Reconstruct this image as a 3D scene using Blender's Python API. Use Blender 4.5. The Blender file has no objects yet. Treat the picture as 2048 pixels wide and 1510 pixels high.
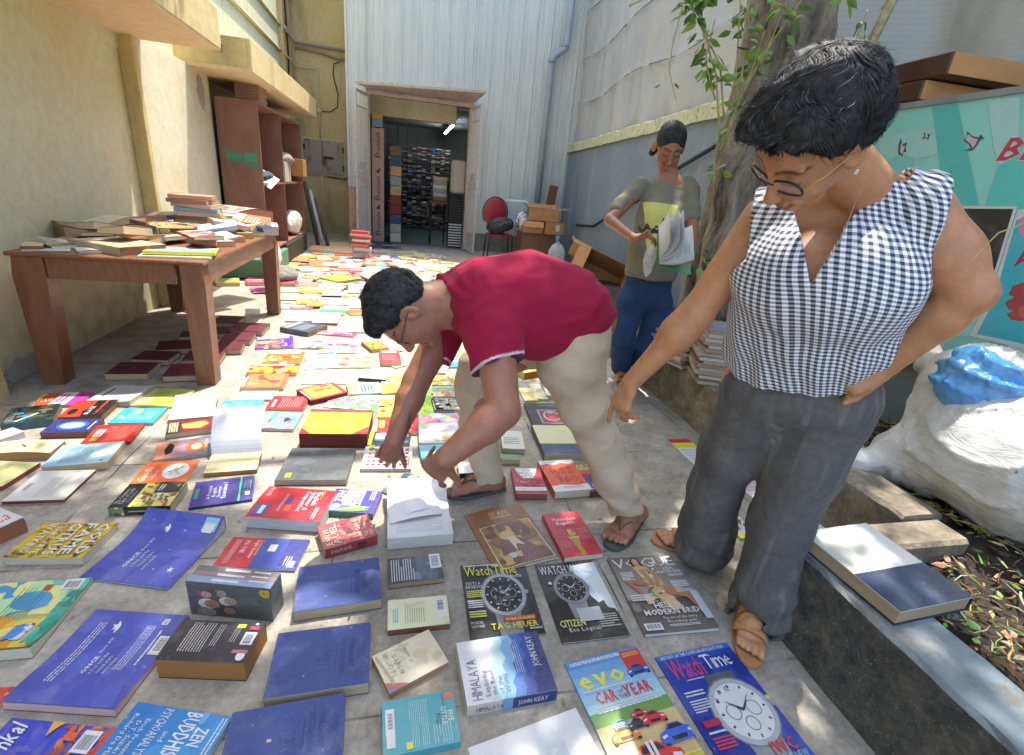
import bpy,math,random
import numpy as np
from math import radians,sin,cos,pi,sqrt,atan2
from mathutils import Vector,Matrix
# ---------------------------------------------------------------- camera, sky, sun, exposure
SC=bpy.context.scene
COL=SC.collection
PC=(1024.0,755.0)              # picture centre in photo pixels
HC=1.2                          # lens height above the paving (m)
FP=985.0                        # focal length in photo pixels (2048 wide)
PITCH,ROLL,YAW=.3630,-.0970,.2410
def _cam_axes():
    F=np.array([sin(YAW)*cos(PITCH),cos(YAW)*cos(PITCH),-sin(PITCH)])
    R=np.array([cos(YAW),-sin(YAW),0.0])
    D=np.cross(F,R)
    return cos(ROLL)*R+sin(ROLL)*D,-sin(ROLL)*R+cos(ROLL)*D,F
CR,CD,CF=_cam_axes()
cam_data=bpy.data.cameras.new("camera")
cam_data.sensor_width=36.0
cam_data.lens=36.0*FP/2048.0
cam_data.clip_start=0.02
cam_data.clip_end=500
cam=bpy.data.objects.new("camera",cam_data)
COL.objects.link(cam)
M=Matrix.Identity(4)
for i in range(3):
    M[i][0]=CR[i];M[i][1]=-CD[i];M[i][2]=-CF[i]
M[2][3]=HC
cam.matrix_world=M
SC.camera=cam
SUN_EL,SUN_AZ=radians(71),radians(38)      # azimuth from +Y (into the lane) towards +X (right)
world=bpy.data.worlds.new("World")
SC.world=world
world.use_nodes=True
wn=world.node_tree
wn.nodes.clear()
sky=wn.nodes.new("ShaderNodeTexSky")
sky.sky_type='NISHITA'
sky.sun_disc=False
sky.sun_elevation=SUN_EL
sky.sun_rotation=SUN_AZ
sky.air_density=1.0
sky.dust_density=2.5
bg=wn.nodes.new("ShaderNodeBackground")
bg.inputs[1].default_value=0.15
wo=wn.nodes.new("ShaderNodeOutputWorld")
wn.links.new(sky.outputs[0],bg.inputs[0])
wn.links.new(bg.outputs[0],wo.inputs[0])
sd=bpy.data.lights.new("sun",'SUN')
sd.energy=2.0
sd.angle=radians(0.6)
sd.color=(1.0,0.94,0.84)
sun=bpy.data.objects.new("sun",sd)
COL.objects.link(sun)
sdir=Vector((cos(SUN_EL)*sin(SUN_AZ),cos(SUN_EL)*cos(SUN_AZ),sin(SUN_EL)))
sun.rotation_euler=sdir.to_track_quat('Z','Y').to_euler()
sun.location=sdir*20
SC.view_settings.view_transform='Standard'
SC.view_settings.look='None'
SC.view_settings.exposure=2.17
SC.view_settings.gamma=1.0
SC.cycles.max_bounces=8
SC.cycles.diffuse_bounces=4
SC.cycles.transparent_max_bounces=8
# ---------------------------------------------------------------- rays of the lens, to measure places
def ray(px,py):
    return CR*(px-PC[0])+CD*(py-PC[1])+CF*FP
def at(px,py,z=0.0):            # place on the horizontal plane at height z
    r=ray(px,py);t=(z-HC)/r[2]
    return Vector((r[0]*t,r[1]*t,z))
def aty(px,py,y):               # place on the plane y
    r=ray(px,py);t=y/r[1]
    return Vector((r[0]*t,y,HC+r[2]*t))
def atx(px,py,x):
    r=ray(px,py);t=x/r[0]
    return Vector((x,r[1]*t,HC+r[2]*t))
def atd(px,py,d):               # place at depth d along the view axis
    r=ray(px,py)*(d/FP)
    return Vector((r[0],r[1],HC+r[2]))
# ---------------------------------------------------------------- objects, tags
def tag(o,label=None,cat=None,group=None,kind=None):
    if label:o["label"]=label
    if cat:o["category"]=cat
    if group:o["group"]=group
    if kind:o["kind"]=kind
    return o
def empty(name,loc,label,cat,group=None,rz=0.0):
    o=bpy.data.objects.new(name,None)
    o.empty_display_size=.05
    COL.objects.link(o)
    o.location=loc
    o.rotation_euler=(0,0,rz)
    return tag(o,label,cat,group)
def mkmesh(name,verts,faces,mats,midx=None,cols=None,smooth=False,uv=None):
    me=bpy.data.meshes.new(name)
    if len(verts) and isinstance(verts[0],Vector):verts=[tuple(v) for v in verts]
    me.from_pydata(verts if isinstance(verts,list) else [tuple(v) for v in verts],[],faces)
    if not isinstance(mats,(list,tuple)):mats=[mats]
    for m in mats:me.materials.append(m)
    if midx is not None:me.polygons.foreach_set("material_index",midx)
    if cols is not None:
        a=me.attributes.new("Col",'FLOAT_COLOR','CORNER')
        tot=[]
        for p,c in zip(me.polygons,cols):tot+=[c[0],c[1],c[2],1.0]*p.loop_total
        a.data.foreach_set("color",tot)
    if smooth:me.polygons.foreach_set("use_smooth",[True]*len(me.polygons))
    me.update()
    return me
def link(name,me,parent=None,loc=(0,0,0),rot=(0,0,0)):
    o=bpy.data.objects.new(name,me)
    COL.objects.link(o)
    o.parent=parent
    o.location=loc
    o.rotation_euler=rot
    return o
class MB:
    """collects shapes and links them as ONE mesh object; a colour (linear rgb) may be given per shape"""
    def __init__(s):s.v=[];s.f=[];s.c=[];s.m=[];s.cc=(.8,.8,.8);s.mi=0;s.T=None
    def add(s,vs,fs,c=None,mi=None):
        n=len(s.v)
        if s.T is not None:vs=[tuple(s.T @ Vector(v)) for v in vs]
        s.v+=[tuple(v) for v in vs]
        for f in fs:
            s.f.append([n+i for i in f]);s.c.append(c or s.cc);s.m.append(s.mi if mi is None else mi)
    def box(s,x0,x1,y0,y1,z0,z1,c=None,mi=None,bev=0.0):
        if bev <= 0:
            vs=[(x0,y0,z0),(x1,y0,z0),(x1,y1,z0),(x0,y1,z0),(x0,y0,z1),(x1,y0,z1),(x1,y1,z1),(x0,y1,z1)]
            s.add(vs,[(0,3,2,1),(4,5,6,7),(0,1,5,4),(1,2,6,5),(2,3,7,6),(3,0,4,7)],c,mi);return
        b=min(bev,abs(x1-x0)*.45,abs(y1-y0)*.45,abs(z1-z0)*.45)
        vs=[];
        P=[(x0,y0,z0),(x1,y0,z0),(x1,y1,z0),(x0,y1,z0),(x0,y0,z1),(x1,y0,z1),(x1,y1,z1),(x0,y1,z1)]
        cx,cy,cz=(x0+x1)/2,(y0+y1)/2,(z0+z1)/2
        for p in P:
            ix=p[0]+(b if p[0]<cx else-b);iy=p[1]+(b if p[1]<cy else-b);iz=p[2]+(b if p[2]<cz else-b)
            vs+=[(p[0],iy,iz),(ix,p[1],iz),(ix,iy,p[2])]
        X=lambda i:3*i;Y=lambda i:3*i+1;Z=lambda i:3*i+2
        fs=[(Z(0),Z(3),Z(2),Z(1)),(Z(4),Z(5),Z(6),Z(7)),(Y(0),Y(1),Y(5),Y(4)),(X(1),X(2),X(6),X(5)),(Y(2),Y(3),Y(7),Y(6)),(X(3),X(0),X(4),X(7))]
        for a,b2 in ((0,1),(3,2),(4,5),(7,6)):   # edges along x
            fs.append((Y(a),Z(a),Z(b2),Y(b2)) if a in (0,7) else (Z(a),Y(a),Y(b2),Z(b2)))
        for a,b2 in ((0,3),(1,2),(4,7),(5,6)):
            fs.append((Z(a),X(a),X(b2),Z(b2)) if a in (0,5) else (X(a),Z(a),Z(b2),X(b2)))
        for a,b2 in ((0,4),(1,5),(2,6),(3,7)):
            fs.append((X(a),Y(a),Y(b2),X(b2)) if a in (0,2) else (Y(a),X(a),X(b2),Y(b2)))
        for i in range(8):
            fs.append((X(i),Y(i),Z(i)) if i in (1,3,4,6) else (X(i),Z(i),Y(i)))
        s.add(vs,fs,c,mi)
    def quad(s,a,b,c_,d,c=None,mi=None):s.add([a,b,c_,d],[(0,1,2,3)],c,mi)
    def tube(s,pts,r,n=8,c=None,mi=None,cap=True):
        pts=[Vector(p) for p in pts]
        if not isinstance(r,(list,tuple)):r=[r]*len(pts)
        ring=[];up=Vector((0,0,1));base=None
        for i,p in enumerate(pts):
            t=(pts[min(i+1,len(pts)-1)]-pts[max(i-1,0)]).normalized()
            if base is None:base=t.orthogonal().normalized()
            base=(base-t*base.dot(t))
            base=base.normalized() if base.length>1e-6 else t.orthogonal().normalized()
            bi=t.cross(base)
            ring.append([p+(base*cos(2*pi*k/n)+bi*sin(2*pi*k/n))*r[i] for k in range(n)])
        vs=[v for rr in ring for v in rr]
        fs=[]
        for i in range(len(pts)-1):
            for k in range(n):
                a=i*n+k;b=i*n+(k+1)% n
                fs.append((a,b,b+n,a+n))
        if cap:
            fs.append(tuple(reversed(range(n))));fs.append(tuple(range((len(pts)-1)*n,len(pts)*n)))
        s.add(vs,fs,c,mi)
    def lathe(s,prof,n=20,c=None,mi=None,o=(0,0,0)):
        vs=[];fs=[]
        for r,z in prof:
            for k in range(n):vs.append((o[0]+r*cos(2*pi*k/n),o[1]+r*sin(2*pi*k/n),o[2]+z))
        for i in range(len(prof)-1):
            for k in range(n):
                a=i*n+k;b=i*n+(k+1)% n
                fs.append((a,b,b+n,a+n))
        fs.append(tuple(reversed(range(n))));fs.append(tuple(range((len(prof)-1)*n,len(prof)*n)))
        s.add(vs,fs,c,mi)
    def prism(s,poly,ax,a0,a1,c=None,mi=None):
        """poly: list of 2d points; extruded along axis ax (0,1,2) from a0 to a1"""
        def mk(p,a):
            return [(a,p[0],p[1]),(p[0],a,p[1]),(p[0],p[1],a)][ax]
        n=len(poly)
        vs=[mk(p,a0) for p in poly]+[mk(p,a1) for p in poly]
        fs=[tuple(range(n)),tuple(reversed(range(n,2*n)))]+[((i+1)% n,i,i+n,(i+1)% n+n) for i in range(n)]
        s.add(vs,fs,c,mi)
    def mesh(s,name,mats,smooth=False,colors=True):
        return mkmesh(name,s.v,s.f,mats,s.m,s.c if colors else None,smooth)
    def build(s,name,mats,parent=None,smooth=False,loc=(0,0,0),rot=(0,0,0)):
        return link(name,s.mesh(name,mats,smooth),parent,loc,rot)
def lin(h):
    """'#rrggbb' as seen on a print or paint chip -> linear albedo"""
    if not isinstance(h,str):return h
    h=h.lstrip('#')
    if len(h)==3:h=''.join(c*2 for c in h)
    r=[]
    for i in (0,2,4):
        v=int(h[i:i+2],16)/255.
        r.append((v/12.92 if v <= .04045 else ((v+.055)/1.055)**2.4))
    return (min(r[0]*.9,.62),min(r[1]*.9,.62),min(r[2]*.9,.62))
# ---------------------------------------------------------------- materials
class NT:
    def __init__(s,name):
        s.m=bpy.data.materials.new(name);s.m.use_nodes=True
        s.t=s.m.node_tree;s.t.nodes.clear()
        s.out=s.n("ShaderNodeOutputMaterial");s.b=s.n("ShaderNodeBsdfPrincipled")
        s.t.links.new(s.b.outputs[0],s.out.inputs[0])
    def n(s,t,**k):
        o=s.t.nodes.new(t)
        for a,v in k.items():setattr(o,a,v)
        return o
    def l(s,a,b):s.t.links.new(a,b)
    def set(s,**k):
        for a,v in k.items():
            s.b.inputs[a.replace('_',' ')].default_value=v
    def coord(s,scale=(1,1,1),kind='Object',rot=(0,0,0)):
        tc=s.n("ShaderNodeTexCoord");mp=s.n("ShaderNodeMapping")
        mp.inputs['Scale'].default_value=scale;mp.inputs['Rotation'].default_value=rot
        s.l(tc.outputs[kind],mp.inputs[0]);return mp.outputs[0]
    def noise(s,scale,detail=4,rough=.55,vec=None,dist=0.0):
        o=s.n("ShaderNodeTexNoise");o.inputs['Scale'].default_value=scale
        o.inputs['Detail'].default_value=detail;o.inputs['Roughness'].default_value=rough
        o.inputs['Distortion'].default_value=dist
        if vec is not None:s.l(vec,o.inputs['Vector'])
        return o.outputs[0]
    def ramp(s,fac,stops,interp='LINEAR'):
        o=s.n("ShaderNodeValToRGB");o.color_ramp.interpolation=interp
        e=o.color_ramp.elements
        while len(e)<len(stops):e.new(.5)
        for i,(p,c) in enumerate(stops):
            e[i].position=p
            c=lin(c) if isinstance(c,str) else c
            e[i].color=(c[0],c[1],c[2],1) if not isinstance(c,(int,float)) else (c,c,c,1)
        s.l(fac,o.inputs[0]);return o.outputs[0]
    def mix(s,fac,a,b,mode='MIX'):
        o=s.n("ShaderNodeMix");o.data_type='RGBA';o.blend_type=mode
        for i,v in ((0,fac),(6,a),(7,b)):
            if isinstance(v,str):v=lin(v)
            if hasattr(v,'is_output'):s.l(v,o.inputs[i])
            elif i==0:o.inputs[0].default_value=v
            else:o.inputs[i].default_value=(v[0],v[1],v[2],1)
        return o.outputs[2]
    def math(s,op,a,b=0.0):
        o=s.n("ShaderNodeMath",operation=op)
        for i,v in ((0,a),(1,b)):
            if hasattr(v,'is_output'):s.l(v,o.inputs[i])
            else:o.inputs[i].default_value=v
        return o.outputs[0]
    def bump(s,h,strength=.3,dist=.01):
        o=s.n("ShaderNodeBump");o.inputs['Strength'].default_value=strength
        o.inputs['Distance'].default_value=dist
        s.l(h,o.inputs['Height']);s.l(o.outputs[0],s.b.inputs['Normal'])
    def base(s,c):
        if hasattr(c,'is_output'):s.l(c,s.b.inputs['Base Color'])
        else:s.b.inputs['Base Color'].default_value=(*lin(c)[:3],1)
def plain(name,c,rough=.6,metal=0.0,var=.12,scale=20,bump=0.0,bd=.002,spec=.5,coat=0.0):
    t=NT(name)
    c=lin(c)
    v=t.coord()
    n=t.noise(scale,5,.6,v)
    t.base(t.ramp(n,[(.3,tuple(x*(1-var) for x in c)),(.7,tuple(min(x*(1+var),.9) for x in c))]))
    t.set(Roughness=rough,Metallic=metal)
    t.b.inputs['Specular IOR Level'].default_value=spec
    t.b.inputs['Coat Weight'].default_value=coat
    if bump:t.bump(t.noise(scale*4,4,.6,v),bump,bd)
    return t.m
def attr_mat(name,rough=.5,spec=.4,var=.1,scale=60,coat=0.0,bump=0.0,bs=200,bd=.001,dirt=0.0,sss=0.0,attr="Col",sheen=0.0,wear=0.0):
    t=NT(name)
    a=t.n("ShaderNodeAttribute");a.attribute_name=attr
    v=t.coord()
    n=t.noise(scale,4,.6,v)
    m=t.ramp(n,[(.3,(1-var,)*3),(.7,(1.0,)*3)])
    c=t.mix(1.0,a.outputs[0],m,'MULTIPLY')
    if dirt:
        d=t.ramp(t.noise(9,6,.7,v),[(.48,(1,1,1)),(.62,(1-dirt,)*3)])
        c=t.mix(1.0,c,d,'MULTIPLY')
    if wear:
        c=t.mix(t.ramp(t.noise(75,5,.8,v),[(.63,0.0),(.70,wear)]),c,(.7,.68,.64))
        c=t.mix(t.ramp(t.noise(6,7,.75,v,.5),[(.5,0.0),(.75,wear*.6)]),c,(.42,.38,.32))
    t.base(c);t.set(Roughness=rough)
    t.b.inputs['Specular IOR Level'].default_value=spec
    t.b.inputs['Coat Weight'].default_value=coat
    t.b.inputs['Coat Roughness'].default_value=.25
    if sheen:
        t.b.inputs['Sheen Weight'].default_value=sheen
    if sss:
        t.b.inputs['Subsurface Weight'].default_value=sss
        t.b.inputs['Subsurface Radius'].default_value=(.012,.004,.002)
        t.b.inputs['Subsurface Scale'].default_value=1.0
    if bump:t.bump(t.noise(bs,3,.6,v),bump,bd)
    return t.m
MAT={}
MAT['print']=attr_mat("printed_cover",rough=.38,spec=.5,var=.07,scale=35,coat=.12,bump=.12,bs=14,bd=.002,wear=.35)
MAT['cloth_cover']=attr_mat("bookcloth",rough=.7,spec=.3,var=.12,scale=30,bump=.35,bs=900,bd=.0006,dirt=.12,wear=.4)
MAT['matte']=attr_mat("matte_paint",rough=.7,spec=.3,var=.12,scale=18,bump=.15,bs=60)
def _pages():
    t=NT("page_edges")
    a=t.n("ShaderNodeAttribute");a.attribute_name="Col"
    v=t.coord((1,1,60))
    n=t.noise(14,4,.7,v)
    m=t.ramp(n,[(.3,(.62,.6,.56)),(.65,(1,1,1))])
    t.base(t.mix(1.0,a.outputs[0],m,'MULTIPLY'));t.set(Roughness=.85)
    t.bump(n,.4,.001)
    return t.m
MAT['pages']=_pages()
rnd=random.Random(7)
# ---------------------------------------------------------------- bodies and soft things: smooth unions of tapered forms, meshed as one surface
def V3(p):return np.array([p[0],p[1],p[2]],dtype=np.float64)
def unit(v):
    v=V3(v);return v/(np.linalg.norm(v)+1e-12)
class Form:
    def __init__(s):s.ops=[];s.disp=None
    def _add(s,fn,lo,hi,k,mode):s.ops.append((fn,np.minimum(lo,hi),np.maximum(lo,hi),k,mode));return s
    def cone(s,a,b,ra,rb,k=.02,squash=None,q=1.0,mode='u'):
        """tapered limb from a to b; squash=direction in which it is q times thinner"""
        a,b=V3(a),V3(b);ab=b-a;L2=max(ab@ab,1e-9)
        sq=unit(squash) if squash is not None else None
        rm=max(ra,rb)
        def fn(P):
            d=P-a
            t=np.clip((d@ab)/L2,0,1)
            r=ra+(rb-ra)*t
            e=d-t[:,None]*ab
            if sq is not None:
                c=e@sq
                e=e+np.outer(c*(q-1),sq)
            l=np.sqrt((e*e).sum(1))
            return (l-r)/(1 if sq is None else (1+(q-1)*.35))
        return s._add(fn,np.minimum(a,b)-rm-.01,np.maximum(a,b)+rm+.01,k,mode)
    def ell(s,c,r,ax=None,k=.02,mode='u'):
        """ellipsoid, ax = 3 axis directions (rows)"""
        c=V3(c);r=V3(r)
        A=np.eye(3) if ax is None else np.array([unit(v) for v in ax])
        rm=r.max()
        def fn(P):
            q=(P-c)@A.T
            k0=np.sqrt(((q/r)**2).sum(1));k1=np.sqrt(((q/(r*r))**2).sum(1))+1e-9
            return k0*(k0-1)/k1
        return s._add(fn,c-rm-.01,c+rm+.01,k,mode)
    def chain(s,pts,rs,k=.02,**kw):
        for i in range(len(pts)-1):s.cone(pts[i],pts[i+1],rs[i],rs[i+1],k,**kw)
        return s
    def loft(s,pts,W,Dp,side,k=.02,mode='u',n=0):
        """body of elliptical sections: centres pts, half widths W along side vectors, half depths Dp across"""
        pts=[V3(p) for p in pts]
        if not isinstance(side,list):side=[side]*len(pts)
        for i in range(len(pts)-1):
            a,b=pts[i],pts[i+1];ab=b-a;L2=ab@ab
            t0=unit(ab);sd=[unit(V3(side[j])-t0*(V3(side[j])@t0)) for j in (i,i+1)]
            def fn(P,a=a,ab=ab,L2=L2,t0=t0,sd=sd,i=i):
                d=P-a;t=np.clip((d@ab)/L2,0,1)
                S=sd[0][None]*(1-t[:,None])+sd[1][None]*t[:,None]
                S /= np.linalg.norm(S,axis=1)[:,None]
                N=np.cross(t0[None],S)
                e=d-t[:,None]*ab
                w=W[i]+(W[i+1]-W[i])*t;h=Dp[i]+(Dp[i+1]-Dp[i])*t
                x=(e*S).sum(1);y=(e*N).sum(1);z=e@t0
                m=np.minimum(w,h)
                q=np.sqrt((x/w)**2+(y/h)**2+(z/m)**2)
                g=np.sqrt((x/w**2)**2+(y/h**2)**2+(z/m**2)**2)+1e-9
                return q*(q-1)/g
            rm=max(W[i],W[i+1],Dp[i],Dp[i+1])
            s._add(fn,np.minimum(a,b)-rm,np.maximum(a,b)+rm,k,mode)
        return s
    def half(s,p,n,k=.004):
        """cut away everything on the side n points to"""
        p,n=V3(p),unit(n)
        s.ops.append((lambda P:-((P-p)@n),None,None,k,'s'));return s
    def ev(s,P):
        n=len(P);d=np.full(n,.5)
        for fn,lo,hi,k,mode in s.ops:
            if lo is None:idx=None
            else:
                mg=k+.03
                idx=np.where(((P>lo-mg)& (P<hi+mg)).all(1))[0]
                if len(idx)==0:continue
            Q=P if idx is None else P[idx];e=d if idx is None else d[idx]
            f=fn(Q)
            if mode=='u':
                if k>0:
                    h=np.clip(.5+.5*(e-f)/k,0,1);r=e+(f-e)*h-k*h*(1-h)
                else:r=np.minimum(e,f)
            elif mode=='s':
                f=-f
                if k>0:
                    h=np.clip(.5-.5*(e-f)/k,0,1);r=e+(f-e)*h+k*h*(1-h)
                else:r=np.maximum(e,f)
            elif mode=='i':
                h=np.clip(.5-.5*(e-f)/k,0,1);r=e+(f-e)*h+k*h*(1-h)
            if idx is None:d=r
            else:d[idx]=r
        if s.disp is not None:
            near=np.where(np.abs(d)<.06)[0]
            if len(near):d[near]+=s.disp(P[near])
        return d
    def bounds(s):
        lo=np.min([o[1] for o in s.ops if o[1] is not None and o[4]=='u'],0)
        hi=np.max([o[2] for o in s.ops if o[2] is not None and o[4]=='u'],0)
        return lo-.02,hi+.02
    def grid(s,res):
        lo,hi=s.bounds();B=8
        nb=np.ceil((hi-lo)/(res*B)).astype(int)+1
        n=nb*B+1
        g=np.full(n,.5,dtype=np.float32)
        bc=np.stack(np.meshgrid(*[np.arange(k) for k in nb],indexing='ij'),-1).reshape(-1,3)
        cen=lo+(bc+.5)*B*res
        d=np.concatenate([s.ev(cen[i:i+40000]) for i in range(0,len(cen),40000)])
        half=B*res*.87
        act=bc[np.abs(d)<half*1.25+.006]
        ins=bc[(d <=-(half*1.25+.006))]
        for b in ins:g[b[0]*B:b[0]*B+B+1,b[1]*B:b[1]*B+B+1,b[2]*B:b[2]*B+B+1]=-.5
        off=np.stack(np.meshgrid(*[np.arange(B+1)]*3,indexing='ij'),-1).reshape(-1,3)
        for i in range(0,len(act),400):
            a=act[i:i+400]
            ii=(a[:,None,:]*B+off[None]).reshape(-1,3)
            v=s.ev(lo+ii*res)
            g[ii[:,0],ii[:,1],ii[:,2]]=v
        return g,lo
    def surf(s,res):
        g,lo=s.grid(res)
        sg=g<0
        c=np.zeros(np.array(g.shape)-1,dtype=np.int8)
        for dx in (0,1):
            for dy in (0,1):
                for dz in (0,1):
                    c+=sg[dx:dx+c.shape[0],dy:dy+c.shape[1],dz:dz+c.shape[2]]
        cell=np.argwhere((c>0)& (c<8))
        idx=np.full(c.shape,-1,dtype=np.int32)
        idx[cell[:,0],cell[:,1],cell[:,2]]=np.arange(len(cell))
        cor=[(x,y,z) for x in (0,1) for y in (0,1) for z in (0,1)]
        val=np.stack([g[cell[:,0]+x,cell[:,1]+y,cell[:,2]+z] for x,y,z in cor],1).astype(np.float64)
        acc=np.zeros((len(cell),3));cnt=np.zeros(len(cell))
        for i in range(8):
            for j in range(i+1,8):
                ci,cj=np.array(cor[i]),np.array(cor[j])
                if np.abs(ci-cj).sum()!= 1:continue
                a,b=val[:,i],val[:,j];m=(a<0)!= (b<0)
                t=np.where(m,a/np.where(m,a-b,1),0)
                acc+=np.where(m[:,None],ci+(cj-ci)*t[:,None],0);cnt+=m
        V=lo+(cell+acc/cnt[:,None])*res
        F=[]
        for ax in range(3):
            sl0=[slice(None)]*3;sl1=[slice(None)]*3
            sl0[ax]=slice(0,-1);sl1[ax]=slice(1,None)
            a=sg[tuple(sl0)];b=sg[tuple(sl1)]
            e=np.argwhere(a != b)
            o1,o2=[(1,2),(2,0),(0,1)][ax]
            e=e[(e[:,o1]>0)& (e[:,o2]>0)& (e[:,o1]<c.shape[o1])& (e[:,o2]<c.shape[o2])]
            q=[]
            for d1,d2 in ((1,1),(0,1),(0,0),(1,0)):
                k=e.copy();k[:,o1] -= d1;k[:,o2] -= d2
                q.append(idx[k[:,0],k[:,1],k[:,2]])
            q=np.stack(q,1)
            fl=a[e[:,0],e[:,1],e[:,2]]
            q[~fl]=q[~fl][:,::-1]
            F.append(q)
        F=np.concatenate(F);F=F[(F >= 0).all(1)]
        # a little relaxing along the surface
        for _ in range(1):
            N=np.zeros_like(V);K=np.zeros(len(V))
            for i in range(4):
                j=(i+1)% 4
                np.add.at(N,F[:,i],V[F[:,j]]);np.add.at(N,F[:,j],V[F[:,i]])
                np.add.at(K,F[:,i],1);np.add.at(K,F[:,j],1)
            V=V*.5+.5*N/np.maximum(K,1)[:,None]
        return V,F
    def build(s,name,mat,res=.005,parent=None,color=None,attrs=None,keep=None):
        V,F=s.surf(res)
        if keep is not None:
            kv=keep(V);F=F[kv[F].all(1)]
            used=np.unique(F);mp=np.full(len(V),-1);mp[used]=np.arange(len(used));V=V[used];F=mp[F]
        me=bpy.data.meshes.new(name)
        me.vertices.add(len(V));me.vertices.foreach_set("co",V.astype(np.float32).ravel())
        me.loops.add(len(F)*4);me.loops.foreach_set("vertex_index",F.astype(np.int32).ravel())
        me.polygons.add(len(F));me.polygons.foreach_set("loop_start",np.arange(0,len(F)*4,4,dtype=np.int32))
        me.update(calc_edges=True);me.validate()
        me.polygons.foreach_set("use_smooth",np.ones(len(me.polygons),dtype=bool))
        if color is not None:
            C=color(V) if callable(color) else np.tile(np.array(color,float),(len(V),1))
            a=me.attributes.new("Col",'FLOAT_COLOR','POINT')
            a.data.foreach_set("color",np.concatenate([C,np.ones((len(V),1))],1).astype(np.float32).ravel())
        for nm,fn in (attrs or {}).items():
            a=me.attributes.new(nm,'FLOAT_VECTOR','POINT')
            a.data.foreach_set("vector",fn(V).astype(np.float32).ravel())
        me.materials.append(mat)
        return link(name,me,parent)
_rs=np.random.RandomState(5)
_W=[(_rs.normal(size=3),_rs.uniform(0,6.28)) for _ in range(24)]
def wob(P,f,n=8,o=0):
    """smooth pseudo noise in about -1..1"""
    r=np.zeros(len(P))
    for i in range(n):
        w,p=_W[(i+o)% 24]
        r+=np.sin(P@w*f*(1+.23*i)+p+1.7*np.sin(P@_W[(i+o+5)% 24][0]*f*.6+i))
    return r/n*1.6
def sstep(a,b,x):
    t=np.clip((x-a)/(b-a),0,1);return t*t*(3-2*t)
def lerp(a,b,t):return V3(a)+(V3(b)-V3(a))*t
def frame_from(fwd,up):
    f=unit(fwd);r=unit(np.cross(f,V3(up)));u=np.cross(r,f)
    return r,f,u          # right, forward, up
# ================================================================ THE SETTING
def floor_mat():
    t=NT("worn_paving")
    v=t.coord()
    big=t.noise(1.3,6,.65,v,.4);mid=t.noise(7,8,.7,v);fine=t.noise(60,5,.7,v)
    c=t.ramp(mid,[(.3,(.19,.175,.15)),(.47,(.30,.28,.24)),(.58,(.36,.335,.285)),(.72,(.45,.42,.36))])
    c=t.mix(t.ramp(big,[(.38,0.0),(.62,.8)]),c,t.mix(1.0,c,(.86,.80,.70),'MULTIPLY'))
    c=t.mix(1.0,c,t.ramp(fine,[(.3,(.78,)*3),(.6,(1.1,)*3)]),'MULTIPLY')
    # white flecks and dark stains
    fl=t.ramp(t.noise(120,3,.8,v),[(.68,0.0),(.74,.55)])
    c=t.mix(fl,c,(.6,.57,.52))
    st=t.ramp(t.noise(2.2,7,.75,t.coord((1,.6,1))),[(.6,0.0),(.72,.6)])
    c=t.mix(st,c,(.08,.075,.07))
    # joints between the slabs
    sx=t.n("ShaderNodeSeparateXYZ");w=t.n("ShaderNodeVectorMath",operation='ADD')
    tc=t.n("ShaderNodeTexCoord");nz=t.n("ShaderNodeTexNoise");nz.inputs['Scale'].default_value=3
    t.l(tc.outputs['Object'],nz.inputs[0])
    sc=t.n("ShaderNodeVectorMath",operation='SCALE');sc.inputs['Scale'].default_value=.02
    t.l(nz.outputs[1],sc.inputs[0]);t.l(tc.outputs['Object'],w.inputs[0]);t.l(sc.outputs[0],w.inputs[1])
    t.l(w.outputs[0],sx.inputs[0])
    ls=[]
    for o,off,per in ((0,1.10,.90),(1,-1.445,.60)):
        a=t.math('ADD',sx.outputs[o],off+per*40)
        a=t.math('MODULO',a,per);a=t.math('SUBTRACT',a,per/2)
        a=t.math('ABSOLUTE',a);a=t.math('GREATER_THAN',a,per/2-.0035)
        ls.append(a)
    j=t.math('MAXIMUM',ls[0],ls[1])
    jm=t.math('MULTIPLY',j,t.ramp(t.noise(4,3,.6,v),[(.42,.15),(.6,.95)]))
    c=t.mix(jm,c,(.07,.065,.06))
    t.base(c);t.set(Roughness=.85)
    h=t.math('SUBTRACT',t.math('ADD',mid,t.math('MULTIPLY',fine,.3)),t.math('MULTIPLY',jm,.6))
    t.bump(h,.55,.008)
    return t.m
def plaster_mat(name,c0,c1,stain='#5a4d3c',amt=.5,streak=True,low=None,sc=1.0):
    t=NT(name);v=t.coord((sc,sc,sc))
    c=t.mix(t.ramp(t.noise(1.1,7,.6,v,.3),[(.35,0.0),(.65,1.0)]),c0,c1)
    c=t.mix(1.0,c,t.ramp(t.noise(16,7,.7,v),[(.32,(.87,)*3),(.62,(1.04,)*3)]),'MULTIPLY')
    if streak:
        s=t.ramp(t.noise(1.3,5,.55,t.coord((2.2,2.2,.4))),[(.55,0.0),(.76,amt)])
        c=t.mix(s,c,stain)
    sp=t.ramp(t.noise(26,3,.7,v),[(.72,0.0),(.77,.8)])
    c=t.mix(sp,c,'#6b5a44')
    if low:   # rising damp and grime near the ground
        g=t.n("ShaderNodeSeparateXYZ");t.l(t.coord(),g.inputs[0])
        zz=t.math('ADD',g.outputs[2],t.math('MULTIPLY',t.noise(3.0,6,.7,v),-.35))
        m=t.ramp(zz,[(0.0,1.0),(low,0.0)])
        m2=t.math('MULTIPLY',m,t.ramp(t.noise(8,6,.75,v),[(.40,0.0),(.75,.7)]))
        c=t.mix(m2,c,'#4d4335')
    t.base(c);t.set(Roughness=.85)
    t.bump(t.math('ADD',t.noise(5,6,.6,v),t.math('MULTIPLY',t.noise(70,3,.6,v),.25)),.35,.02)
    return t.m
M_floor=floor_mat()
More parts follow.
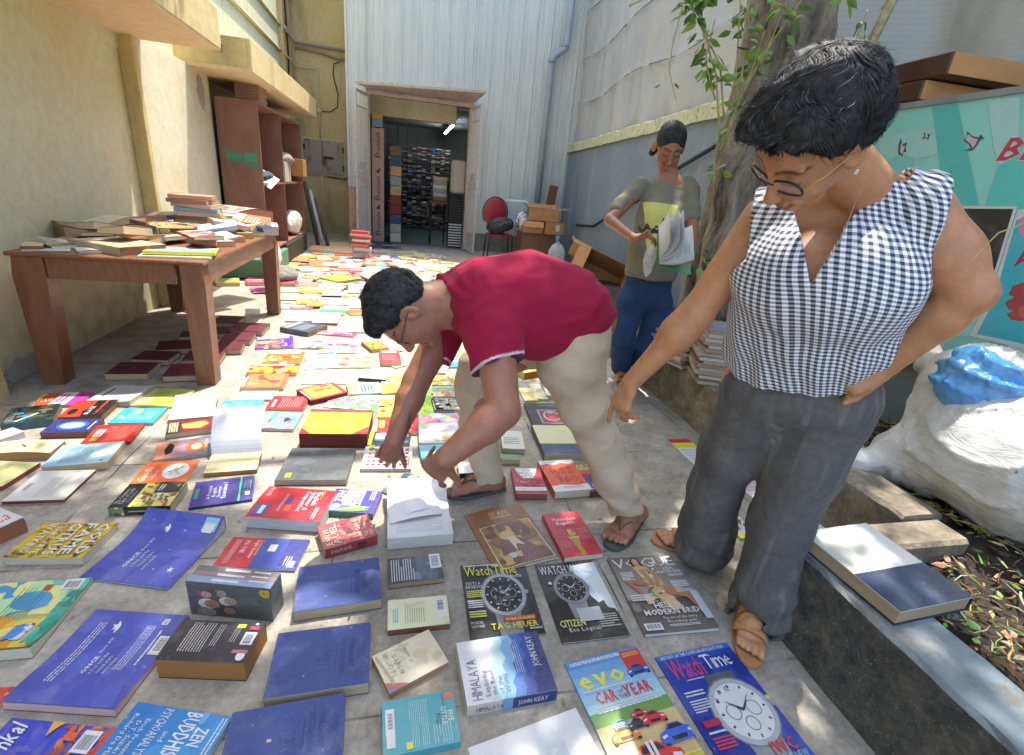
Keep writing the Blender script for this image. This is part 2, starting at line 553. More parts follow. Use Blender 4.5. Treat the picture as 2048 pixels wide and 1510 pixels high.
M_ochre=plaster_mat("ochre_plaster",'#ead8b4','#dfc698',amt=.2,low=.42)
M_cream=plaster_mat("cream_plaster",'#ecdcc0','#e2ccaa',amt=.22,low=.3)
M_yellow=plaster_mat("yellow_plaster",'#d9c690','#cbb478','#6a5a3e',amt=.45,low=.5)
M_green=plaster_mat("pale_green_plaster",'#cdd0b4','#d9d3ac','#857c60',amt=.3)
M_peach=plaster_mat("peach_soffit",'#eac49a','#e3b88b',amt=.12,streak=False)
M_blue=plaster_mat("blue_grey_plaster",'#8d99a3','#7d8b97','#c0bdb2',amt=.4,low=.5)
# ground: one sheet to the horizon
g=MB();g.box(-40,40,-20,60,-.4,0)
tag(g.build("ground",M_floor),kind='structure')
# ---- left building: one thing with its piers, bands and sun shades
WB=(-2.0)
lb=empty("building",(-2.2,5,0),"ochre plastered building along the left side with two sloping sun shades","building")
w=MB();w.box(-2.3,-2.0,-1.5,11.3,0,2.0);w.build("wall",M_ochre,lb,loc=(2.2,-5,0))
def lpart(name,m,mat,label=None):
    o=m.build(name,mat,lb,loc=(2.2,-5,0))
    if label:o["label"]=label
    return o
w=MB();w.box(-2.0,-1.99,-1.5,4.74,1.885,2.0);lpart("band",w,M_ochre)
w=MB();w.box(-2.0,-1.90,4.72,6.20,0,1.998);lpart("pier",w,M_cream,"pale cream pier between the two sun shades")
w=MB();w.box(-2.0,-1.897,4.66,4.716,0,1.998,bev=.006);lpart("corner_strip",w,M_yellow)
w=MB()
w.prism([(-2.0,0),(-1.90,0),(-1.905,.5),(-1.925,.9),(-1.93,2.0),(-2.0,2.0)],1,1.4,2.72);lpart("pier",w,M_yellow,"yellow pier with broken plaster at the near end")
def patch(name,pts,x,mat,t=.006):
    """thin crust of exposed render, ragged outline, on the plane x"""
    m=MB();m.prism(pts,0,x,x+t);return lpart(name,m,mat)
M_raw=plaster_mat("raw_render",'#b3aca2','#8f867a','#55504a',.5)
rr=random.Random(3)
def rag(cy,cz,ry,rz,n=22):
    return [(cy+ry*(1+rr.uniform(-.28,.28))*cos(2*pi*i/n),cz+rz*(1+rr.uniform(-.28,.28))*sin(2*pi*i/n)) for i in range(n)]
patch("bare_patch",rag(2.62,.56,.10,.045),-1.912,M_raw)
patch("bare_patch",rag(3.0,.05,.16,.06),-2.0,M_raw,.01)
patch("bare_patch",rag(5.95,1.80,.09,.15),-1.90,M_raw,.006)
# sun shade 1 and 2 (wedge slabs: flat underside, upright fascia, sloping back up to the wall)
def shade(y0,y1,soff,fas,notch=False):
    m=MB();m.box(-2.0,-1.36,y0,y1,1.985,2.02);o=lpart("soffit",m,soff)
    m=MB();m.box(-1.385,-1.355,y0-.002,y1+.002,1.998,2.262,bev=.004);lpart("fascia",m,fas)
    m=MB();m.box(-2.0,-1.387,y0+.004,y0+.045,2.0215,2.13 if notch else 2.258);lpart("end_wall",m,fas)
    if notch:
        m=MB();m.box(-1.60,-1.3872,y0+.003,y0+.052,2.1305,2.258);lpart("end_wall",m,fas)
    m=MB();m.box(-2.0,-1.387,y1-.05,y1-.003,2.0215,2.258);lpart("end_wall",m,fas)
    m=MB();m.quad((-2.0,y0+.05,2.05),(-1.387,y0+.05,2.24),(-1.387,y1-.05,2.24),(-2.0,y1-.05,2.05));lpart("shade_top",m,M_green)
shade(.2,4.80,M_peach,M_yellow)
shade(5.675,9.52,M_peach,M_yellow,True)
w=MB()
for i in range(26):
    a=rr.uniform(0,6.28);s=rr.uniform(.012,.03);x=rr.uniform(-1.72,-1.60);z=2.14+rr.uniform(-.01,.035);y=5.68+rr.uniform(-.01,.05)
    w.box(x-s,x+s,y-s,y+s*.7,z-s*.6,z+s*.6,bev=s*.4)
lpart("broken_edge",w,M_raw)
# upper storey wall, set back
w=MB();w.box(-2.6,-2.05,-2,11.2,2.0,6.5);lpart("upper_wall",w,M_green)
w=MB();w.box(-2.05,-1.98,10.55,11.2,0,6.5);lpart("upper_wall",w,M_yellow)
# ---- back wall, ochre, left of the metal shed
bw=MB();bw.box(-2.6,-.78,11.31,11.6,0,6.5)
bwo=tag(bw.build("wall",plaster_mat("back_plaster",'#d9c595','#ccb57d','#54483a',amt=.7,low=.75)),"stained yellow end wall behind the conduits and meter cabinet","wall")
# meter cabinet
M_conduit=plain("painted_conduit",'#cbbf9d',.5,var=.15,scale=30)
M_rust=None
def rust_mat(name,c0,c1,thr=.5):
    t=NT(name);v=t.coord()
    c=t.mix(t.ramp(t.noise(5,6,.6,t.coord((1.6,1.6,.35))),[(thr-.08,0.0),(thr+.08,1.0)]),c0,c1)
    t.base(c);t.set(Roughness=.65);t.bump(t.noise(50,4,.7,v),.3,.004);return t.m
M_rust=rust_mat("rusty_grey_steel",'#a89a8e','#3a2a22',.6)
mc=empty("meter_cabinet",(-1.5,11.3,1.17),"rusty grey two door meter cabinet set in the yellow end wall","cabinet")
w=MB()
for x0,x1,z0,z1 in ((-1.905,-1.875,1.15,1.765),(-1.125,-1.095,1.15,1.765),(-1.905,-1.095,1.765,1.795),(-1.905,-1.095,1.12,1.15)):
    w.box(x0,x1,11.28,11.315,z0,z1)
o=w.build("frame",M_conduit,mc,loc=(1.5,-11.3,-1.17))
for a,b in ((-1.872,-1.53),(-1.525,-1.128)):
    w=MB();w.box(a,b,11.262,11.29,1.153,1.762,bev=.004)
    d=w.build("door",M_rust,mc,loc=(1.5,-11.3,-1.17))
    hx=a+.01 if a<-1.6 else b-.01
    for z in (1.28,1.62):
        h=MB();h.box(hx-.016,hx+.016,11.245,11.2615,z-.05,z+.05);h.build("hinge",rust_mat("hinge_steel",'#2b211c','#43352c'),d)
h=MB();h.box(-1.50,-1.33,11.240,11.2615,1.44,1.475,lin('#2c201a'));h.build("latch",MAT['matte'],mc,loc=(1.5,-11.3,-1.17))
# conduits
def conduit(name,pts,r,label,mat=None,n=8):
    m=MB();m.tube(pts,r,n);o=m.build(name,mat or M_conduit,None,True);tag(o,label,"conduit" if 'cable' not in name else "cable");return o
M_blackc=plain("black_cable",'#2a2624',.6,var=.2)
yb=11.27
conduit("conduit",[(-1.555,yb,3.0),(-1.557,yb,2.2),(-1.558,yb,1.80)],.016,"upper vertical conduit dropping into the meter cabinet")
conduit("conduit",[(-1.562,yb,1.12),(-1.562,yb,.05)],.014,"lower vertical conduit below the meter cabinet")
conduit("conduit",[(-1.97,10.5,3.02),(-1.94,yb,2.98),(-1.63,yb,2.97),(-1.575,yb,2.95),(-1.555,yb,2.88),(-1.555,yb,2.84)],.016,"cream conduit bending down at a corner box on the end wall")
conduit("conduit",[(-1.96,10.55,3.42),(-1.93,yb,3.36),(-.80,yb,3.33)],.03,"thick grey pipe running level across the end wall",plain("grey_pipe",'#a9a39a',.45))
conduit("conduit",[(-1.93,yb,3.27),(-1.5,yb,3.25),(-1.2,yb,3.19),(-.80,yb,3.21)],.022,"lower grey pipe sagging under the level pipe on the end wall",plain("grey_pipe2",'#8d857c',.5))
conduit("cable",[(-1.16,yb,3.14),(-1.26,yb,3.10),(-1.28,yb,2.9),(-1.2,yb,2.6),(-1.22,yb,2.38),(-1.35,yb,2.28),(-1.54,yb,2.27)],.010,"thin brown cable looping to a junction on the end wall",M_blackc)
conduit("cable",[(-.99,yb,2.9),(-1.02,yb,2.4),(-.97,yb,1.95),(-.99,yb,1.5),(-1.0,yb,1.2),(-1.1,yb,1.08),(-1.45,yb,1.10)],.010,"black cable hanging beside the shed edge",M_blackc)
conduit("conduit",[(-2.03,4.2,3.02),(-2.03,7.4,3.04),(-2.03,10.5,3.05)],.022,"lower long conduit running along the upper left wall")
conduit("conduit",[(-2.03,4.8,3.45),(-2.03,7.4,3.45),(-2.03,10.6,3.44)],.022,"upper long conduit running along the upper left wall")
conduit("cable",[(-1.965,10.7,6.0),(-1.965,10.75,4.2),(-1.955,10.7,3.5),(-1.965,10.8,3.1),(-1.965,10.72,2.7)],.014,"black cable dropping down the corner of the far left wall",M_blackc)
conduit("conduit",[(-1.96,10.9,6.0),(-1.96,10.9,3.44)],.022,"white pipe dropping down the far left corner",plain("white_pipe",'#c9c3b4',.5))
w=MB();w.lathe([(.0,0),(.05,0),(.05,.03),(.0,.03)],14)
o=w.build("junction_box",M_conduit,None,True,loc=(-1.558,11.262,2.27),rot=(radians(90),0,0));tag(o,"small round junction box on the end wall conduit","junction box")
# ---- metal shed
def shed_mat():
    t=NT("weathered_white_cladding");v=t.coord()
    c=t.ramp(t.noise(1.2,5,.6,t.coord((1,1,.25))),[(.3,(.56,.59,.56)),(.7,(.66,.67,.61))])
    s=t.ramp(t.noise(5,6,.65,t.coord((4,4,.22))),[(.5,0.0),(.75,.42)])
    c=t.mix(s,c,'#9a9484')
    g=t.n("ShaderNodeSeparateXYZ");t.l(t.coord(),g.inputs[0])
    c=t.mix(t.ramp(g.outputs[0],[(0.0,0.0),(1.0,.0)]),c,'#b09a84')
    sp=t.ramp(t.noise(30,2,.6,v),[(.76,0.0),(.79,.7)])
    c=t.mix(sp,c,'#5a4c3c')
    t.base(c);t.set(Roughness=.5);t.bump(t.noise(3,4,.6,v),.12,.02);return t.m
M_shed=shed_mat()
M_conc=plaster_mat("grey_concrete",'#9a9a94','#84847f','#4e4b46',.5,low=.3)
sh=empty("metal_shed",(1.2,10,0),"white ribbed metal shed with an open doorway full of books","building")
def spart(name,m,mat,smooth=False):
    return m.build(name,mat,sh,smooth,loc=(-1.2,-10,0))
def ribbed(x0,x1,z0,z1,y,pitch=.265):
    m=MB();prof=[];x=x0
    while x<x1-.001:
        for dx,dy in ((0,0),(.012,-.022),(.032,-.022),(.044,0),(.085,0),(.091,-.006),(.103,-.006),(.109,0),(.175,0),(.181,-.006),(.193,-.006),(.199,0)):
            if x+dx<x1:prof.append((x+dx,y+dy))
        x+=pitch
    prof.append((x1,y))
    vs=[]
    for p in prof:vs+=[(p[0],p[1],z0),(p[0],p[1],z1)]
    m.add(vs,[(2*i,2*i+2,2*i+3,2*i+1) for i in range(len(prof)-1)]);return m
m1=ribbed(-.90,-.575,.0,6.5,10.0);
m2=ribbed(-.575,1.22,2.52,6.5,10.0);m3=ribbed(1.22,3.6,.34,6.5,10.0)
mm=MB();
for q in (m1,m2,m3):mm.add(q.v,q.f)
spart("cladding",mm,M_shed)
w=MB();w.box(-.93,-.895,9.965,11.3,0,6.5);spart("corner_trim",w,M_shed)
w=MB();w.box(1.22,3.6,9.99,10.15,0,.338);spart("plinth",w,M_conc)
w=MB();w.box(-.9,1.22,9.90,11.0,-.02,.012);spart("threshold",w,M_conc)
M_frame=plain("pinkish_door_frame",'#c9b3a6',.6,var=.2,scale=12)
w=MB();w.box(-.60,-.545,9.93,10.08,.012,2.50);w.box(1.19,1.245,9.93,10.08,.012,2.50);w.box(-.60,1.245,9.932,10.078,2.502,2.56);spart("door_frame",w,M_frame)
w=MB();w.box(-.88,-.745,9.36,9.50,0,1.0,bev=.008);tag(w.build("post",plain("worn_brown_post",'#a5876f',.8,var=.3,scale=9)),"worn brown timber post left of the shed doorway","post")
# interior
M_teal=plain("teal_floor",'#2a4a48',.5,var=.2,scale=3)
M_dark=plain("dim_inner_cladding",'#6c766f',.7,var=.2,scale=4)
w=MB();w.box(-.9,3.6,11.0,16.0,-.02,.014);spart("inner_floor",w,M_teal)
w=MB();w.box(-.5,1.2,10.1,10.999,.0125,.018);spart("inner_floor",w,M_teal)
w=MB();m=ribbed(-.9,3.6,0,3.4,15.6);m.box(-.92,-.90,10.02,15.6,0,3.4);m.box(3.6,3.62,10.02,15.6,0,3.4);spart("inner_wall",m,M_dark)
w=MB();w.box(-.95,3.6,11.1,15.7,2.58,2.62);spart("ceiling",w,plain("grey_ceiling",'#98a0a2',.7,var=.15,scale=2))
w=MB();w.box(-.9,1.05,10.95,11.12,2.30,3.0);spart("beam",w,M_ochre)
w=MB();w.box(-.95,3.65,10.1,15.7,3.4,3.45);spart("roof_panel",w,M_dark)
# canopy over the doorway
w=MB();w.add([(-.72,9.34,2.545),(1.37,9.34,2.665),(1.28,9.985,2.60),(-.60,9.985,2.60),(-.72,9.34,2.565),(1.37,9.34,2.685),(1.28,9.985,2.64),(-.60,9.985,2.64)],
      [(0,3,2,1),(4,5,6,7),(0,1,5,4),(1,2,6,5),(2,3,7,6),(3,0,4,7)])
spart("canopy",w,M_frame)
w=MB()
for i in range(60):
    x=-.72+2.09*i/59;z=2.575+.12*i/59
    w.box(x-.014,x+.016,9.33+rr.uniform(0,.02),9.38,z,z+rr.uniform(.006,.03))
spart("canopy_edge",w,plain("mossy_lime_crust",'#d8d4b0',.9,var=.5,scale=40))
for x in (-.05,.62):
    w=MB();w.add([(x-.012,9.45,2.56),(x+.012,9.45,2.56),(x+.012,9.96,2.57),(x-.012,9.96,2.57),(x-.012,9.45,2.585),(x+.012,9.45,2.585),(x+.012,9.96,2.6),(x-.012,9.96,2.6)],
        [(0,3,2,1),(4,5,6,7),(0,1,5,4),(1,2,6,5),(2,3,7,6),(3,0,4,7)]);spart("canopy_bracket",w,M_frame)
# gate leaves
M_gate=plain("white_painted_gate",'#cfc4bb',.5,var=.15,scale=15)
def gate_leaf(hx,hy,tx,ty,label):
    L=sqrt((tx-hx)**2+(ty-hy)**2);a=atan2(ty-hy,tx-hx)
    e=empty("gate_leaf",(hx,hy,.03),label,"gate","open leaves of the shed gate",a)
    m=MB()
    m.box(0,.03,-.015,.015,0,2.46);m.box(L-.04,L,-.015,.015,0,2.46)
    for z in (0,2.42):m.box(.0302,L-.0402,-.0148,.0148,z,z+.04)
    m.build("frame",M_gate,e)
    n=8
    for z0,z1 in ((.05,.98),(1.36,2.22)):
        m=MB()
        for i in range(n):
            x=.055+(L-.11)*i/(n-1);m.tube([(x,0,z0),(x,0,z1)],.0065,6)
        m.box(.0305,L-.0405,-.006,.006,z0-.012,z0+.012);m.box(.0305,L-.0405,-.006,.006,z1-.012,z1+.012)
        m.build("bars",M_gate,e)
    m=MB();m.box(.0305,L-.0405,-.008,.008,1.10,1.24);m.build("lock_plate",M_gate,e)
    for z in (.5,1.15,1.7):
        m=MB();m.lathe([(0,-.01),(.022,-.01),(.022,.01),(0,.01)],10);m.build("knob",M_gate,e,True,loc=(L+.004,0,z),rot=(0,radians(90),0))
gate_leaf(-.575,9.90,-.735,9.32,"left barred white gate leaf swung open outside the shed doorway")
gate_leaf(1.225,9.90,1.315,9.33,"right barred white gate leaf swung open outside the shed doorway")
# downpipe
m=MB();m.tube([(2.84,9.86,6.4),(2.83,9.86,3.72),(2.80,9.87,3.6),(2.62,9.88,3.47),(2.59,9.88,3.36),(2.585,9.88,.1)],.062,14)
dp=tag(m.build("downpipe",plain("grey_pvc",'#a3abb3',.45,var=.1,scale=6),None,True),"tall grey plastic rainwater pipe with an offset bend on the shed","pipe")
for z,x in ((3.36,2.588),(3.62,2.81)):
    m=MB();m.lathe([(.0,0),(.07,0),(.07,.06),(0,.06)],14);m.build("coupling",plain("grey_pvc_joint",'#949ca4',.45),dp,True,loc=(x,9.87,z))
# ---- right boundary: blue-grey wall, mossy cap, tarpaulin
def wx(y):return 3.15-.073*(10-y)
m=MB();vs=[]
for y in (3.3,10.0):
    x=wx(y);vs+=[(x,y,0),(x+.3,y,0),(x+.3,y,1.97),(x,y,1.97)]
m.add(vs,[(0,1,2,3),(7,6,5,4),(0,3,7,4),(1,5,6,2),(3,2,6,7),(0,4,5,1)])
vs=[]
for y in (-2.0,3.2999):
    x=wx(y);vs+=[(x,y,0),(x+.95,y,0),(x+.95,y,1.74),(x,y,1.74)]
m.add(vs,[(0,1,2,3),(7,6,5,4),(0,3,7,4),(1,5,6,2),(3,2,6,7),(0,4,5,1)])
bl=tag(m.build("boundary_wall",M_blue),"blue grey boundary wall on the right with a mossy cream coping","wall")
def moss_mat():
    t=NT("mossy_coping");v=t.coord()
    c=t.mix(t.ramp(t.noise(9,7,.7,v),[(.47,0.0),(.6,1.0)]),'#e3dcb4','#c9c79b')
    c=t.mix(t.ramp(t.noise(22,5,.75,v),[(.56,0.0),(.64,.9)]),c,'#4d5433')
    t.base(c);t.set(Roughness=.9);t.bump(t.noise(30,5,.7,v),.5,.02);return t.m
m=MB();vs=[];fs=[];N=60
for i in range(N+1):
    y=3.3+6.7*i/N;x=wx(y)-.035;j=rr.uniform(-.008,.008);k=rr.uniform(-.01,.012)
    vs+=[(x+j,y,1.955+k*.5),(x-.006+j,y,2.08+k),(x+.05,y,2.11+k),(x+.33,y,2.11),(x+.33,y,1.955)]
for i in range(N):
    for q in range(4):
        fs.append((5*i+q,5*i+5+q,5*i+6+q,5*i+1+q))
m.add(vs,fs);m.build("coping",moss_mat(),bl)
def tarp_mat():
    t=NT("grey_white_tarpaulin");v=t.coord()
    c=t.mix(t.ramp(t.noise(1.5,5,.6,v),[(.3,0.0),(.7,1.0)]),'#b7b9b8','#c8c4bb')
    wv=t.n("ShaderNodeTexWave");wv.wave_type='BANDS';wv.bands_direction='Z';wv.inputs['Scale'].default_value=9;wv.inputs['Distortion'].default_value=.6
    t.l(v,wv.inputs[0])
    c=t.mix(1.0,c,t.ramp(wv.outputs[1],[(.0,(.93,)*3),(.3,(1.0,)*3)]),'MULTIPLY')
    c=t.mix(t.ramp(t.noise(3,6,.7,t.coord((1,1,.3))),[(.55,0.0),(.75,.4)]),c,'#8f8c86')
    t.base(c);t.set(Roughness=.42);t.b.inputs['Coat Weight'].default_value=.1
    t.b.inputs['Transmission Weight'].default_value=0.0
    t.bump(t.noise(14,4,.6,v),.15,.01)
    return t.m
m=MB();vs=[];fs=[];NY,NZ=170,70
P=np.array([[0,-2+12*i/NY,(2.1 if-2+12*i/NY>3.3 else 1.7)+3.0*k/NZ] for i in range(NY+1) for k in range(NZ+1)])
Y_,Z_=P[:,1],P[:,2]
fold=.035*np.sin(Y_*6.1+1.3*np.sin(Z_*1.7)+.5*Y_)*np.exp(-((Z_-2.1)/1.6))+.03*wob(P*np.array([1,1.6,.45]),3.2,8)+.012*wob(P*np.array([1,3,.8]),9,6,3)
rope=sum(-.02*np.exp(-((Z_-zz-.05*np.sin(Y_*2))/.03)**2) for zz in (2.75,3.45,4.2,5.0))
# seams pulled flat
X_=np.array([wx(y) for y in Y_])+.06+fold+rope+.75*sstep(3.75,3.15,Y_)
P[:,0]=X_
for i in range(NY):
    for k in range(NZ):
        a=i*(NZ+1)+k;fs.append((a,a+NZ+1,a+NZ+2,a+1))
me=mkmesh("tarpaulin",P.tolist(),fs,tarp_mat(),smooth=True)
tp=tag(link("tarpaulin",me),"grey white tarpaulin stretched up above the blue grey wall","tarpaulin")
M_eye=plain("bright_eyelet",'#e8e8e4',.3)
for zz in (2.75,3.45,4.2):
    for j in range(18):
        y=1.0+j*.5+.07*((j*37)% 5-2);x=wx(y)+.03+.75*sstep(3.75,3.15,y)
        m=MB();m.box(x-.014,x+.004,y-.014,y+.014,zz+.05*sin(y*2)-.014,zz+.05*sin(y*2)+.014,bev=.006);m.build("eyelet",M_eye,tp)
m=MB()
for zz in (2.75,3.45,4.2,5.0):
    pts=[(wx(y)+.035+.75*sstep(3.75,3.15,y),y,zz+.05*sin(y*2)) for y in np.linspace(.5,9.8,50)]
    m.tube(pts,.0045,5)
m.build("rope",plain("dark_rope",'#4b4a48',.8),tp)
# ---- planter: soil, kerbs
def soil_mat():
    t=NT("dark_soil");v=t.coord()
    c=t.ramp(t.noise(30,8,.75,v),[(.3,(.018,.014,.010)),(.5,(.05,.038,.026)),(.68,(.11,.082,.055))])
    t.base(c);t.set(Roughness=.95);t.bump(t.noise(45,6,.75,v),.9,.03);return t.m
nx,ny=60,110
vs=[];fs=[]
for i in range(nx+1):
    for j in range(ny+1):
        y=-1.0+7.0*j/ny;x0_=1.25 if y<1.04 else 1.76;x=x0_+(2.9-x0_)*i/nx
        vs.append((x,y,.215+.018*sin(x*9+y*3)+.012*sin(y*11+x*5)+rr.uniform(-.006,.006)))
for i in range(nx):
    for j in range(ny):
        a=i*(ny+1)+j;fs.append((a,a+ny+1,a+ny+2,a+1))
tag(link("soil",mkmesh("soil",vs,fs,soil_mat(),smooth=True)),kind='structure')
def kerb_mat():
    t=NT("chipped_painted_kerb");v=t.coord()
    g=t.n("ShaderNodeNewGeometry");s=t.n("ShaderNodeSeparateXYZ");t.l(g.outputs['Normal'],s.inputs[0])
    up=t.ramp(s.outputs[2],[(.5,0.0),(.8,1.0)])
    face=t.ramp(t.noise(13,10,.8,v),[(.36,(.035,.032,.028)),(.48,(.085,.08,.07)),(.58,(.15,.135,.11)),(.68,(.26,.21,.15))])
    fl=t.ramp(t.noise(150,2,.8,v),[(.66,0.0),(.70,.9)])
    face=t.mix(fl,face,(.5,.48,.44))
    top=t.mix(t.ramp(t.noise(8,7,.7,v),[(.5,0.0),(.64,1.0)]),'#9fb0b9','#8d8676')
    top=t.mix(t.ramp(t.noise(3,5,.7,v),[(.5,0.0),(.7,.5)]),top,'#c9cdcc')
    t.base(t.mix(up,face,top));t.set(Roughness=.75)
    t.bump(t.noise(30,9,.8,v),1.0,.02);return t.m
M_kerb=kerb_mat()
def stone_mat():
    t=NT("mottled_dirty_kerb");v=t.coord()
    c=t.ramp(t.noise(8,8,.75,v),[(.3,(.09,.075,.055)),(.46,(.19,.155,.11)),(.58,(.30,.25,.175)),(.72,(.46,.39,.28))])
    t.base(c);t.set(Roughness=.85);t.bump(t.noise(24,7,.7,v),.8,.02);return t.m
M_stone=stone_mat()
def rough_block(name,x0,x1,y0,y1,z1,mat,label,cat="kerb",slope=.0,jit=.006,seed=1):
    r=random.Random(seed);n=max(8,int((y1-y0)/.05));m=MB();vs=[];fs=[]
    prof=[(x0,-.02),(x0+.004+slope*.5,z1*.5),(x0+slope,z1-.012),(x0+slope+.012,z1),((x0+x1)/2,z1+.002),(x1-.012,z1),(x1,z1-.012),(x1,-.02)]
    K=len(prof)
    for i in range(n+1):
        y=y0+(y1-y0)*i/n
        for q,(x,z) in enumerate(prof):
            vs.append((x+r.uniform(-jit,jit)*(0 if q in (4,) else 1),y,z+(r.uniform(-jit,jit)*.5 if q>1 else 0)))
    for i in range(n):
        for q in range(K-1):fs.append((i*K+q,i*K+K+q,i*K+K+q+1,i*K+q+1))
    fs.append(tuple(range(K)));fs.append(tuple(reversed(range(n*K,n*K+K))))
    m.add(vs,fs);return tag(m.build(name,mat),label,cat)
rough_block("kerb",1.137,1.345,-1.2,1.075,.283,M_kerb,"low blue grey painted kerb in the near right corner",seed=2,slope=.025,jit=.0022)
rough_block("kerb",1.672,1.86,1.08,6.0,.283,M_stone,"mottled stone kerb beside the stack of magazines",seed=4,slope=.012,jit=.004)
m=MB();m.box(1.3455,1.82,.95,1.072,0,.276,bev=.012)
tag(m.build("kerb",M_stone),"short mottled kerb slab joining the two kerbs behind the big two tone book","kerb")
# ================================================================ PRINTED THINGS
from mathutils.geometry import tessellate_polygon
_GL={}
def _glyphs():
    chars=[chr(c) for c in range(33,127)]
    obs=[]
    for bold in (0,1):
        for ch in chars:
            cu=bpy.data.curves.new("glyph",'FONT');cu.body=ch;cu.resolution_u=1
            cu.offset=.018 if bold else 0.0
            o=bpy.data.objects.new("glyph",cu);COL.objects.link(o);obs.append((o,ch,bold))
    bpy.context.view_layer.update()
    dg=bpy.context.evaluated_depsgraph_get()
    for o,ch,bold in obs:
        me=bpy.data.meshes.new_from_object(o.evaluated_get(dg))
        vs=[(v.co.x,v.co.y) for v in me.vertices]
        fs=[tuple(p.vertices) for p in me.polygons]
        x0=min(v[0] for v in vs);x1=max(v[0] for v in vs)
        _GL[(ch,bold)]=([(v[0]-x0,v[1]) for v in vs],fs,x1-x0)
        bpy.data.meshes.remove(me)
    for o,ch,bold in obs:
        c=o.data;bpy.data.objects.remove(o);bpy.data.curves.remove(c)
_glyphs()
CAP=max(v[1] for v in _GL[('H',0)][0])
def text_polys(s,bold=0,sp=.08):
    """list of convex polygons, cap height 1, starting at x=0; returns polys, width"""
    x=0;out=[]
    for ch in s:
        if ch==' ':x+=.32;continue
        g=_GL.get((ch,bold))
        if g is None:continue
        vs,fs,w=g
        for f in fs:out.append([((vs[i][0]+x)/CAP,vs[i][1]/CAP) for i in f])
        x+=w+sp
    return out,max(x-sp,.01)/CAP
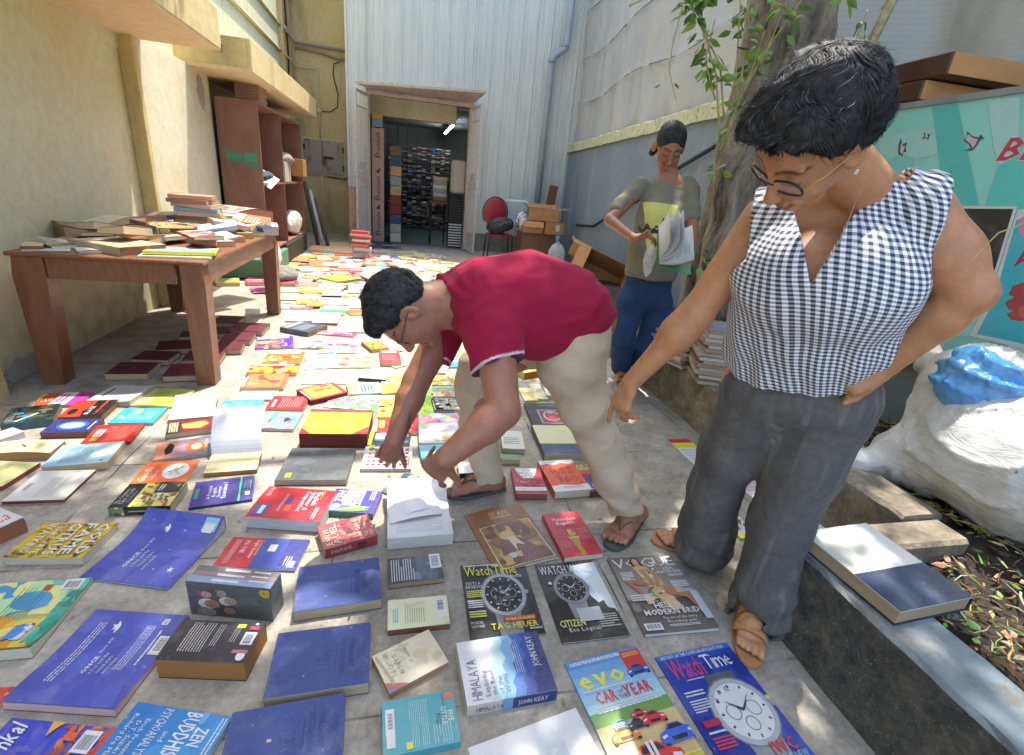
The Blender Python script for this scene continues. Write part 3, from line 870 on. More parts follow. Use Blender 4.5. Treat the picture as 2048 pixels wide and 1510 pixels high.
class Art:
    """flat art in metres on a sheet W x H; u to the right, v down, made of coloured convex pieces in thin layers"""
    def __init__(s,W,H,base):s.W=W;s.H=H;s.P=[];s.n=0;s.base=lin(base)
    def poly(s,pts,c):s.P.append((pts,lin(c),s.n))
    def run(s,ops,rn):
        W,H=s.W,s.H
        for op in ops:
            s.n+=1;k=op[0]
            if k=='r':_,a,b,c,d,col=op;s.poly([(a*W,b*H),(c*W,b*H),(c*W,d*H),(a*W,d*H)],col)
            elif k=='p':
                pts=[(u*W,v*H) for u,v in op[1]]
                if len(pts)>4 or (len(op)>3 and op[3]):
                    tr=tessellate_polygon([[Vector((p[0],p[1],0)) for p in pts]])
                    for t in tr:s.poly([pts[i] for i in t],op[2])
                else:s.poly(pts,op[2])
            elif k in ('e','o'):
                _,cu,cv,ru,rv,col=op[:6];n=20
                pt=[(cu*W+ru*W*cos(2*pi*i/n),cv*H+rv*H*sin(2*pi*i/n)) for i in range(n)]
                if k=='e':s.poly(pt,col)
                else:
                    t=op[6]
                    pi_=[(cu*W+(ru*W-t*W)*cos(2*pi*i/n),cv*H+(rv*H-t*W)*sin(2*pi*i/n)) for i in range(n)]
                    for i in range(n):
                        j=(i+1)% n;s.poly([pt[i],pt[j],pi_[j],pi_[i]],col)
            elif k=='t':   # text, u, v(baseline), cap height/H, colour, options
                _,tx,u,v,hh,col=op[:6];o=op[6] if len(op)>6 else {}
                pl,w=text_polys(tx,o.get('b',0),o.get('sp',.08));S=hh*H;sx=o.get('x',1.0)
                if 'w' in o:sx=o['w']*W/(w*S)
                al=o.get('a','L');dx={'L':0,'C':-w/2,'R':-w}[al]
                ro=radians(o.get('r',0));sk=o.get('k',0)
                for p in pl:
                    q=[]
                    for x,y in p:
                        X=(x+dx)*S*sx+y*S*sk;Y=y*S
                        q.append((u*W+X*cos(ro)+Y*sin(ro),v*H+X*sin(ro)-Y*cos(ro)))
                    s.poly(q,col)
            elif k=='l':   # lines of small print
                _,a,b,c,d,n,col=op[:7];fill=op[7] if len(op)>7 else .5
                for i in range(n):
                    v0=(b+(d-b)*i/n)*H;v1=v0+(d-b)/n*H*fill;x=a*W;end=(c if i % 5 != 4 else a+(c-a)*rn.uniform(.4,.9))*W
                    while x<end:
                        w=rn.uniform(.012,.05)*(c-a)*W*2;x2=min(x+w,end)
                        s.poly([(x,v0),(x2,v0),(x2,v1),(x,v1)],col);x=x2+.007*(c-a)*W*2
            elif k=='b':   # bar code panel
                _,a,b,c,d=op[:5];vert=len(op)>5 and op[5]
                s.poly([(a*W,b*H),(c*W,b*H),(c*W,d*H),(a*W,d*H)],'#f2f2f2');s.n+=1
                t=.12
                while t<.86:
                    w=rn.uniform(.012,.04)
                    if vert:s.poly([((a+(c-a)*.15)*W,(b+(d-b)*t)*H),((a+(c-a)*.8)*W,(b+(d-b)*t)*H),((a+(c-a)*.8)*W,(b+(d-b)*(t+w))*H),((a+(c-a)*.15)*W,(b+(d-b)*(t+w))*H)],'#26262a')
                    else:s.poly([((a+(c-a)*t)*W,(b+(d-b)*.15)*H),((a+(c-a)*(t+w))*W,(b+(d-b)*.15)*H),((a+(c-a)*(t+w))*W,(b+(d-b)*.78)*H),((a+(c-a)*t)*W,(b+(d-b)*.78)*H)],'#26262a')
                    t+=w+rn.uniform(.015,.04)
            elif k=='n':   # soft blotches of paint: n patches in a region, colours
                _,a,b,c,d,n,cols=op[:7];sz=op[7] if len(op)>7 else .12
                for i in range(n):
                    cu=rn.uniform(a,c);cv=rn.uniform(b,d);m=9;r0=sz*rn.uniform(.5,1.2);ph=rn.uniform(0,6);asp=rn.uniform(.5,1.8)
                    pts=[]
                    for j in range(m):
                        an=2*pi*j/m;rr_=r0*rn.uniform(.75,1.1)
                        x=cu+rr_*cos(an)*asp;y=cv+rr_*sin(an)/asp*W/H
                        pts.append((min(max(x,a),c)*W,min(max(y,b),d)*H))
                    s.poly(pts,cols[rn.randrange(len(cols))]);s.n+=.35
            elif k=='g':   # stepped blend from colour to colour, along u ('u') or v
                _,a,b,c,d,c0,c1,n=op[:8];ax=op[8] if len(op)>8 else 'v'
                c0,c1=lin(c0),lin(c1)
                for i in range(n):
                    t=(i+.5)/n;cc=tuple(c0[j]*(1-t)+c1[j]*t for j in range(3))
                    if ax=='v':s.poly([(a*W,(b+(d-b)*i/n)*H),(c*W,(b+(d-b)*i/n)*H),(c*W,(b+(d-b)*(i+1)/n)*H),(a*W,(b+(d-b)*(i+1)/n)*H)],cc)
                    else:s.poly([((a+(c-a)*i/n)*W,b*H),((a+(c-a)*(i+1)/n)*W,b*H),((a+(c-a)*(i+1)/n)*W,d*H),((a+(c-a)*i/n)*W,d*H)],cc)
def clip_half(p,k,val,keep_ge):
    out=[]
    for i in range(len(p)):
        a,b=p[i],p[(i+1)% len(p)]
        ia=(a[k] >= val)==keep_ge;ib=(b[k] >= val)==keep_ge
        if ia:out.append(a)
        if ia != ib:
            t=(val-a[k])/(b[k]-a[k]);out.append((a[0]+(b[0]-a[0])*t,a[1]+(b[1]-a[1])*t))
    return out
def strips(p,k,cuts):
    lo=min(q[k] for q in p);hi=max(q[k] for q in p)
    res=[];cur=p
    for c in cuts:
        if c <= lo+1e-6 or not cur:continue
        if c >= hi-1e-6:break
        a=clip_half(cur,k,c,False);cur=clip_half(cur,k,c,True)
        if len(a)>2:res.append(a)
    if len(cur)>2:res.append(cur)
    return res
BOOKN=[0]
ALLBOOKS=[]
def clipbox(p,W,H):
    if min(q[0] for q in p)<0:p=clip_half(p,0,0,True)
    if p and max(q[0] for q in p)>W:p=clip_half(p,0,W,False)
    if p and min(q[1] for q in p)<0:p=clip_half(p,1,0,True)
    if p and max(q[1] for q in p)>H:p=clip_half(p,1,H,False)
    return p
def make_book(name,loc,ang,W,H,th,base,ops=(),label='',cat='book',kind='pb',curl=None,pages='#e8dcc0',spine=None,spine_ops=(),
              back=None,group='books and magazines spread on the paving',tilt=None,spside='L',tiny=False,parent=None):
    """a closed book lying flat; reading left is -x, reading top is +y. curl=(axis 'u'|'v', fn(t)->lift in m)"""
    BOOKN[0]+=1
    rn=random.Random(BOOKN[0]*13+5)
    basec=lin(base);pg=lin(pages);sp=lin(spine) if spine else basec;bk=lin(back) if back else basec
    hard=kind=='hard'
    ct=.0028 if hard else (.0006 if kind=='mag' else .0009)
    ov=.003 if hard else 0.0
    ax=0;fn=None
    if curl:ax=0 if curl[0]=='u' else 1;fn=curl[1]
    NC=10
    L=(W,H)[ax];cuts=[L*i/NC for i in range(1,NC)]
    def zz(u,v,z):
        return z+(fn((u,v)[ax]/L) if fn else 0)
    def X(u,v,z):return (u-W/2,H/2-v,z)
    art=Art(W,H,basec);art.run(ops,rn)
    m=MB()
    def sheet(z,c,up=True,useful=True):
        ed=[0]+cuts+[L] if fn and useful else [0,L]
        for i in range(len(ed)-1):
            a,b=ed[i],ed[i+1]
            q=[(a,0),(b,0),(b,H),(a,H)] if ax==0 else [(0,a),(W,a),(W,b),(0,b)]
            pts=[X(u,v,zz(u,v,z) if useful else z) for u,v in q]
            m.add(pts if not up else pts[::-1],[(0,1,2,3)],c)
    top=th
    # front cover slab
    sheet(top,basec);sheet(top-ct,basec,False)
    # rim of front cover
    ed=[0]+cuts+[L] if fn else [0,L]
    for i in range(len(ed)-1):
        a,b=ed[i],ed[i+1]
        for w in (0.0,(H if ax==0 else W)):
            q=[((a,w) if ax==0 else (w,a)),((b,w) if ax==0 else (w,b))]
            m.add([X(*q[0],zz(*q[0],top)),X(*q[1],zz(*q[1],top)),X(*q[1],zz(*q[1],top-ct)),X(*q[0],zz(*q[0],top-ct))],[(0,1,2,3)],tuple(min(1,x*.8+.1) for x in basec))
    for w in (0.0,L):
        q=[((w,0) if ax==0 else (0,w)),((w,H) if ax==0 else (W,w))]
        m.add([X(*q[0],zz(*q[0],top)),X(*q[1],zz(*q[1],top)),X(*q[1],zz(*q[1],top-ct)),X(*q[0],zz(*q[0],top-ct))],[(0,1,2,3)],tuple(min(1,x*.8+.1) for x in basec))
    # back cover and spine
    if th>.004:
        m.box(-W/2,W/2,-H/2,H/2,.0004,.0004+ct,bk)
        n=5;sx=-W/2 if spside=='L' else W/2;sg=1 if spside=='L' else-1
        bul=min(.006,th*.18) if hard else .0006
        pr=[]
        for i in range(n+1):
            t=i/n;pr.append((sx-sg*bul*sin(pi*t)*(1 if not hard else .9),.0005+(top+(zz(0 if spside=='L' else W,0,0))-.001)*t))
        vs=[]
        for x,z in pr:vs+=[(x,-H/2,z),(x,H/2,z)]
        m.add(vs,[(2*i,2*i+1,2*i+3,2*i+2) if sg>0 else (2*i,2*i+2,2*i+3,2*i+1) for i in range(n)],sp)
        if spine_ops:
            sa=Art(H,th,sp);sa.run(spine_ops,rn)
            for p,c,lay in sa.P:
                p=clipbox(p,H,th)
                if len(p)<3:continue
                # spine text runs from head to tail; head at v=0
                m.add([(sx-sg*(bul+.0007+.0001*lay),H/2-q[0],th-q[1]) if sg>0 else (sx+bul+.0007+.0001*lay,-H/2+q[0],th-q[1]) for q in p],[tuple(range(len(p)))],c)
    for p,c,lay in art.P:
        p=clipbox(p,W,H)
        if len(p)<3:continue
        for q in (strips(p,ax,cuts) if fn else [p]):
            z=top+.0003+.00012*lay
            pts=[X(u,v,zz(u,v,z)) for u,v in q]
            m.add(pts[::-1],[tuple(range(len(pts)))],c)
    mats=[MAT['cloth_cover'] if kind=='hard' and not ops or kind=='cloth' else MAT['print'],MAT['pages']]
    def pageblock(mm,mi=None):
        i=.003 if hard else (.0008 if th>.012 else .0006)
        sl=.002
        x0,x1=(-W/2+sl,W/2-i) if spside=='L' else (-W/2+i,W/2-sl)
        z0,z1=.0015+ct,top-ct-.0006
        if z1 <= z0:return
        nl=6 if fn and kind != 'lift' else 1
        ed_=[k/nl for k in range(nl+1)]
        for s_ in range(nl):
            a,b=ed_[s_],ed_[s_+1]
            if ax==0:xs=(x0+(x1-x0)*a,x0+(x1-x0)*b);ys=(-H/2+i,H/2-i)
            else:xs=(x0,x1);ys=(H/2-i-(H-2*i)*a,H/2-i-(H-2*i)*b)
            za=z1+(fn(a)*.8 if fn and kind != 'lift' else 0);zb=z1+(fn(b)*.8 if fn and kind != 'lift' else 0)
            if ax==0:vs=[(xs[0],ys[0],z0),(xs[1],ys[0],z0),(xs[1],ys[1],z0),(xs[0],ys[1],z0),(xs[0],ys[0],za),(xs[1],ys[0],zb),(xs[1],ys[1],zb),(xs[0],ys[1],za)]
            else:vs=[(xs[0],ys[1],z0),(xs[1],ys[1],z0),(xs[1],ys[0],z0),(xs[0],ys[0],z0),(xs[0],ys[1],zb),(xs[1],ys[1],zb),(xs[1],ys[0],za),(xs[0],ys[0],za)]
            fs=[(0,3,2,1),(4,5,6,7),(0,1,5,4),(1,2,6,5),(2,3,7,6),(3,0,4,7)]
            if nl>1:
                if ax==0:fs=[fs[i_] for i_ in (0,1,2,4)]+([fs[5]] if s_==0 else [])+([fs[3]] if s_==nl-1 else [])
                else:fs=[fs[i_] for i_ in (0,1,3,5)]+([fs[4]] if s_==0 else [])+([fs[2]] if s_==nl-1 else [])
            mm.add(vs,fs,pg,mi)
    rot=(0,0,ang) if not tilt else (tilt[0],tilt[1],ang)
    if tiny or th<.004:
        if th >= .004:pageblock(m,1)
        o=m.build(name,mats);o.location=loc
        o.rotation_euler=rot
        tag(o,label,cat,group)
    else:
        o=empty(name,loc,label,cat,group);o.rotation_euler=rot
        c_=m.build("cover",mats[:1],o)
        pm=MB();pageblock(pm);
        if pm.v:pm.build("pages",[MAT['pages']],o)
    ALLBOOKS.append(o)
    return o
CROPS={'f':(0,0,1),'a':(0,750,3.657),'b':(0,1100,3.657),'c':(400,750,3.657),'d':(480,1100,3.683),'e':(880,1100,2.695),
         'g':(900,700,3.413),'h':(480,640,4.876),'i':(440,480,6.024),'j':(400,460,4.082),'k':(940,660,6.827),'m':(700,470,2.323),
         'n':(700,780,6.292),'t':(280,360,7.314),'s':(0,420,6.827),'v':(0,380,3.595),'w':(1200,860,3.019)}
def quadfit(cr,q,z):
    ox,oy,s=CROPS[cr]
    v=[float(x) for x in q.replace(',',' ').split()]
    P=[at(ox+v[2*i]/s,oy+v[2*i+1]/s,z) for i in range(4)]
    c=(P[0]+P[1]+P[2]+P[3])/4
    u=((P[1]-P[0])+(P[2]-P[3]))/2;w=((P[3]-P[0])+(P[2]-P[1]))/2
    # best right-angled frame
    au=atan2(u.y,u.x);aw=atan2(w.y,w.x)+pi/2
    d=(aw-au+pi)% (2*pi)-pi
    ang=au+d/2
    return c,ang,u.length,w.length
TURN={'n':0,'u':1,'d':3,'x':2}
def B(cr,q,th,base,ops=(),label='',turn='n',z=0.0,name=None,**k):
    """q: picture corners of the top face, clockwise from its upper left; turn: the way the print reads
       (n = upright, u = reads up the picture, d = reads down, x = upside down); z: height of what it lies on"""
    v=q.replace(',',' ').split();pts=[v[2*i]+' '+v[2*i+1] for i in range(4)]
    r={'n':0,'u':3,'d':1,'x':2}[turn]
    pts=pts[r:]+pts[:r]
    c,ang,W,H=quadfit(cr,' '.join(pts),z+th)
    c=Vector((c.x,c.y,z))
    kind=k.get('kind','pb');k.setdefault('spside','R' if turn=='u' and 'spine' not in k else 'L')
    nm=name or ('magazine' if kind=='mag' else 'book')
    return make_book(nm,c,ang,W,H,th,base,ops,label,cat='magazine' if kind=='mag' else 'book',**k)
def lift(a,p=3):return lambda t:a*t**p
def liftL(a,p=3):return lambda t:a*(1-t)**p
def wave(a,b=0.0):return lambda t:a*sin(pi*t)+b*t*t
# ================================================================ NEAR BOOKS AND MAGAZINES
W_,K_='#f2f2ee','#1d1f24'
def watch(cu,cv,r,asp,face,rim,ink='#222',sub=True):
    """a printed wrist watch; asp = W/H so that it stays round"""
    o=[('p',[(cu-r*.55,cv-r*asp*1.3),(cu+r*.55,cv-r*asp*1.3),(cu+r*.62,cv-r*asp*.7),(cu-r*.62,cv-r*asp*.7)],'#55585c'),
         ('p',[(cu-r*.62,cv+r*asp*.7),(cu+r*.62,cv+r*asp*.7),(cu+r*.5,cv+r*asp*2.0),(cu-r*.5,cv+r*asp*2.0)],'#8b8e92'),
         ('e',cu,cv,r*1.12,r*1.12*asp,'#707479'),('e',cu,cv,r*1.06,r*1.06*asp,rim),('e',cu,cv,r*.9,r*.9*asp,face)]
    for i in range(12):
        a=2*pi*i/12;x,y=sin(a),-cos(a)
        o.append(('p',[(cu+x*r*.74-y*r*.03,cv+(y*r*.74+x*r*.03)*asp),(cu+x*r*.84-y*r*.03,cv+(y*r*.84+x*r*.03)*asp),(cu+x*r*.84+y*r*.03,cv+(y*r*.84-x*r*.03)*asp),(cu+x*r*.74+y*r*.03,cv+(y*r*.74-x*r*.03)*asp)],ink))
    if sub:
        for dx,dy,rr_ in ((-.38,0,.24),(.38,0,.24),(0,.42,.22)):
            o+=[('o',cu+dx*r,cv+dy*r*asp,rr_*r,rr_*r*asp,ink,.006)]
    for a,l,w in ((radians(-52),.62,.05),(radians(48),.72,.035)):
        x,y=sin(a),-cos(a)
        o.append(('p',[(cu-y*r*w,cv+x*r*w*asp),(cu+x*r*l,cv+y*r*l*asp),(cu+y*r*w,cv-x*r*w*asp)],ink))
    o.append(('e',cu+r*1.12,cv,r*.1,r*.1*asp,'#9a9da0'))
    return o
def car(cu,cv,s,asp,col,glass='#23262c'):
    P=lambda L:[(cu+x*s,cv+y*s*asp) for x,y in L]
    return [('p',P([(-1,.15),(-.92,-.12),(-.55,-.25),(-.3,-.52),(.3,-.52),(.55,-.25),(.92,-.12),(1,.15),(.95,.42),(-.95,.42)]),col),
            ('p',P([(-.46,-.24),(-.26,-.46),(.26,-.46),(.46,-.24)]),glass),
            ('p',P([(-.45,.12),(.45,.12),(.38,.34),(-.38,.34)]),'#1b1c20'),
            ('p',P([(-.9,.02),(-.6,-.06),(-.58,.06),(-.86,.14)]),'#e9eef2'),('p',P([(.9,.02),(.6,-.06),(.58,.06),(.86,.14)]),'#e9eef2'),
            ('p',P([(-.95,.36),(-.68,.36),(-.68,.52),(-.93,.52)]),'#17181b'),('p',P([(.95,.36),(.68,.36),(.68,.52),(.93,.52)]),'#17181b')]
G_='magazines set out in the near rows'
B('f','1218 1119 1345 1108 1430 1255 1290 1272',.012,'#77706b',[
  ('g',0,0,1,.6,'#6d6762','#9b948c',10),('g',0,.6,1,1,'#4c4642','#6f655d',6),('r',0,.62,.45,.8,'#5b514b'),('n',.0,.6,.4,.78,8,['#8a7f75','#6f6259','#a39486'],.06),
  ('t','VOGUE',.03,.165,.135,'#e9e7e2',{'w':.93,'sp':.03}),('t','INDIA',.3,.19,.016,'#e9e7e2'),
  ('p',[(.28,.09),(.34,.02),(.43,.03),(.46,.10),(.50,.26),(.46,.30),(.40,.16),(.36,.18),(.31,.16)],'#2a211d'),
  ('e',.375,.085,.045,.05,'#c99a7c'),('p',[(.35,.12),(.42,.12),(.43,.16),(.34,.16)],'#c08e70'),
  ('p',[(.30,.155),(.48,.155),(.60,.27),(.62,.44),(.66,.62),(.56,.70),(.44,.66),(.38,.44),(.34,.30)],'#c7ac78'),
  ('n',.33,.18,.6,.66,60,['#7c5f38','#dcc795','#a88752','#efe0b6'],.022),
  ('p',[(.33,.36),(.10,.33),(.08,.37),(.20,.53),(.27,.60),(.30,.58),(.22,.47),(.17,.40),(.36,.44)],'#a86c48'),
  ('p',[(.58,.44),(.86,.54),(.90,.58),(.97,.80),(.92,.81),(.82,.62),(.56,.55)],'#b47650'),
  ('p',[(.36,.20),(.42,.22),(.50,.42),(.44,.46)],'#b27f5f'),('p',[(.54,.24),(.60,.30),(.54,.46),(.49,.45)],'#b27f5f'),
  ('p',[(.22,.56),(.32,.56),(.34,.66),(.24,.68)],'#d8b98d'),('p',[(.44,.60),(.62,.58),(.70,.76),(.50,.76)],'#d3b585'),
  ('t','LISA',.88,.235,.04,W_,{'a':'R','b':1}),('t','HAYDON',.96,.285,.04,W_,{'a':'R','b':1}),('l',.74,.30,.97,.34,3,W_),
  ('l',.06,.24,.24,.36,6,W_,.6),('l',.72,.40,.96,.56,7,W_,.6),('l',.04,.55,.36,.64,3,W_,.6),
  ('t','HELLO,',.50,.73,.062,W_,{'a':'C','b':1}),('t','MODERN BRIDE',.53,.81,.062,W_,{'a':'C','w':.82,'b':1}),
  ('t','The art of the party',.56,.865,.028,W_,{'a':'C'}),('t','The makeup guide',.56,.91,.028,W_,{'a':'C'}),('l',.36,.93,.78,.96,2,W_),
  ('b',.03,.90,.26,.98),('r',.9,.55,1,.9,'#b9c4cc')],'glossy fashion magazine with a seated woman in a patterned dress, by the sandalled foot',kind='mag',group=G_,pages='#d9d9d6',curl=('u',wave(.0,.004)))
B('f','1070 1130 1185 1121 1260 1270 1125 1287',.006,'#1b1c1e',[
  ('p',[(.56,.06),(1,.02),(1,.72),(.90,.66),(.80,.62),(.70,.50),(.66,.36),(.52,.26)],'#b7c9e6'),('p',[(.72,.30),(1,.18),(1,.70),(.84,.60)],'#cfdcf0'),
  ('p',[(.74,.60),(.86,.56),(.88,.66),(.98,.68),(1,.78),(.7,.72)],'#2a2c2e'),
  ]+watch(.44,.37,.25,.76,'#24272a','#8a8d90','#dfe2e4')+[('r',.38,.64,.74,.80,'#b9bcbe'),
  ('t','WATCH WORLD',.03,.17,.12,'#dfe0e0',{'w':.90,'sp':.06}),('e',.13,.29,.03,.02,W_),
  ('t','CITIZEN',.05,.845,.075,'#ecd884',{'w':.38,'b':1}),('t','Eco Logical',.16,.905,.045,W_,{'w':.46}),('l',.64,.74,.94,.9,6,'#cfd2c8',.4)],
  'black watch magazine with a silver steel watch and pale blue mountain shape',kind='mag',group=G_,pages='#cfcfcc')
B('f','915 1130 1045 1124 1097 1271 948 1277',.007,'#25282b',[
  ('r',0,0,1,.03,'#34393d'),('l',.04,.01,.6,.04,1,W_,.7)]+watch(.56,.46,.30,.9,'#202326','#a7abad','#cfd2d2')+[
  ('n',.4,.36,.8,.62,26,['#4b4f52','#8b8f92','#17191b','#b9bcbe'],.03),
  ('t','Watch',.04,.19,.14,'#e6e24b',{'w':.42,'sp':.03}),('t','Time',.47,.19,.14,'#e6e24b',{'w':.36,'sp':.03}),('t','India',.72,.25,.05,W_),
  ('t','TESTS &',.03,.32,.038,W_,{'w':.22}),('t','REVIEWS',.03,.37,.038,W_,{'w':.25}),('l',.03,.40,.26,.50,4,'#dfe06a',.6),('l',.03,.53,.24,.64,4,W_,.6),('l',.03,.67,.26,.76,3,'#dfe06a',.6),
  ('t','MUSICAL',.03,.83,.03,W_,{'w':.17}),('t','WATCHES',.03,.875,.03,W_,{'w':.18}),
  ('r',.48,.775,.92,.83,'#c83a2a'),('t','WORLD EXCLUSIVE',.50,.82,.03,'#f2e16b',{'w':.4,'b':1}),('t','TAG HEUER',.29,.915,.07,'#e6e24b',{'w':.64,'b':1}),('l',.8,.93,.97,.96,1,W_)],
  'plastic wrapped black watch magazine with a yellow title and skeleton dial',kind='mag',group=G_,pages='#c9ccc9')
B('f','934 1034 1041 1004 1112 1117 990 1147',.006,'#8d5a33',[
  ('t','SPAN',.36,.15,.075,'#dba552',{'w':.32,'b':1}),('l',.36,.17,.72,.21,2,'#d9b48a'),('r',.10,.30,.96,.985,'#e6d6b4'),('r',.115,.31,.945,.975,'#a07a3c'),
  ('g',.115,.31,.945,.6,'#8b6a2f','#c1974a',5,'u'),('n',.115,.31,.945,.975,46,['#8a5b34','#a9783c','#6f4631','#c79b55','#91713b','#5f3d2c'],.13),
  ('p',[(.2,.97),(.26,.62),(.42,.52),(.62,.60),(.80,.80),(.86,.97)],'#6c3f34'),('e',.44,.52,.12,.075,'#cda566'),('p',[(.42,.56),(.54,.56),(.62,.72),(.50,.68),(.46,.80)],'#d8c39c'),
  ('n',.15,.8,.5,.975,8,['#b9c2c4','#8f5a46','#c9a65a'],.07)],'brown magazine with a framed golden painting of a veiled woman',kind='mag',group=G_,curl=('u',wave(.006,.006)))
B('f','1087 1028 1158 1022 1202 1104 1128 1119',.024,'#c22539',[
  ('t','Malevolent',.5,.20,.075,'#f3eee6',{'a':'C','w':.64}),('t','Republic',.5,.30,.075,'#f3eee6',{'a':'C','w':.52}),('l',.3,.33,.75,.37,2,'#a11a2c',.5),
  ('p',[(.46,.98),(.43,.80),(.40,.70),(.36,.62),(.62,.62),(.60,.70),(.56,.80),(.60,.98)],'#b88e3a'),('r',.36,.585,.64,.625,'#d9b765'),('e',.5,.52,.10,.055,'#c79f48'),('e',.46,.46,.05,.045,'#d9b765'),('e',.54,.47,.05,.04,'#a57c30'),
  ('l',.06,.42,.34,.62,6,'#de8a8a',.35),('l',.66,.42,.95,.68,8,'#de8a8a',.35),('l',.06,.70,.34,.84,4,'#de8a8a',.35)],'red paperback with a golden lion capital drawing',pages='#dcd0b8')
B('f','1079 921 1142 920 1183 977 1107 987',.036,'#e0562f',[
  ('p',[(0,0),(1,0),(1,.10),(.86,.15),(.62,.10),(.4,.16),(.2,.11),(0,.15)],W_),('t','RATAN SHARDA',.14,.085,.035,'#5577aa',{'w':.7}),
  ('t','RSS',.20,.46,.22,'#8e3a20',{'w':.64}),('t','360',.26,.73,.22,'#8e3a20',{'w':.58}),('e',.86,.77,.06,.03,'#a62b3a'),
  ('p',[(0,.83),(.3,.80),(.7,.84),(1,.80),(1,1),(0,1)],W_),('l',.3,.86,.85,.93,2,'#6a7fae',.5)],'orange and white paperback with large brown numerals',pages='#e6dcc0')
B('f','1028 938 1084 936 1089 985 1027 990',.030,'#a8283f',[
  ('p',[(.12,0),(.88,0),(.80,.22),(.66,.40),(.34,.40),(.2,.22)],'#efecec'),('t','OUR',.36,.14,.09,'#8a3140',{'w':.28}),('t','IMPOSSIBLE',.22,.24,.07,'#5f4a4c',{'w':.6}),('t','LOVE',.33,.35,.09,'#5f4a4c',{'w':.36}),
  ('n',.05,.42,.95,.72,16,['#7c1a2e','#c2667a','#8f2036'],.1),('r',0,.76,1,.90,'#f0e6e2'),('t','DURJOY DATTA',.08,.86,.06,'#b64458',{'w':.84})],'crimson paperback with white heart shaped blot',pages='#8a5b4a')
B('f','1147 926 1188 923 1222 978 1178 986',.030,'#5a3f6c',[
  ('r',0,0,1,.32,'#77703a'),('t','ASK THE',.1,.18,.09,'#d9cf8a',{'w':.8}),('t','NIGHT',.1,.28,.09,'#d9cf8a',{'w':.7}),('p',[(0,.32),(1,.26),(1,.5),(0,.42)],'#c9432f'),('r',0,.52,1,1,'#4b3a74'),('t','LLETT',.1,.92,.16,'#e9e4da',{'w':.85})],'olive red and purple paperback half under the trouser leg',pages='#7c4a32')
B('f','1065 851 1141 850 1170 908 1089 908',.034,'#ece2ae',[('r',0,.66,1,1,'#3c4a6c'),('n',0,0,1,.6,5,['#e6dba6','#f0e8bc'],.2)],'cream and navy two tone hardback between the man\'s legs',kind='hard',pages='#d9cfae',spine='#3a4052')
B('f','1056 808 1128 806 1149 853 1062 855',.02,'#3b3d40',[
  ('t','COLLECTION',.3,.12,.035,W_,{'w':.4}),('r',.24,.30,.84,.86,W_),('r',.26,.32,.82,.84,'#7b4a5c'),('e',.54,.62,.22,.18,'#c23a44'),('o',.54,.55,.2,.2,'#e0dfe2',.03),('e',.54,.64,.1,.07,'#e46a6a'),('e',.54,.40,.08,.06,'#a8adb2')],'charcoal hardback with a framed red gemstone picture',kind='hard',pages='#c9c9c4')
B('f','1137 871 1165 862 1195 912 1166 926',.012,'#b9d4e6',[('r',.1,.05,.5,.4,'#f2e03c'),('r',0,.6,1,.7,'#6f9dc4')],'pale blue booklet showing beside the khaki knee',kind='mag')
B('f','1340 880 1387 877 1430 935 1400 944',.008,'#eceeee',[('r',0,0,1,.13,'#c92a2a'),('r',0,.13,1,.30,'#efd53a'),('l',.1,.36,.9,.9,6,'#b9bec4',.4)],'white magazine with red and yellow bands by the kerb',kind='mag')
B('f','1640 880 1685 872 1720 905 1650 908',.006,'#5ea9c9',[('n',0,0,1,1,16,['#7cc4dc','#d8d06a','#3f7fa8','#8fc36a'],.15)],'pale blue booklet on the leaf litter behind the dark trousers',kind='mag',z=.245,group=None)
B('f','1468 955 1500 948 1530 985 1505 1003',.03,'#e9e6e6',[('l',.1,.1,.9,.9,9,'#c98aa0',.5),('r',0,0,1,.2,'#c65a82')],'white book with pink heading seen between the dark trouser legs',pages='#d0cbc2')
B('f','1455 1035 1482 1028 1500 1066 1478 1084',.012,'#e8e4dc',[('r',0,.8,1,1,'#e6d23c'),('n',.1,.1,.9,.7,10,['#b23b3b','#5a6b8c','#e0c9a0'],.15)],'magazine with a yellow edge behind the dark trouser leg',kind='mag')
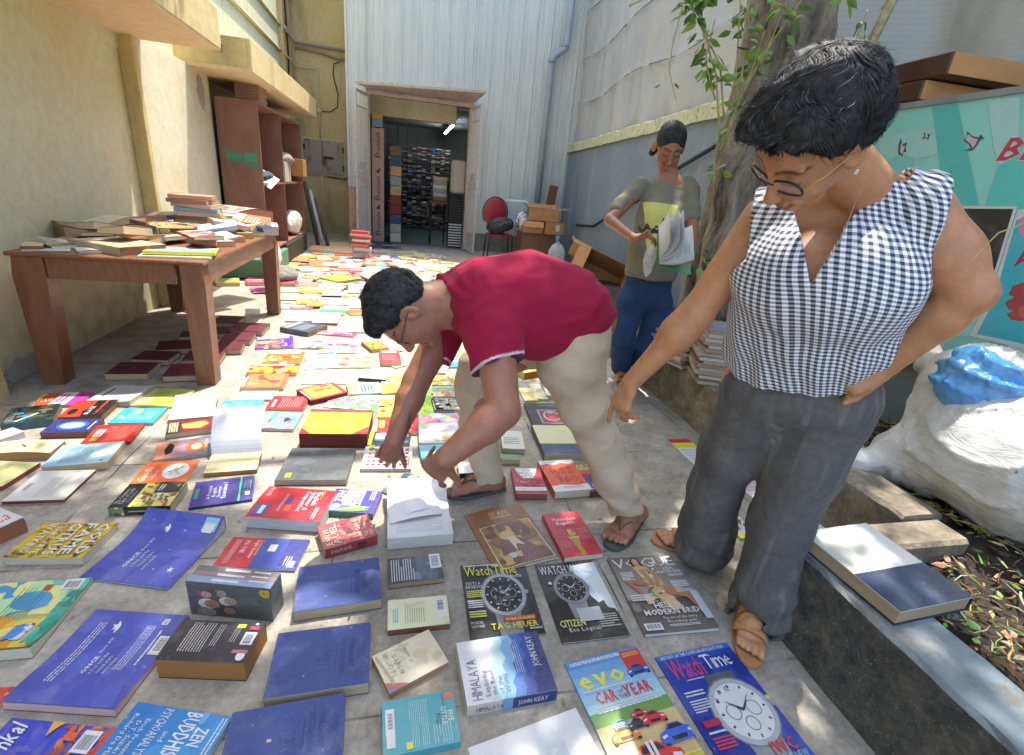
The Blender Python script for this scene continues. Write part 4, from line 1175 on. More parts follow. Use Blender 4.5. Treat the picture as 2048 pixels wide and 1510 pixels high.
# -- second column
B('c','868 1105 1220 1015 1300 1168 905 1283',.040,'#b8464a',[
  ('n',.0,.3,1,1,40,['#c9605c','#a33c42','#d27a70','#97343c'],.09),('t','JEAN M',.06,.16,.11,'#f0d9b4',{'w':.66}),('t','AUEL',.06,.32,.13,'#f0d9b4',{'w':.82}),
  ('n',.38,.42,.62,.60,14,['#5f2a2a','#7c3432','#8f4038'],.08),('t','THE CLAN OF',.12,.74,.085,'#eccfa8',{'w':.78}),('t','THE CAVE BEAR',.08,.86,.085,'#eccfa8',{'w':.86})],
  'terracotta paperback with large cream author lettering',turn='u',pages='#c9b29a',spine='#9c3c40',spine_ops=[('t','JEAN M AUEL',.1,.62,.34,'#e7c9a2',{'w':.4}),('n',.6,.2,.8,.8,6,['#5f2a2a'],.06)])
B('c','985 815 1325 865 1265 1022 935 985',.026,'#4b3f92',[
  ('n',0,.0,.5,.6,10,['#5a4fa6','#6e63b4'],.18),('r',.28,.28,.96,.66,'#d6d4ea'),('t','ZEN',.40,.26,.16,W_,{'w':.5,'b':1}),('t','AND THE ART',.30,.40,.09,'#4b3f92',{'w':.62,'b':1}),('t','OF MOTORCYCLE',.30,.52,.09,'#4b3f92',{'w':.62,'b':1}),('t','MAINTENANCE',.30,.64,.09,'#4b3f92',{'w':.62,'b':1}),
  ('e',.16,.14,.13,.09,'#eef2ec'),('e',.22,.2,.1,.07,'#dfe8da'),('p',[(.02,.22),(.14,.30),(.20,.55),(.14,.9),(.06,.7)],'#7fae4a'),('p',[(.14,.4),(.28,.6),(.24,.9),(.12,.7)],'#9bc45c'),('l',.55,.8,.95,.92,3,'#cfcbe8')],
  'purple paperback with a white flower on a green stem',turn='u',pages='#b9b0a2',spine='#2f6f60')
B('c','500 800 982 860 878 1088 360 1020',.05,'#c01c2b',[
  ('t','Higher',.06,.17,.03,'#f0b23c',{'w':.3}),('t','English',.10,.24,.065,W_,{'w':.46,'b':1}),('t','Grammar &',.10,.32,.065,W_,{'w':.62,'b':1}),('t','Composition',.10,.40,.065,W_,{'w':.66,'b':1}),
  ('l',.62,.1,.95,.16,2,W_),('r',.36,.52,.56,.60,'#3a3f86'),('r',.60,.48,.80,.56,'#d2552c'),('l',.25,.62,.8,.66,2,'#f0c9c0',.4),('t','M.A. YOBE',.05,.93,.05,'#efd9d4',{'w':.30}),('r',.62,.78,.94,.95,'#2c5aa8'),('r',.66,.82,.90,.88,'#dfe6f2')],
  'thick red grammar book with white and yellow title',turn='d',pages='#e6e4ee',curl=('u',wave(.004)))
B('a','1430 780 1862 737 1845 905 1382 975',.011,'#433a86',[
  ('t','A Practical',.24,.30,.062,W_,{'w':.52}),('t','English',.30,.38,.062,W_,{'w':.36}),('t','Grammar',.26,.46,.062,W_,{'w':.44}),('t','Exercises 1',.20,.55,.075,W_,{'w':.62,'b':1}),
  ('r',.30,.04,.70,.10,'#2f9a76'),('r',.0,.76,1,.79,'#5fe0a4'),('t','A.J. Thomson',.30,.87,.04,'#6fe0b0',{'w':.5}),('t','A.V. Martinet',.30,.92,.04,'#6fe0b0',{'w':.5}),('r',.2,.87,.34,.95,W_),('l',.45,.94,.8,.97,1,'#cfcbe8')],
  'thin purple exercise book with a green stripe',turn='u',pages='#cfc9d6',spine='#2a2560')
B('a','940 790 1362 790 1240 965 815 960',.036,'#26282b',[
  ('t','The Complete',.14,.10,.06,W_,{'w':.62}),('t','Tales of Lamb',.12,.18,.06,W_,{'w':.66}),('t','C. S. Norton',.2,.26,.05,'#cfcac0',{'w':.46}),('r',0,.31,1,.99,'#d9c86a'),('g',0,.31,.5,.8,'#e9d76c','#cfe08a',4,'u'),
  ('n',.0,.32,1,.97,46,['#6f8f3c','#e2cf64','#a3a04a','#c7cf7a','#8c5a44','#d8d8c4'],.09),('n',.1,.5,.5,.9,30,['#7c4a40','#b08a78','#5c6a44','#d6c9b4'],.05),('r',.55,.55,1,.98,'#3b3d3a'),('l',.62,.6,.9,.7,2,W_),('t','N',.8,.93,.05,W_)],
  'thick black and green paperback with an orchard painting',turn='u',pages='#c9bb98',spine='#1f2225',spine_ops=[('r',0,0,.24,1,'#6f8f5c'),('n',0,0,.24,1,8,['#d7dcc0','#4c6a40','#9c8a70'],.06),('l',.32,.45,.8,.62,1,'#cfd0cc',.6),('r',.9,.3,.94,.7,W_)])
B('a','1060 630 1440 630 1360 790 980 785',.010,'#dd6b3c',[
  ('t','Gandhi',.06,.22,.13,'#fbe9d6',{'w':.66,'k':.25}),('t','a Memoir',.16,.36,.06,'#fbe9d6',{'w':.40,'k':.2}),('e',.52,.68,.36,.24,'#f1ead6'),('n',.30,.55,.75,.82,30,['#d8d0ba','#8f8a7c','#b9b29e','#77736a'],.035)],
  'orange booklet with a cream oval drawing of a face',turn='u')
B('a','270 690 655 708 482 925 75 905',.016,'#dcdcd6',[('g',0,0,1,1,'#dfe3e4','#e9dfc9',6),('l',.1,.42,.75,.74,7,'#9aa0a2',.35),('b',.30,.08,.60,.22),('t','Nonfiction',.62,.9,.03,'#8a8a86')],'pale grey back cover with a barcode beside the paving joint',turn='u',pages='#8c4a44')
B('a','435 505 905 502 785 650 350 662',.030,'#7fb3da',[('g',0,0,1,1,'#8fbcdf','#c3d8de',8),('l',.12,.2,.86,.62,10,'#4b6f90',.35),('e',.12,.86,.03,.02,'#333')],'faded sky blue paperback with thick yellowed pages',turn='u',pages='#d2b98a',curl=('v',lift(.006)))
B('a','0 500 490 470 352 578 -110 572',.034,'#dfd6a8',[('l',.2,.1,.8,.5,6,'#b9ae7c',.3),('p',[(.36,.52),(.62,.40),(.64,.44),(.42,.56)],'#5b564a')],'cream paperback with a torn cover at the left edge',turn='u',pages='#b98a58',curl=('v',wave(.008)))
B('a','-60 615 265 650 12 822 -330 790',.022,'#d9dc9a',[('l',.1,.1,.9,.85,14,'#9da06a',.3)],'yellow green back cover full of small print at the left edge',turn='u',pages='#9c4a48')
B('a','-130 460 100 378 125 408 -80 520',.03,'#cfcdc4',[('g',0,0,1,1,'#dad8cf','#bdb9ae',4)],'white paged book at the left edge behind the cream paperback',turn='u',pages='#e8e4da')
B('a','-260 900 250 1040 0 1120 -560 1010',.05,'#d9dce0',[('g',0,0,1,1,'#cfd9e6','#e8dede',5),('t','Ca',.3,.90,.22,'#d8506a',{'w':.5,'k':.2}),('o',.2,.5,.3,.2,'#b9c6d6',.04)],'thick paperback with pink script lettering at the left edge',turn='u',pages='#a86a48',curl=('v',lift(.01)))
B('a','330 1075 845 1087 600 1338 30 1333',.030,'#c9a92c',[
  ('n',0,0,1,1,60,['#d8ba3a','#b7962a','#cfae34','#8c7a3c','#a89a3a'],.08),('n',0,0,1,1,16,['#54344c','#6a4460'],.05),
  ('t','GOLD',.05,.17,.14,'#efe9d6',{'w':.88,'b':1}),('t','FAME',.05,.36,.14,'#efe9d6',{'w':.88,'b':1}),('t','CITRUS',.05,.56,.14,'#efe9d6',{'w':.90,'b':1}),('t','CLAIRE VAYE',.06,.72,.09,'#efe9d6',{'w':.86}),('t','WATKINS',.06,.88,.11,'#efe9d6',{'w':.82})],
  'mustard yellow paperback with big broken cream capitals',turn='d',pages='#d9d2c2')
ST='#eef2e2'
def star(u,v,r,asp=1.3):
    return ('p',[(u+r*(1 if i % 2==0 else .35)*sin(2*pi*i/10),v-r*asp**-1*(1 if i % 2==0 else .35)*cos(2*pi*i/10)) for i in range(10)],ST)
def dove(u,v,s):return [('p',[(u-s,v+.1*s),(u-.3*s,v),(u-.5*s,v-.55*s),(u-.1*s,v-.35*s),(u+.3*s,v-.8*s),(u+.45*s,v-.2*s),(u+1.0*s,v-.35*s),(u+.8*s,v+.05*s),(u+.2*s,v+.4*s),(u-.4*s,v+.4*s)],'#dfe8cf')]
BL=[('g',0,0,1,1,'#4a56ac','#4450a4',4),('n',0,0,1,1,26,['#525eb0','#444fa0','#5a62b0','#4c55a8'],.16)]
B('a','1075 1040 1632 1130 1215 1590 655 1460',.007,'#4652a6',BL+[('t','ONCE',.20,.34,.045,W_,{'w':.24,'b':1}),('t','there was',.46,.34,.035,W_),('t','a boy and he',.22,.41,.035,W_),('t','loved stars',.24,.48,.035,W_),('t','very much',.20,.55,.035,W_)]+dove(.80,.40,.06)+
  [star(.88,.16,.012),star(.84,.30,.012),star(.80,.62,.014),star(.52,.62,.014),star(.22,.66,.02),star(.24,.84,.05),('r',.82,.80,.97,.97,'#8fc3e6'),('b',.80,.82,.95,.94)],
  'royal blue picture book with white stars above the boxed set',turn='u',kind='mag',curl=('u',lambda t:.05*t**5),pages='#e6e6ea')
B('b','712 428 1352 487 850 1220 50 1108',.016,'#4652a6',BL+[('t','ONCE',.30,.46,.038,W_,{'w':.19,'b':1}),('t','there was',.52,.44,.03,W_),('t','a boy and the',.30,.52,.03,W_),('t','loved stars',.32,.58,.03,W_),('t','very much...',.31,.64,.03,W_),('l',.20,.18,.84,.27,3,W_,.3),('l',.36,.68,.84,.78,4,W_,.3),('l',.42,.84,.8,.87,1,W_,.6)]+dove(.80,.38,.07)+
  [('r',.54,.88,.74,1,'#e7d9a8'),('b',.56,.885,.74,1),('b',.86,.80,.93,.86)],'large royal blue picture book stacked on thinner comics',turn='u',kind='mag',curl=('u',lambda t:.012*(1-t)**3+.002*sin(9*t)),pages='#d9b7b4',back='#8a4a52')
B('b','-330 240 662 240 150 850 -620 760',.012,'#e2b84a',[
  ('g',0,0,1,1,'#e9a63c','#5fb9b0',10,'u'),('n',.0,0,.5,1,26,['#efb23c','#f2c95a','#e89a34','#f4d77c'],.16),('n',.5,0,1,1,26,['#7fc8b4','#a9d8a0','#e7dd8a','#4b94c0'],.16),
  ('p',[(0,.98),(.28,.92),(.5,.93),(.78,.97),(1,.96),(1,1),(0,1)],'#2f8f80'),('n',.0,.88,1,1,26,['#2f9a86','#3aa394','#5ab8a4','#2a7f74'],.08),('b',.84,.80,.99,.95,True),
  ('l',.45,.50,.9,.74,7,'#4f6a50',.15),('n',.12,.72,.36,.86,14,['#3556b4','#2f6cc4','#4a8ad8','#e9f0f2'],.08),('r',.84,.66,.92,.72,'#c24a3c'),('t','nyi',.66,.36,.08,W_,{'k':.2})],
  'yellow and teal illustrated comic at the left edge',turn='u',kind='mag',curl=('u',lambda t:.03*(1-t)**4),back='#a83a30')
B('b','90 1232 868 1300 640 1620 -190 1500',.007,'#4048b4',[
  ('n',0,0,.95,.6,26,['#3f4cc0','#5058be','#4a52b8','#5f5fae'],.16),('n',0,.55,1,1,46,['#8c5a6c','#c2603c','#9c4a4c','#e07a3a','#6a5088'],.1),('r',0,.93,1,1,'#c43a30'),
  ('b',.30,.74,.86,.90,True),('r',.56,.60,.78,.70,'#e2603a'),('t','nkal',.2,.22,.16,W_,{'w':.6,'k':.2,'b':1}),('p',[(.78,.42),(.99,.40),(.99,.52),(.86,.48),(.60,.44)],'#eba24a')],
  'blue and red comic with white script at the lower left corner',turn='u',kind='mag',back='#8a2a2a')
B('b','-300 1010 92 1018 -20 1180 -400 1150',.006,'#c6443c',[('n',0,0,1,1,24,['#d8504a','#e7c04a','#a83038','#e88a4a'],.14)],'red comic corner showing at the left edge',turn='u',kind='mag')
B('b','1342 512 1942 530 1782 835 1130 797',.062,'#2b2730',[
  ('n',.0,.1,.9,.75,18,['#3b2f36','#332c34','#403138'],.12),('l',.20,.18,.93,.46,9,'#cfcbcb',.28),('l',.35,.50,.9,.58,3,'#cfcbcb',.28),('l',.45,.70,.92,.78,3,'#cfcbcb',.25),('b',.40,.84,.72,.98),('e',.14,.92,.10,.05,W_),('r',.20,.80,.28,.98,'#b86a6c'),('r',.78,.86,.88,.97,'#9c3a50'),('e',.94,.92,.03,.02,'#ddd'),('r',.82,.70,.92,.80,'#e6dc3c')],
  'very thick black back cover paperback with browned pages',turn='u',pages='#a8743c',spine='#8c6338',curl=('u',wave(.003)),spside='R')
B('c','250 1150 778 1240 700 1420 110 1400',.012,'#3a4ca4',[
  ('r',0,.58,1,1,'#c02436'),('t','M.A. YOBE',.12,.80,.06,W_,{'w':.42}),('t','English Grammar',.1,.66,.05,W_,{'w':.6}),('t','Composition',.1,.60,.04,'#f0c23c',{'w':.5}),('l',.1,.86,.9,.93,3,'#f0c9c0',.3),('r',0,0,.9,.24,'#34347c'),('r',.22,.36,.46,.46,'#e8e2c4'),('l',.6,.1,.9,.2,3,W_,.3),('r',.75,.04,.95,.12,'#e8eef2')],
  'red and blue grammar book standing behind the boxed set',turn='d',pages='#d2cede')
for q,lab,z in (('435 125 1020 55 1047 372 392 462','upper of the three worn blue cloth encyclopedias',0),('275 605 952 540 957 992 180 1095','middle of the three worn blue cloth encyclopedias',0.0),('-60 1200 755 1052 768 1600 -180 1720','lowest of the three blue cloth encyclopedias, with a chipped spot',0.0)):
    T=[('t','THE',.42,.12,.06,'#3a4778',{'w':.16}),('t','CHILDREN\'S',.25,.22,.06,'#3a4778',{'w':.5}),('t','ENCYCLOPEDIA',.22,.31,.06,'#3a4778',{'w':.58}),('r',.28,.345,.74,.352,'#3a4778'),('n',.4,.4,.6,.55,6,['#3e4c7e','#415082'],.05)]
    if 'lowest' in lab:T+=[('p',[(.50,.62),(.54,.61),(.545,.65),(.505,.655)],'#cbb79c')]
    B('d',q,.034,'#46568c',T,lab,turn='d',kind='cloth',pages='#bfae8c',group='worn blue cloth encyclopedias',curl=('u',lambda t:.004*t*t))
B('b','1030 1146 1702 1190 1480 1600 620 1520',.018,'#1f7ab8',[
  ('g',0,0,1,1,'#2f86c0','#1a6fb4',5),('n',0,0,1,.6,6,['#3a8ec6','#5fa6d2'],.2),('l',.05,.03,.8,.1,2,W_,.35),('t','ZEN',.28,.26,.12,W_,{'w':.34,'b':1}),('t','BUDDHISM',.04,.44,.15,W_,{'w':.94,'b':1}),('t','and',.44,.54,.05,W_),('t','PSYCHOANALYSIS',.05,.68,.09,W_,{'w':.92}),('t','Erich Fromm',.28,.79,.045,W_),('t','D.T. Suzuki',.34,.86,.045,W_),('t','Richard De Martino',.22,.93,.045,W_)],
  'bright blue paperback with stacked white serif title',turn='d',pages='#e2dccb')
B('d','1087 66 1470 26 1505 205 1092 257',.020,'#202832',[('r',0,.52,1,.9,'#3c4a5e'),('n',.05,.45,.95,.9,10,['#5a6b82','#32404f','#46586c'],.12),('l',.08,.06,.92,.5,10,'#cfd4d8',.35),('b',.42,.78,1,.99)],'small black back cover with a barcode above the cream one',turn='u',pages='#b99468')
B('d','1088 372 1520 332 1550 545 1088 588',.026,'#e8d8b2',[('l',.2,.08,.8,.18,3,'#5ab4cc',.6),('l',.15,.28,.85,.62,9,'#a39274',.3),('r',.1,.78,.9,.97,'#efe2c2'),('b',.45,.80,.88,.96),('n',0,0,1,1,8,['#e0cda2','#e9d9b4'],.15)],'yellowed cream back cover with blue print and brown page edges',turn='u',pages='#8a5a3c')
B('d','975 812 1388 572 1532 838 1100 1045',.024,'#d6c9ae',[('n',0,0,1,1,12,['#cbbc9c','#ddd2ba','#c4b492'],.15),('t','THE CATCHER',.26,.22,.075,'#8c8068',{'w':.66}),('t','IN THE RYE',.26,.34,.075,'#8c8068',{'w':.52}),('t','J. D. SALINGER',.38,.52,.05,'#8c8068',{'w':.46,'k':.15}),('p',[(0,0),(.2,0),(0,.28)],'#7c6a86'),('p',[(0,.2),(.0,.32),(.24,0),(.15,0)],'#c25a52'),('p',[(.1,.1),(.9,.02),(.95,.06),(.2,.14)],'#b3a27e')],'battered tan paperback novel lying askew',turn='u',pages='#b9926c',curl=('u',wave(.003,.004)))
B('d','1037 1120 1562 1027 1636 1425 1062 1512',.022,'#3f9aa4',[
  ('t','FIVE',.40,.12,.07,'#eee6a2',{'w':.2,'b':1}),('t','LITTLE',.32,.205,.07,'#d9dfd8',{'w':.32}),('t','PIGS',.42,.29,.07,'#2c4f5c',{'w':.22,'b':1}),('p',[(.04,.03),(.17,.02),(.19,.12),(.12,.17),(.05,.12)],'#d86a4c'),('r',.06,.16,.30,.17,'#2d4b58'),('l',.10,.40,.95,.66,10,'#bfe0d8',.22),('l',.62,.1,.95,.36,7,'#bfe0d8',.22),('r',.18,.84,.66,.96,'#e9edf2'),('r',.66,.84,.88,.95,'#e2d2d0'),('b',.22,.85,.6,.95),('r',.84,.62,.96,.70,'#e6cf2c')],
  'teal detective paperback with a price sticker',turn='d',pages='#cdbd9c',spside='R')
MT=lambda o,c:('p',[(0,.36+o),(.12,.40+o),(.22,.38+o),(.36,.45+o),(.5,.43+o),(.62,.49+o),(.78,.45+o),(.9,.50+o),(1,.47+o),(1,1),(0,1)],c)
B('d','1590 676 2192 602 2328 1012 1678 1170',.036,'#eee7df',[MT(-.08,'#b7dbef'),MT(.04,'#7fb2de'),MT(.16,'#3f6fb8'),MT(.28,'#2c4d9a'),MT(.40,'#26366f'),
  ('t','HIMALAYA',.05,.18,.11,'#6f6a86',{'w':.62}),('t','Exploring',.08,.27,.055,'#7c7686'),('t','the Roof',.08,.35,.055,'#7c7686'),('t','of the',.08,.43,.055,'#7c7686'),('t','World',.08,.50,.055,'#7c7686'),('l',.35,.62,.9,.72,4,'#dfe9f2',.25),('t','JOHN KEAY',.40,.90,.08,W_,{'w':.52})],
  'white and blue mountain history paperback with layered ridges',turn='u',pages='#d6cdb8',spine='#c9bfae',spine_ops=[('r',.38,0,.5,1,'#6f9cc4'),('r',.5,0,1,1,'#24346a'),('t','HIMALAYA',.1,.74,.42,'#5b566c',{'w':.3}),('t','JOHN KEAY',.56,.74,.42,W_,{'w':.34})])
B('f','1130 1332 1266 1288 1442 1552 1256 1592',.006,'#4d9fd4',[
  ('g',0,0,1,.45,'#2f7fc4','#a9d4ea',6),('r',0,.44,1,.60,'#6f9a4c'),('g',0,.54,1,1,'#d9c088','#c9a868',4),
  ('l',.05,.02,.72,.05,2,W_,.7),('t','evo',.05,.25,.15,'#efe63a',{'w':.60,'b':1}),('r',.72,.02,.99,.19,'#c22c34'),('l',.75,.04,.97,.08,2,'#f2a53a',.7),('l',.05,.265,.7,.285,1,W_,.5)]+car(.84,.20,.15,.62,'#2f4fa8')+[
  ('t','CAR',.16,.385,.09,'#d8303c',{'w':.26,'b':1}),('t','OF',.44,.345,.03,'#8a2630'),('t','THE',.435,.385,.03,'#8a2630'),('t','YEAR',.52,.385,.09,'#d8303c',{'w':.36,'b':1}),('l',.10,.40,.92,.46,3,W_,.6)]
  +car(.30,.56,.11,.62,'#5fa8d8')+car(.55,.52,.10,.62,'#c23a4c')+car(.28,.63,.17,.62,'#e0862c')+car(.47,.59,.12,.62,'#3a3b3e')+car(.68,.58,.15,.62,'#d03044')+car(.84,.72,.22,.62,'#2f62c8')+car(.08,.84,.24,.62,'#e6e9ec')+car(.46,.84,.33,.62,'#d01f30')
  +[('r',.42,.72,.455,.98,W_),('r',.475,.72,.51,.98,W_),('l',.70,.86,.97,.95,4,'#efe63a',.6)],
  'bright car magazine with a large red sports car',kind='mag',group=G_,pages='#d9d9d6')
B('f','1313 1317 1453 1283 1648 1535 1478 1590',.006,'#2440a0',[
  ('n',0,.1,1,1,14,['#1f3a98','#2c4cb0','#1a3088'],.2),('r',0,0,1,.045,'#2f68b8'),('t','HISTORY OF THE COSMOGRAPH DAYTONA',.05,.038,.028,'#d6e0ee',{'w':.86}),('t','Watch',.07,.22,.17,'#d23a54',{'w':.42,'sp':.02}),('t','Time',.52,.19,.13,W_,{'w':.36,'sp':.02}),('l',.2,.235,.5,.25,1,W_),
  ]+watch(.60,.54,.33,.72,'#dfe3ea','#aab0b8','#3c4654')+[('t','12',.55,.385,.035,'#3c4654'),('t','11',.44,.40,.03,'#3c4654'),('t','10',.36,.45,.03,'#3c4654'),('e',.96,.50,.03,.02,'#bcd46a'),
  ('l',.06,.33,.3,.38,2,W_,.5),('l',.06,.40,.28,.50,5,W_,.5),('r',.06,.55,.26,.60,'#a82c4c'),('l',.06,.63,.26,.65,1,W_,.7),('l',.06,.67,.28,.76,4,'#d23a54',.6),('t','IWC',.60,.86,.08,'#d6283c',{'w':.28,'b':1}),('t','INSIDE THE NEW',.44,.92,.045,'#8fc8ea',{'w':.5}),('t','PORTUGIESER',.46,.97,.045,'#8fc8ea',{'w':.48})],
  'royal blue watch magazine with a white dial, nearest the kerb',kind='mag',group=G_,pages='#d9d9d6')
B('f','938 1508 1142 1408 1250 1590 985 1650',.002,'#c9cdd2',[('g',0,0,1,1,'#d3d6da','#b9bec6',6),('n',0,0,1,1,8,['#dfe2e4','#c2c7cd','#d8dade'],.2),('p',[(.3,.8),(.62,.42),(.66,.44),(.36,.84)],'#e9ebec'),('e',.66,.40,.035,.03,'#eef0f0'),('l',.80,.5,.95,.8,6,'#a9aeb4',.3)],'pale translucent plastic covered leaflet at the bottom edge',turn='n',kind='mag')
B('c','670 532 1140 538 1070 772 552 768',.026,'#53575a',[('n',0,0,1,1,12,['#595d60','#4d5154','#5f6366'],.16),('r',.11,.80,.19,.92,'#e6e02c')],'large charcoal hardback with a tiny yellow sticker',kind='cloth',pages='#a9a294',spine='#2b2c2e')
B('c','812 252 1260 256 1228 437 728 424',.075,'#e0a03c',[('n',0,0,1,1,14,['#dd9a36','#e6ac4c','#e0a446'],.14),('r',0,0,1,.10,'#bf2a34'),('p',[(0,.78),(.16,1),(0,1)],'#bf2a34'),('p',[(1,.70),(1,1),(.78,1)],'#bf2a34')],'thick mustard ledger with red corners and dark page edges',kind='cloth',pages='#6b2c1c',spine='#b02a30',back='#a8222c')
hd=[('e',.12+.11*i,.14+.17*j,.035,.05,'#c9525c') for i in (0,1,2,3,4,5,6,7) for j in range(5)]+[('e',.12+.11*i,.15+.17*j,.018,.028,'#efc9b4') for i in range(8) for j in range(5)]
B('c','1202 520 1555 530 1545 688 1188 680',.018,'#efe9e4',hd+[('e',.14,.08,.07,.06,'#e6d84a'),('r',.93,.5,.96,.85,'#c9525c')],'white paperback patterned with rows of tiny red heads',pages='#cfc4b4')
B('c','1245 412 1545 422 1532 522 1222 508',.014,'#2b2f36',[('r',0,0,.10,1,'#e2d43a'),('n',.15,.05,.95,.95,16,['#3f78b4','#5f9ad0','#20242c','#8fb8dc'],.1),('l',.15,.15,.45,.6,3,W_,.7)],'black and blue paperback with a yellow spine band under the reaching hand')
B('c','1310 312 1592 316 1592 425 1296 418',.016,'#c2303a',[('n',.2,.1,.9,.9,14,['#d8443c','#e8b04a','#a82430'],.09),('r',.03,.2,.16,.7,'#e8cf3a'),('l',.7,.15,.8,.85,4,'#f0d2c8',.5)],'red paperback with yellow block behind the reaching wrist')
B('c','1600 352 1950 350 1962 490 1602 505',.030,'#ece8e0',[('t','GEORGE',.05,.30,.10,'#b7a998',{'w':.4}),('t','SAUNDERS',.05,.46,.10,'#b7a998',{'w':.5}),('n',.05,.5,.95,.95,30,['#c9bfae','#d8cfbe','#bdb3a2','#d8c08c'],.035),('e',.55,.72,.1,.1,'#c98a58')],'white paperback with fine doodles and an orange disc by the far trouser leg')
B('c','1602 508 1900 500 1945 590 1618 612',.024,'#5aa8d8',[('g',0,0,1,1,'#8fc8e8','#3f8cc4',5),('n',.1,.2,.6,.9,8,['#efe6b4','#d8e8ee'],.09)],'blue seaside paperback under the near hand')
B('c','1595 286 1885 276 1898 350 1600 352',.022,'#d98aa8',[('n',0,0,1,1,26,['#e7a8bc','#7cb8dc','#c9507c','#f0d2c0','#e6c04a'],.1)],'pink romance paperback beside the far trouser leg')
B('c','1890 640 2000 640 2010 712 1895 722',.03,'#e6e4e0',[],'pale book with black page edges by the flip flop',pages='#2a2828')
B('c','1345 850 1500 700 1580 740 1440 900',.008,'#50606a',[('n',0,0,1,1,16,['#6f8494','#3c4a54','#8fa6b6','#2f3a44'],.12),('e',.3,.15,.08,.06,'#c79f62')],'dark blue grey brochure lying at a slant under the open book',kind='mag')
# -- boxed set on edge, wrapped in clear film
def boxed_set():
    p0=at(383,1227,0);p1=at(547,1243,0)
    u=(p1-p0);W=u.length;ang=atan2(u.y,u.x)
    H=.118;D=.062
    e=empty("boxed_set",p0,"shrink wrapped boxed set of painted portraits standing on edge","boxed set",None,ang)
    def face(ops,base,nm,T,w,h,mat=None):
        a=Art(w,h,base);a.run(ops,random.Random(4));m=MB()
        for p,c,lay in a.P:
            p=clipbox(p,w,h)
            if len(p)>2:m.add([T(x,y,.0006+.00012*lay) for x,y in p],[tuple(range(len(p)))],c)
        return m
    m=MB();m.box(0,W,0,D,0,H,lin('#38443f'))
    # reading upwards: heads lie sideways, crown to the left
    def head(cx,cy,s,skin,hair,beard=None,hat=None):
        o=[('e',cx-.03*s,cy,.085*s,.12*s,hair),('e',cx+.01*s,cy,.07*s,.10*s,skin)]
        if beard:o.append(('e',cx+.05*s,cy,.05*s,.085*s,beard))
        if hat:o.append(('e',cx-.055*s,cy,.045*s,.12*s,hat))
        o+=[('e',cx,cy-.035*s,.008*s,.014*s,'#2a211c'),('e',cx,cy+.035*s,.008*s,.014*s,'#2a211c'),('r',cx+.04*s,cy-.025*s,cx+.047*s,cy+.025*s,'#5a2f28')]
        return o
    ops=[('g',0,0,1,1,'#453a36','#3a4a44',6,'u'),('n',0,0,.35,1,12,['#5a2f34','#3c2f2c','#4b4038'],.1)]+head(.36,.27,1.1,'#8a6450','#2a2622','#9a9084','#3a2f2c')+head(.22,.33,.9,'#c09484','#8a2f34')+head(.50,.48,1.1,'#b48a6a','#cfc4b4')+head(.27,.60,1.3,'#a87a58','#d6d0c8')+head(.48,.76,1.0,'#b07860','#5a2f34')+head(.22,.84,1.1,'#8f8478','#77736a','#8f897e')
    ops+=[('t','S',.78,.28,.12,'#5c6a64',{'r':90}),('t','B',.86,.42,.10,'#5c6a64',{'r':90}),('t','A',.66,.7,.10,'#5c6a64',{'r':90}),('t','S',.80,.9,.12,'#5c6a64',{'r':90}),('e',.95,.10,.07,.14,'#c79f3c'),('t','6',.92,.08,.08,'#222',{'r':90})]
    f=face(ops,'#38443f','f',lambda x,y,z:(x,-z,H-y),W,H);m.add(f.v,f.f);m.c[-len(f.f):]=f.c
    tops=[('r',0,0,1,.3,'#5c5856'),('r',0,.32,1,.6,'#8a6a72'),('r',0,.62,1,1,'#7d93b4'),('l',.35,.08,.65,.26,1,W_,.8),('l',.3,.42,.62,.56,1,W_,.8),('l',.28,.74,.6,.92,1,W_,.8),('l',.7,.1,.9,.9,3,'#dfe2e6',.3)]
    f=face(tops,'#777','f',lambda x,y,z:(x,D-y,H+z),W,D);m.add(f.v,f.f);m.c[-len(f.f):]=f.c
    m.build("box",MAT['print'],e)
    # clear film with crumpled ends
    t=NT("clear_film");t.base((.9,.92,.94));t.set(Roughness=.08,Alpha=.07);t.b.inputs['Specular IOR Level'].default_value=.9
    t.bump(t.noise(30,3,.6,t.coord(),1.5),.9,.01)
    m=MB();g=.002
    n=14
    def sheetf(o,a,b,na,nb,nrm,amp):
        vs=[];fs=[];r=random.Random(9)
        for i in range(na+1):
            for j in range(nb+1):
                q=Vector(o)+Vector(a)*(i/na)+Vector(b)*(j/nb)+Vector(nrm)*r.uniform(0,amp)*(0 if i in (0,na) or j in (0,nb) else 1);vs.append(q)
        for i in range(na):
            for j in range(nb):
                k=i*(nb+1)+j;fs.append((k,k+nb+1,k+nb+2,k+1))
        m.add(vs,fs,(.9,.9,.9))
    sheetf((-g,-g-.001,-.0),(W+2*g,0,0),(0,0,H+g),16,8,(0,-1,0),.002)
    sheetf((-g,-g,H+g),(W+2*g,0,0),(0,D+2*g,0),22,8,(0,0,1),.005)
    sheetf((W+g,-g,0),(0,D+2*g,0),(0,0,H+g),8,12,(1,0,0),.006)
    m.build("plastic_wrap",t.m,e,True)
boxed_set()
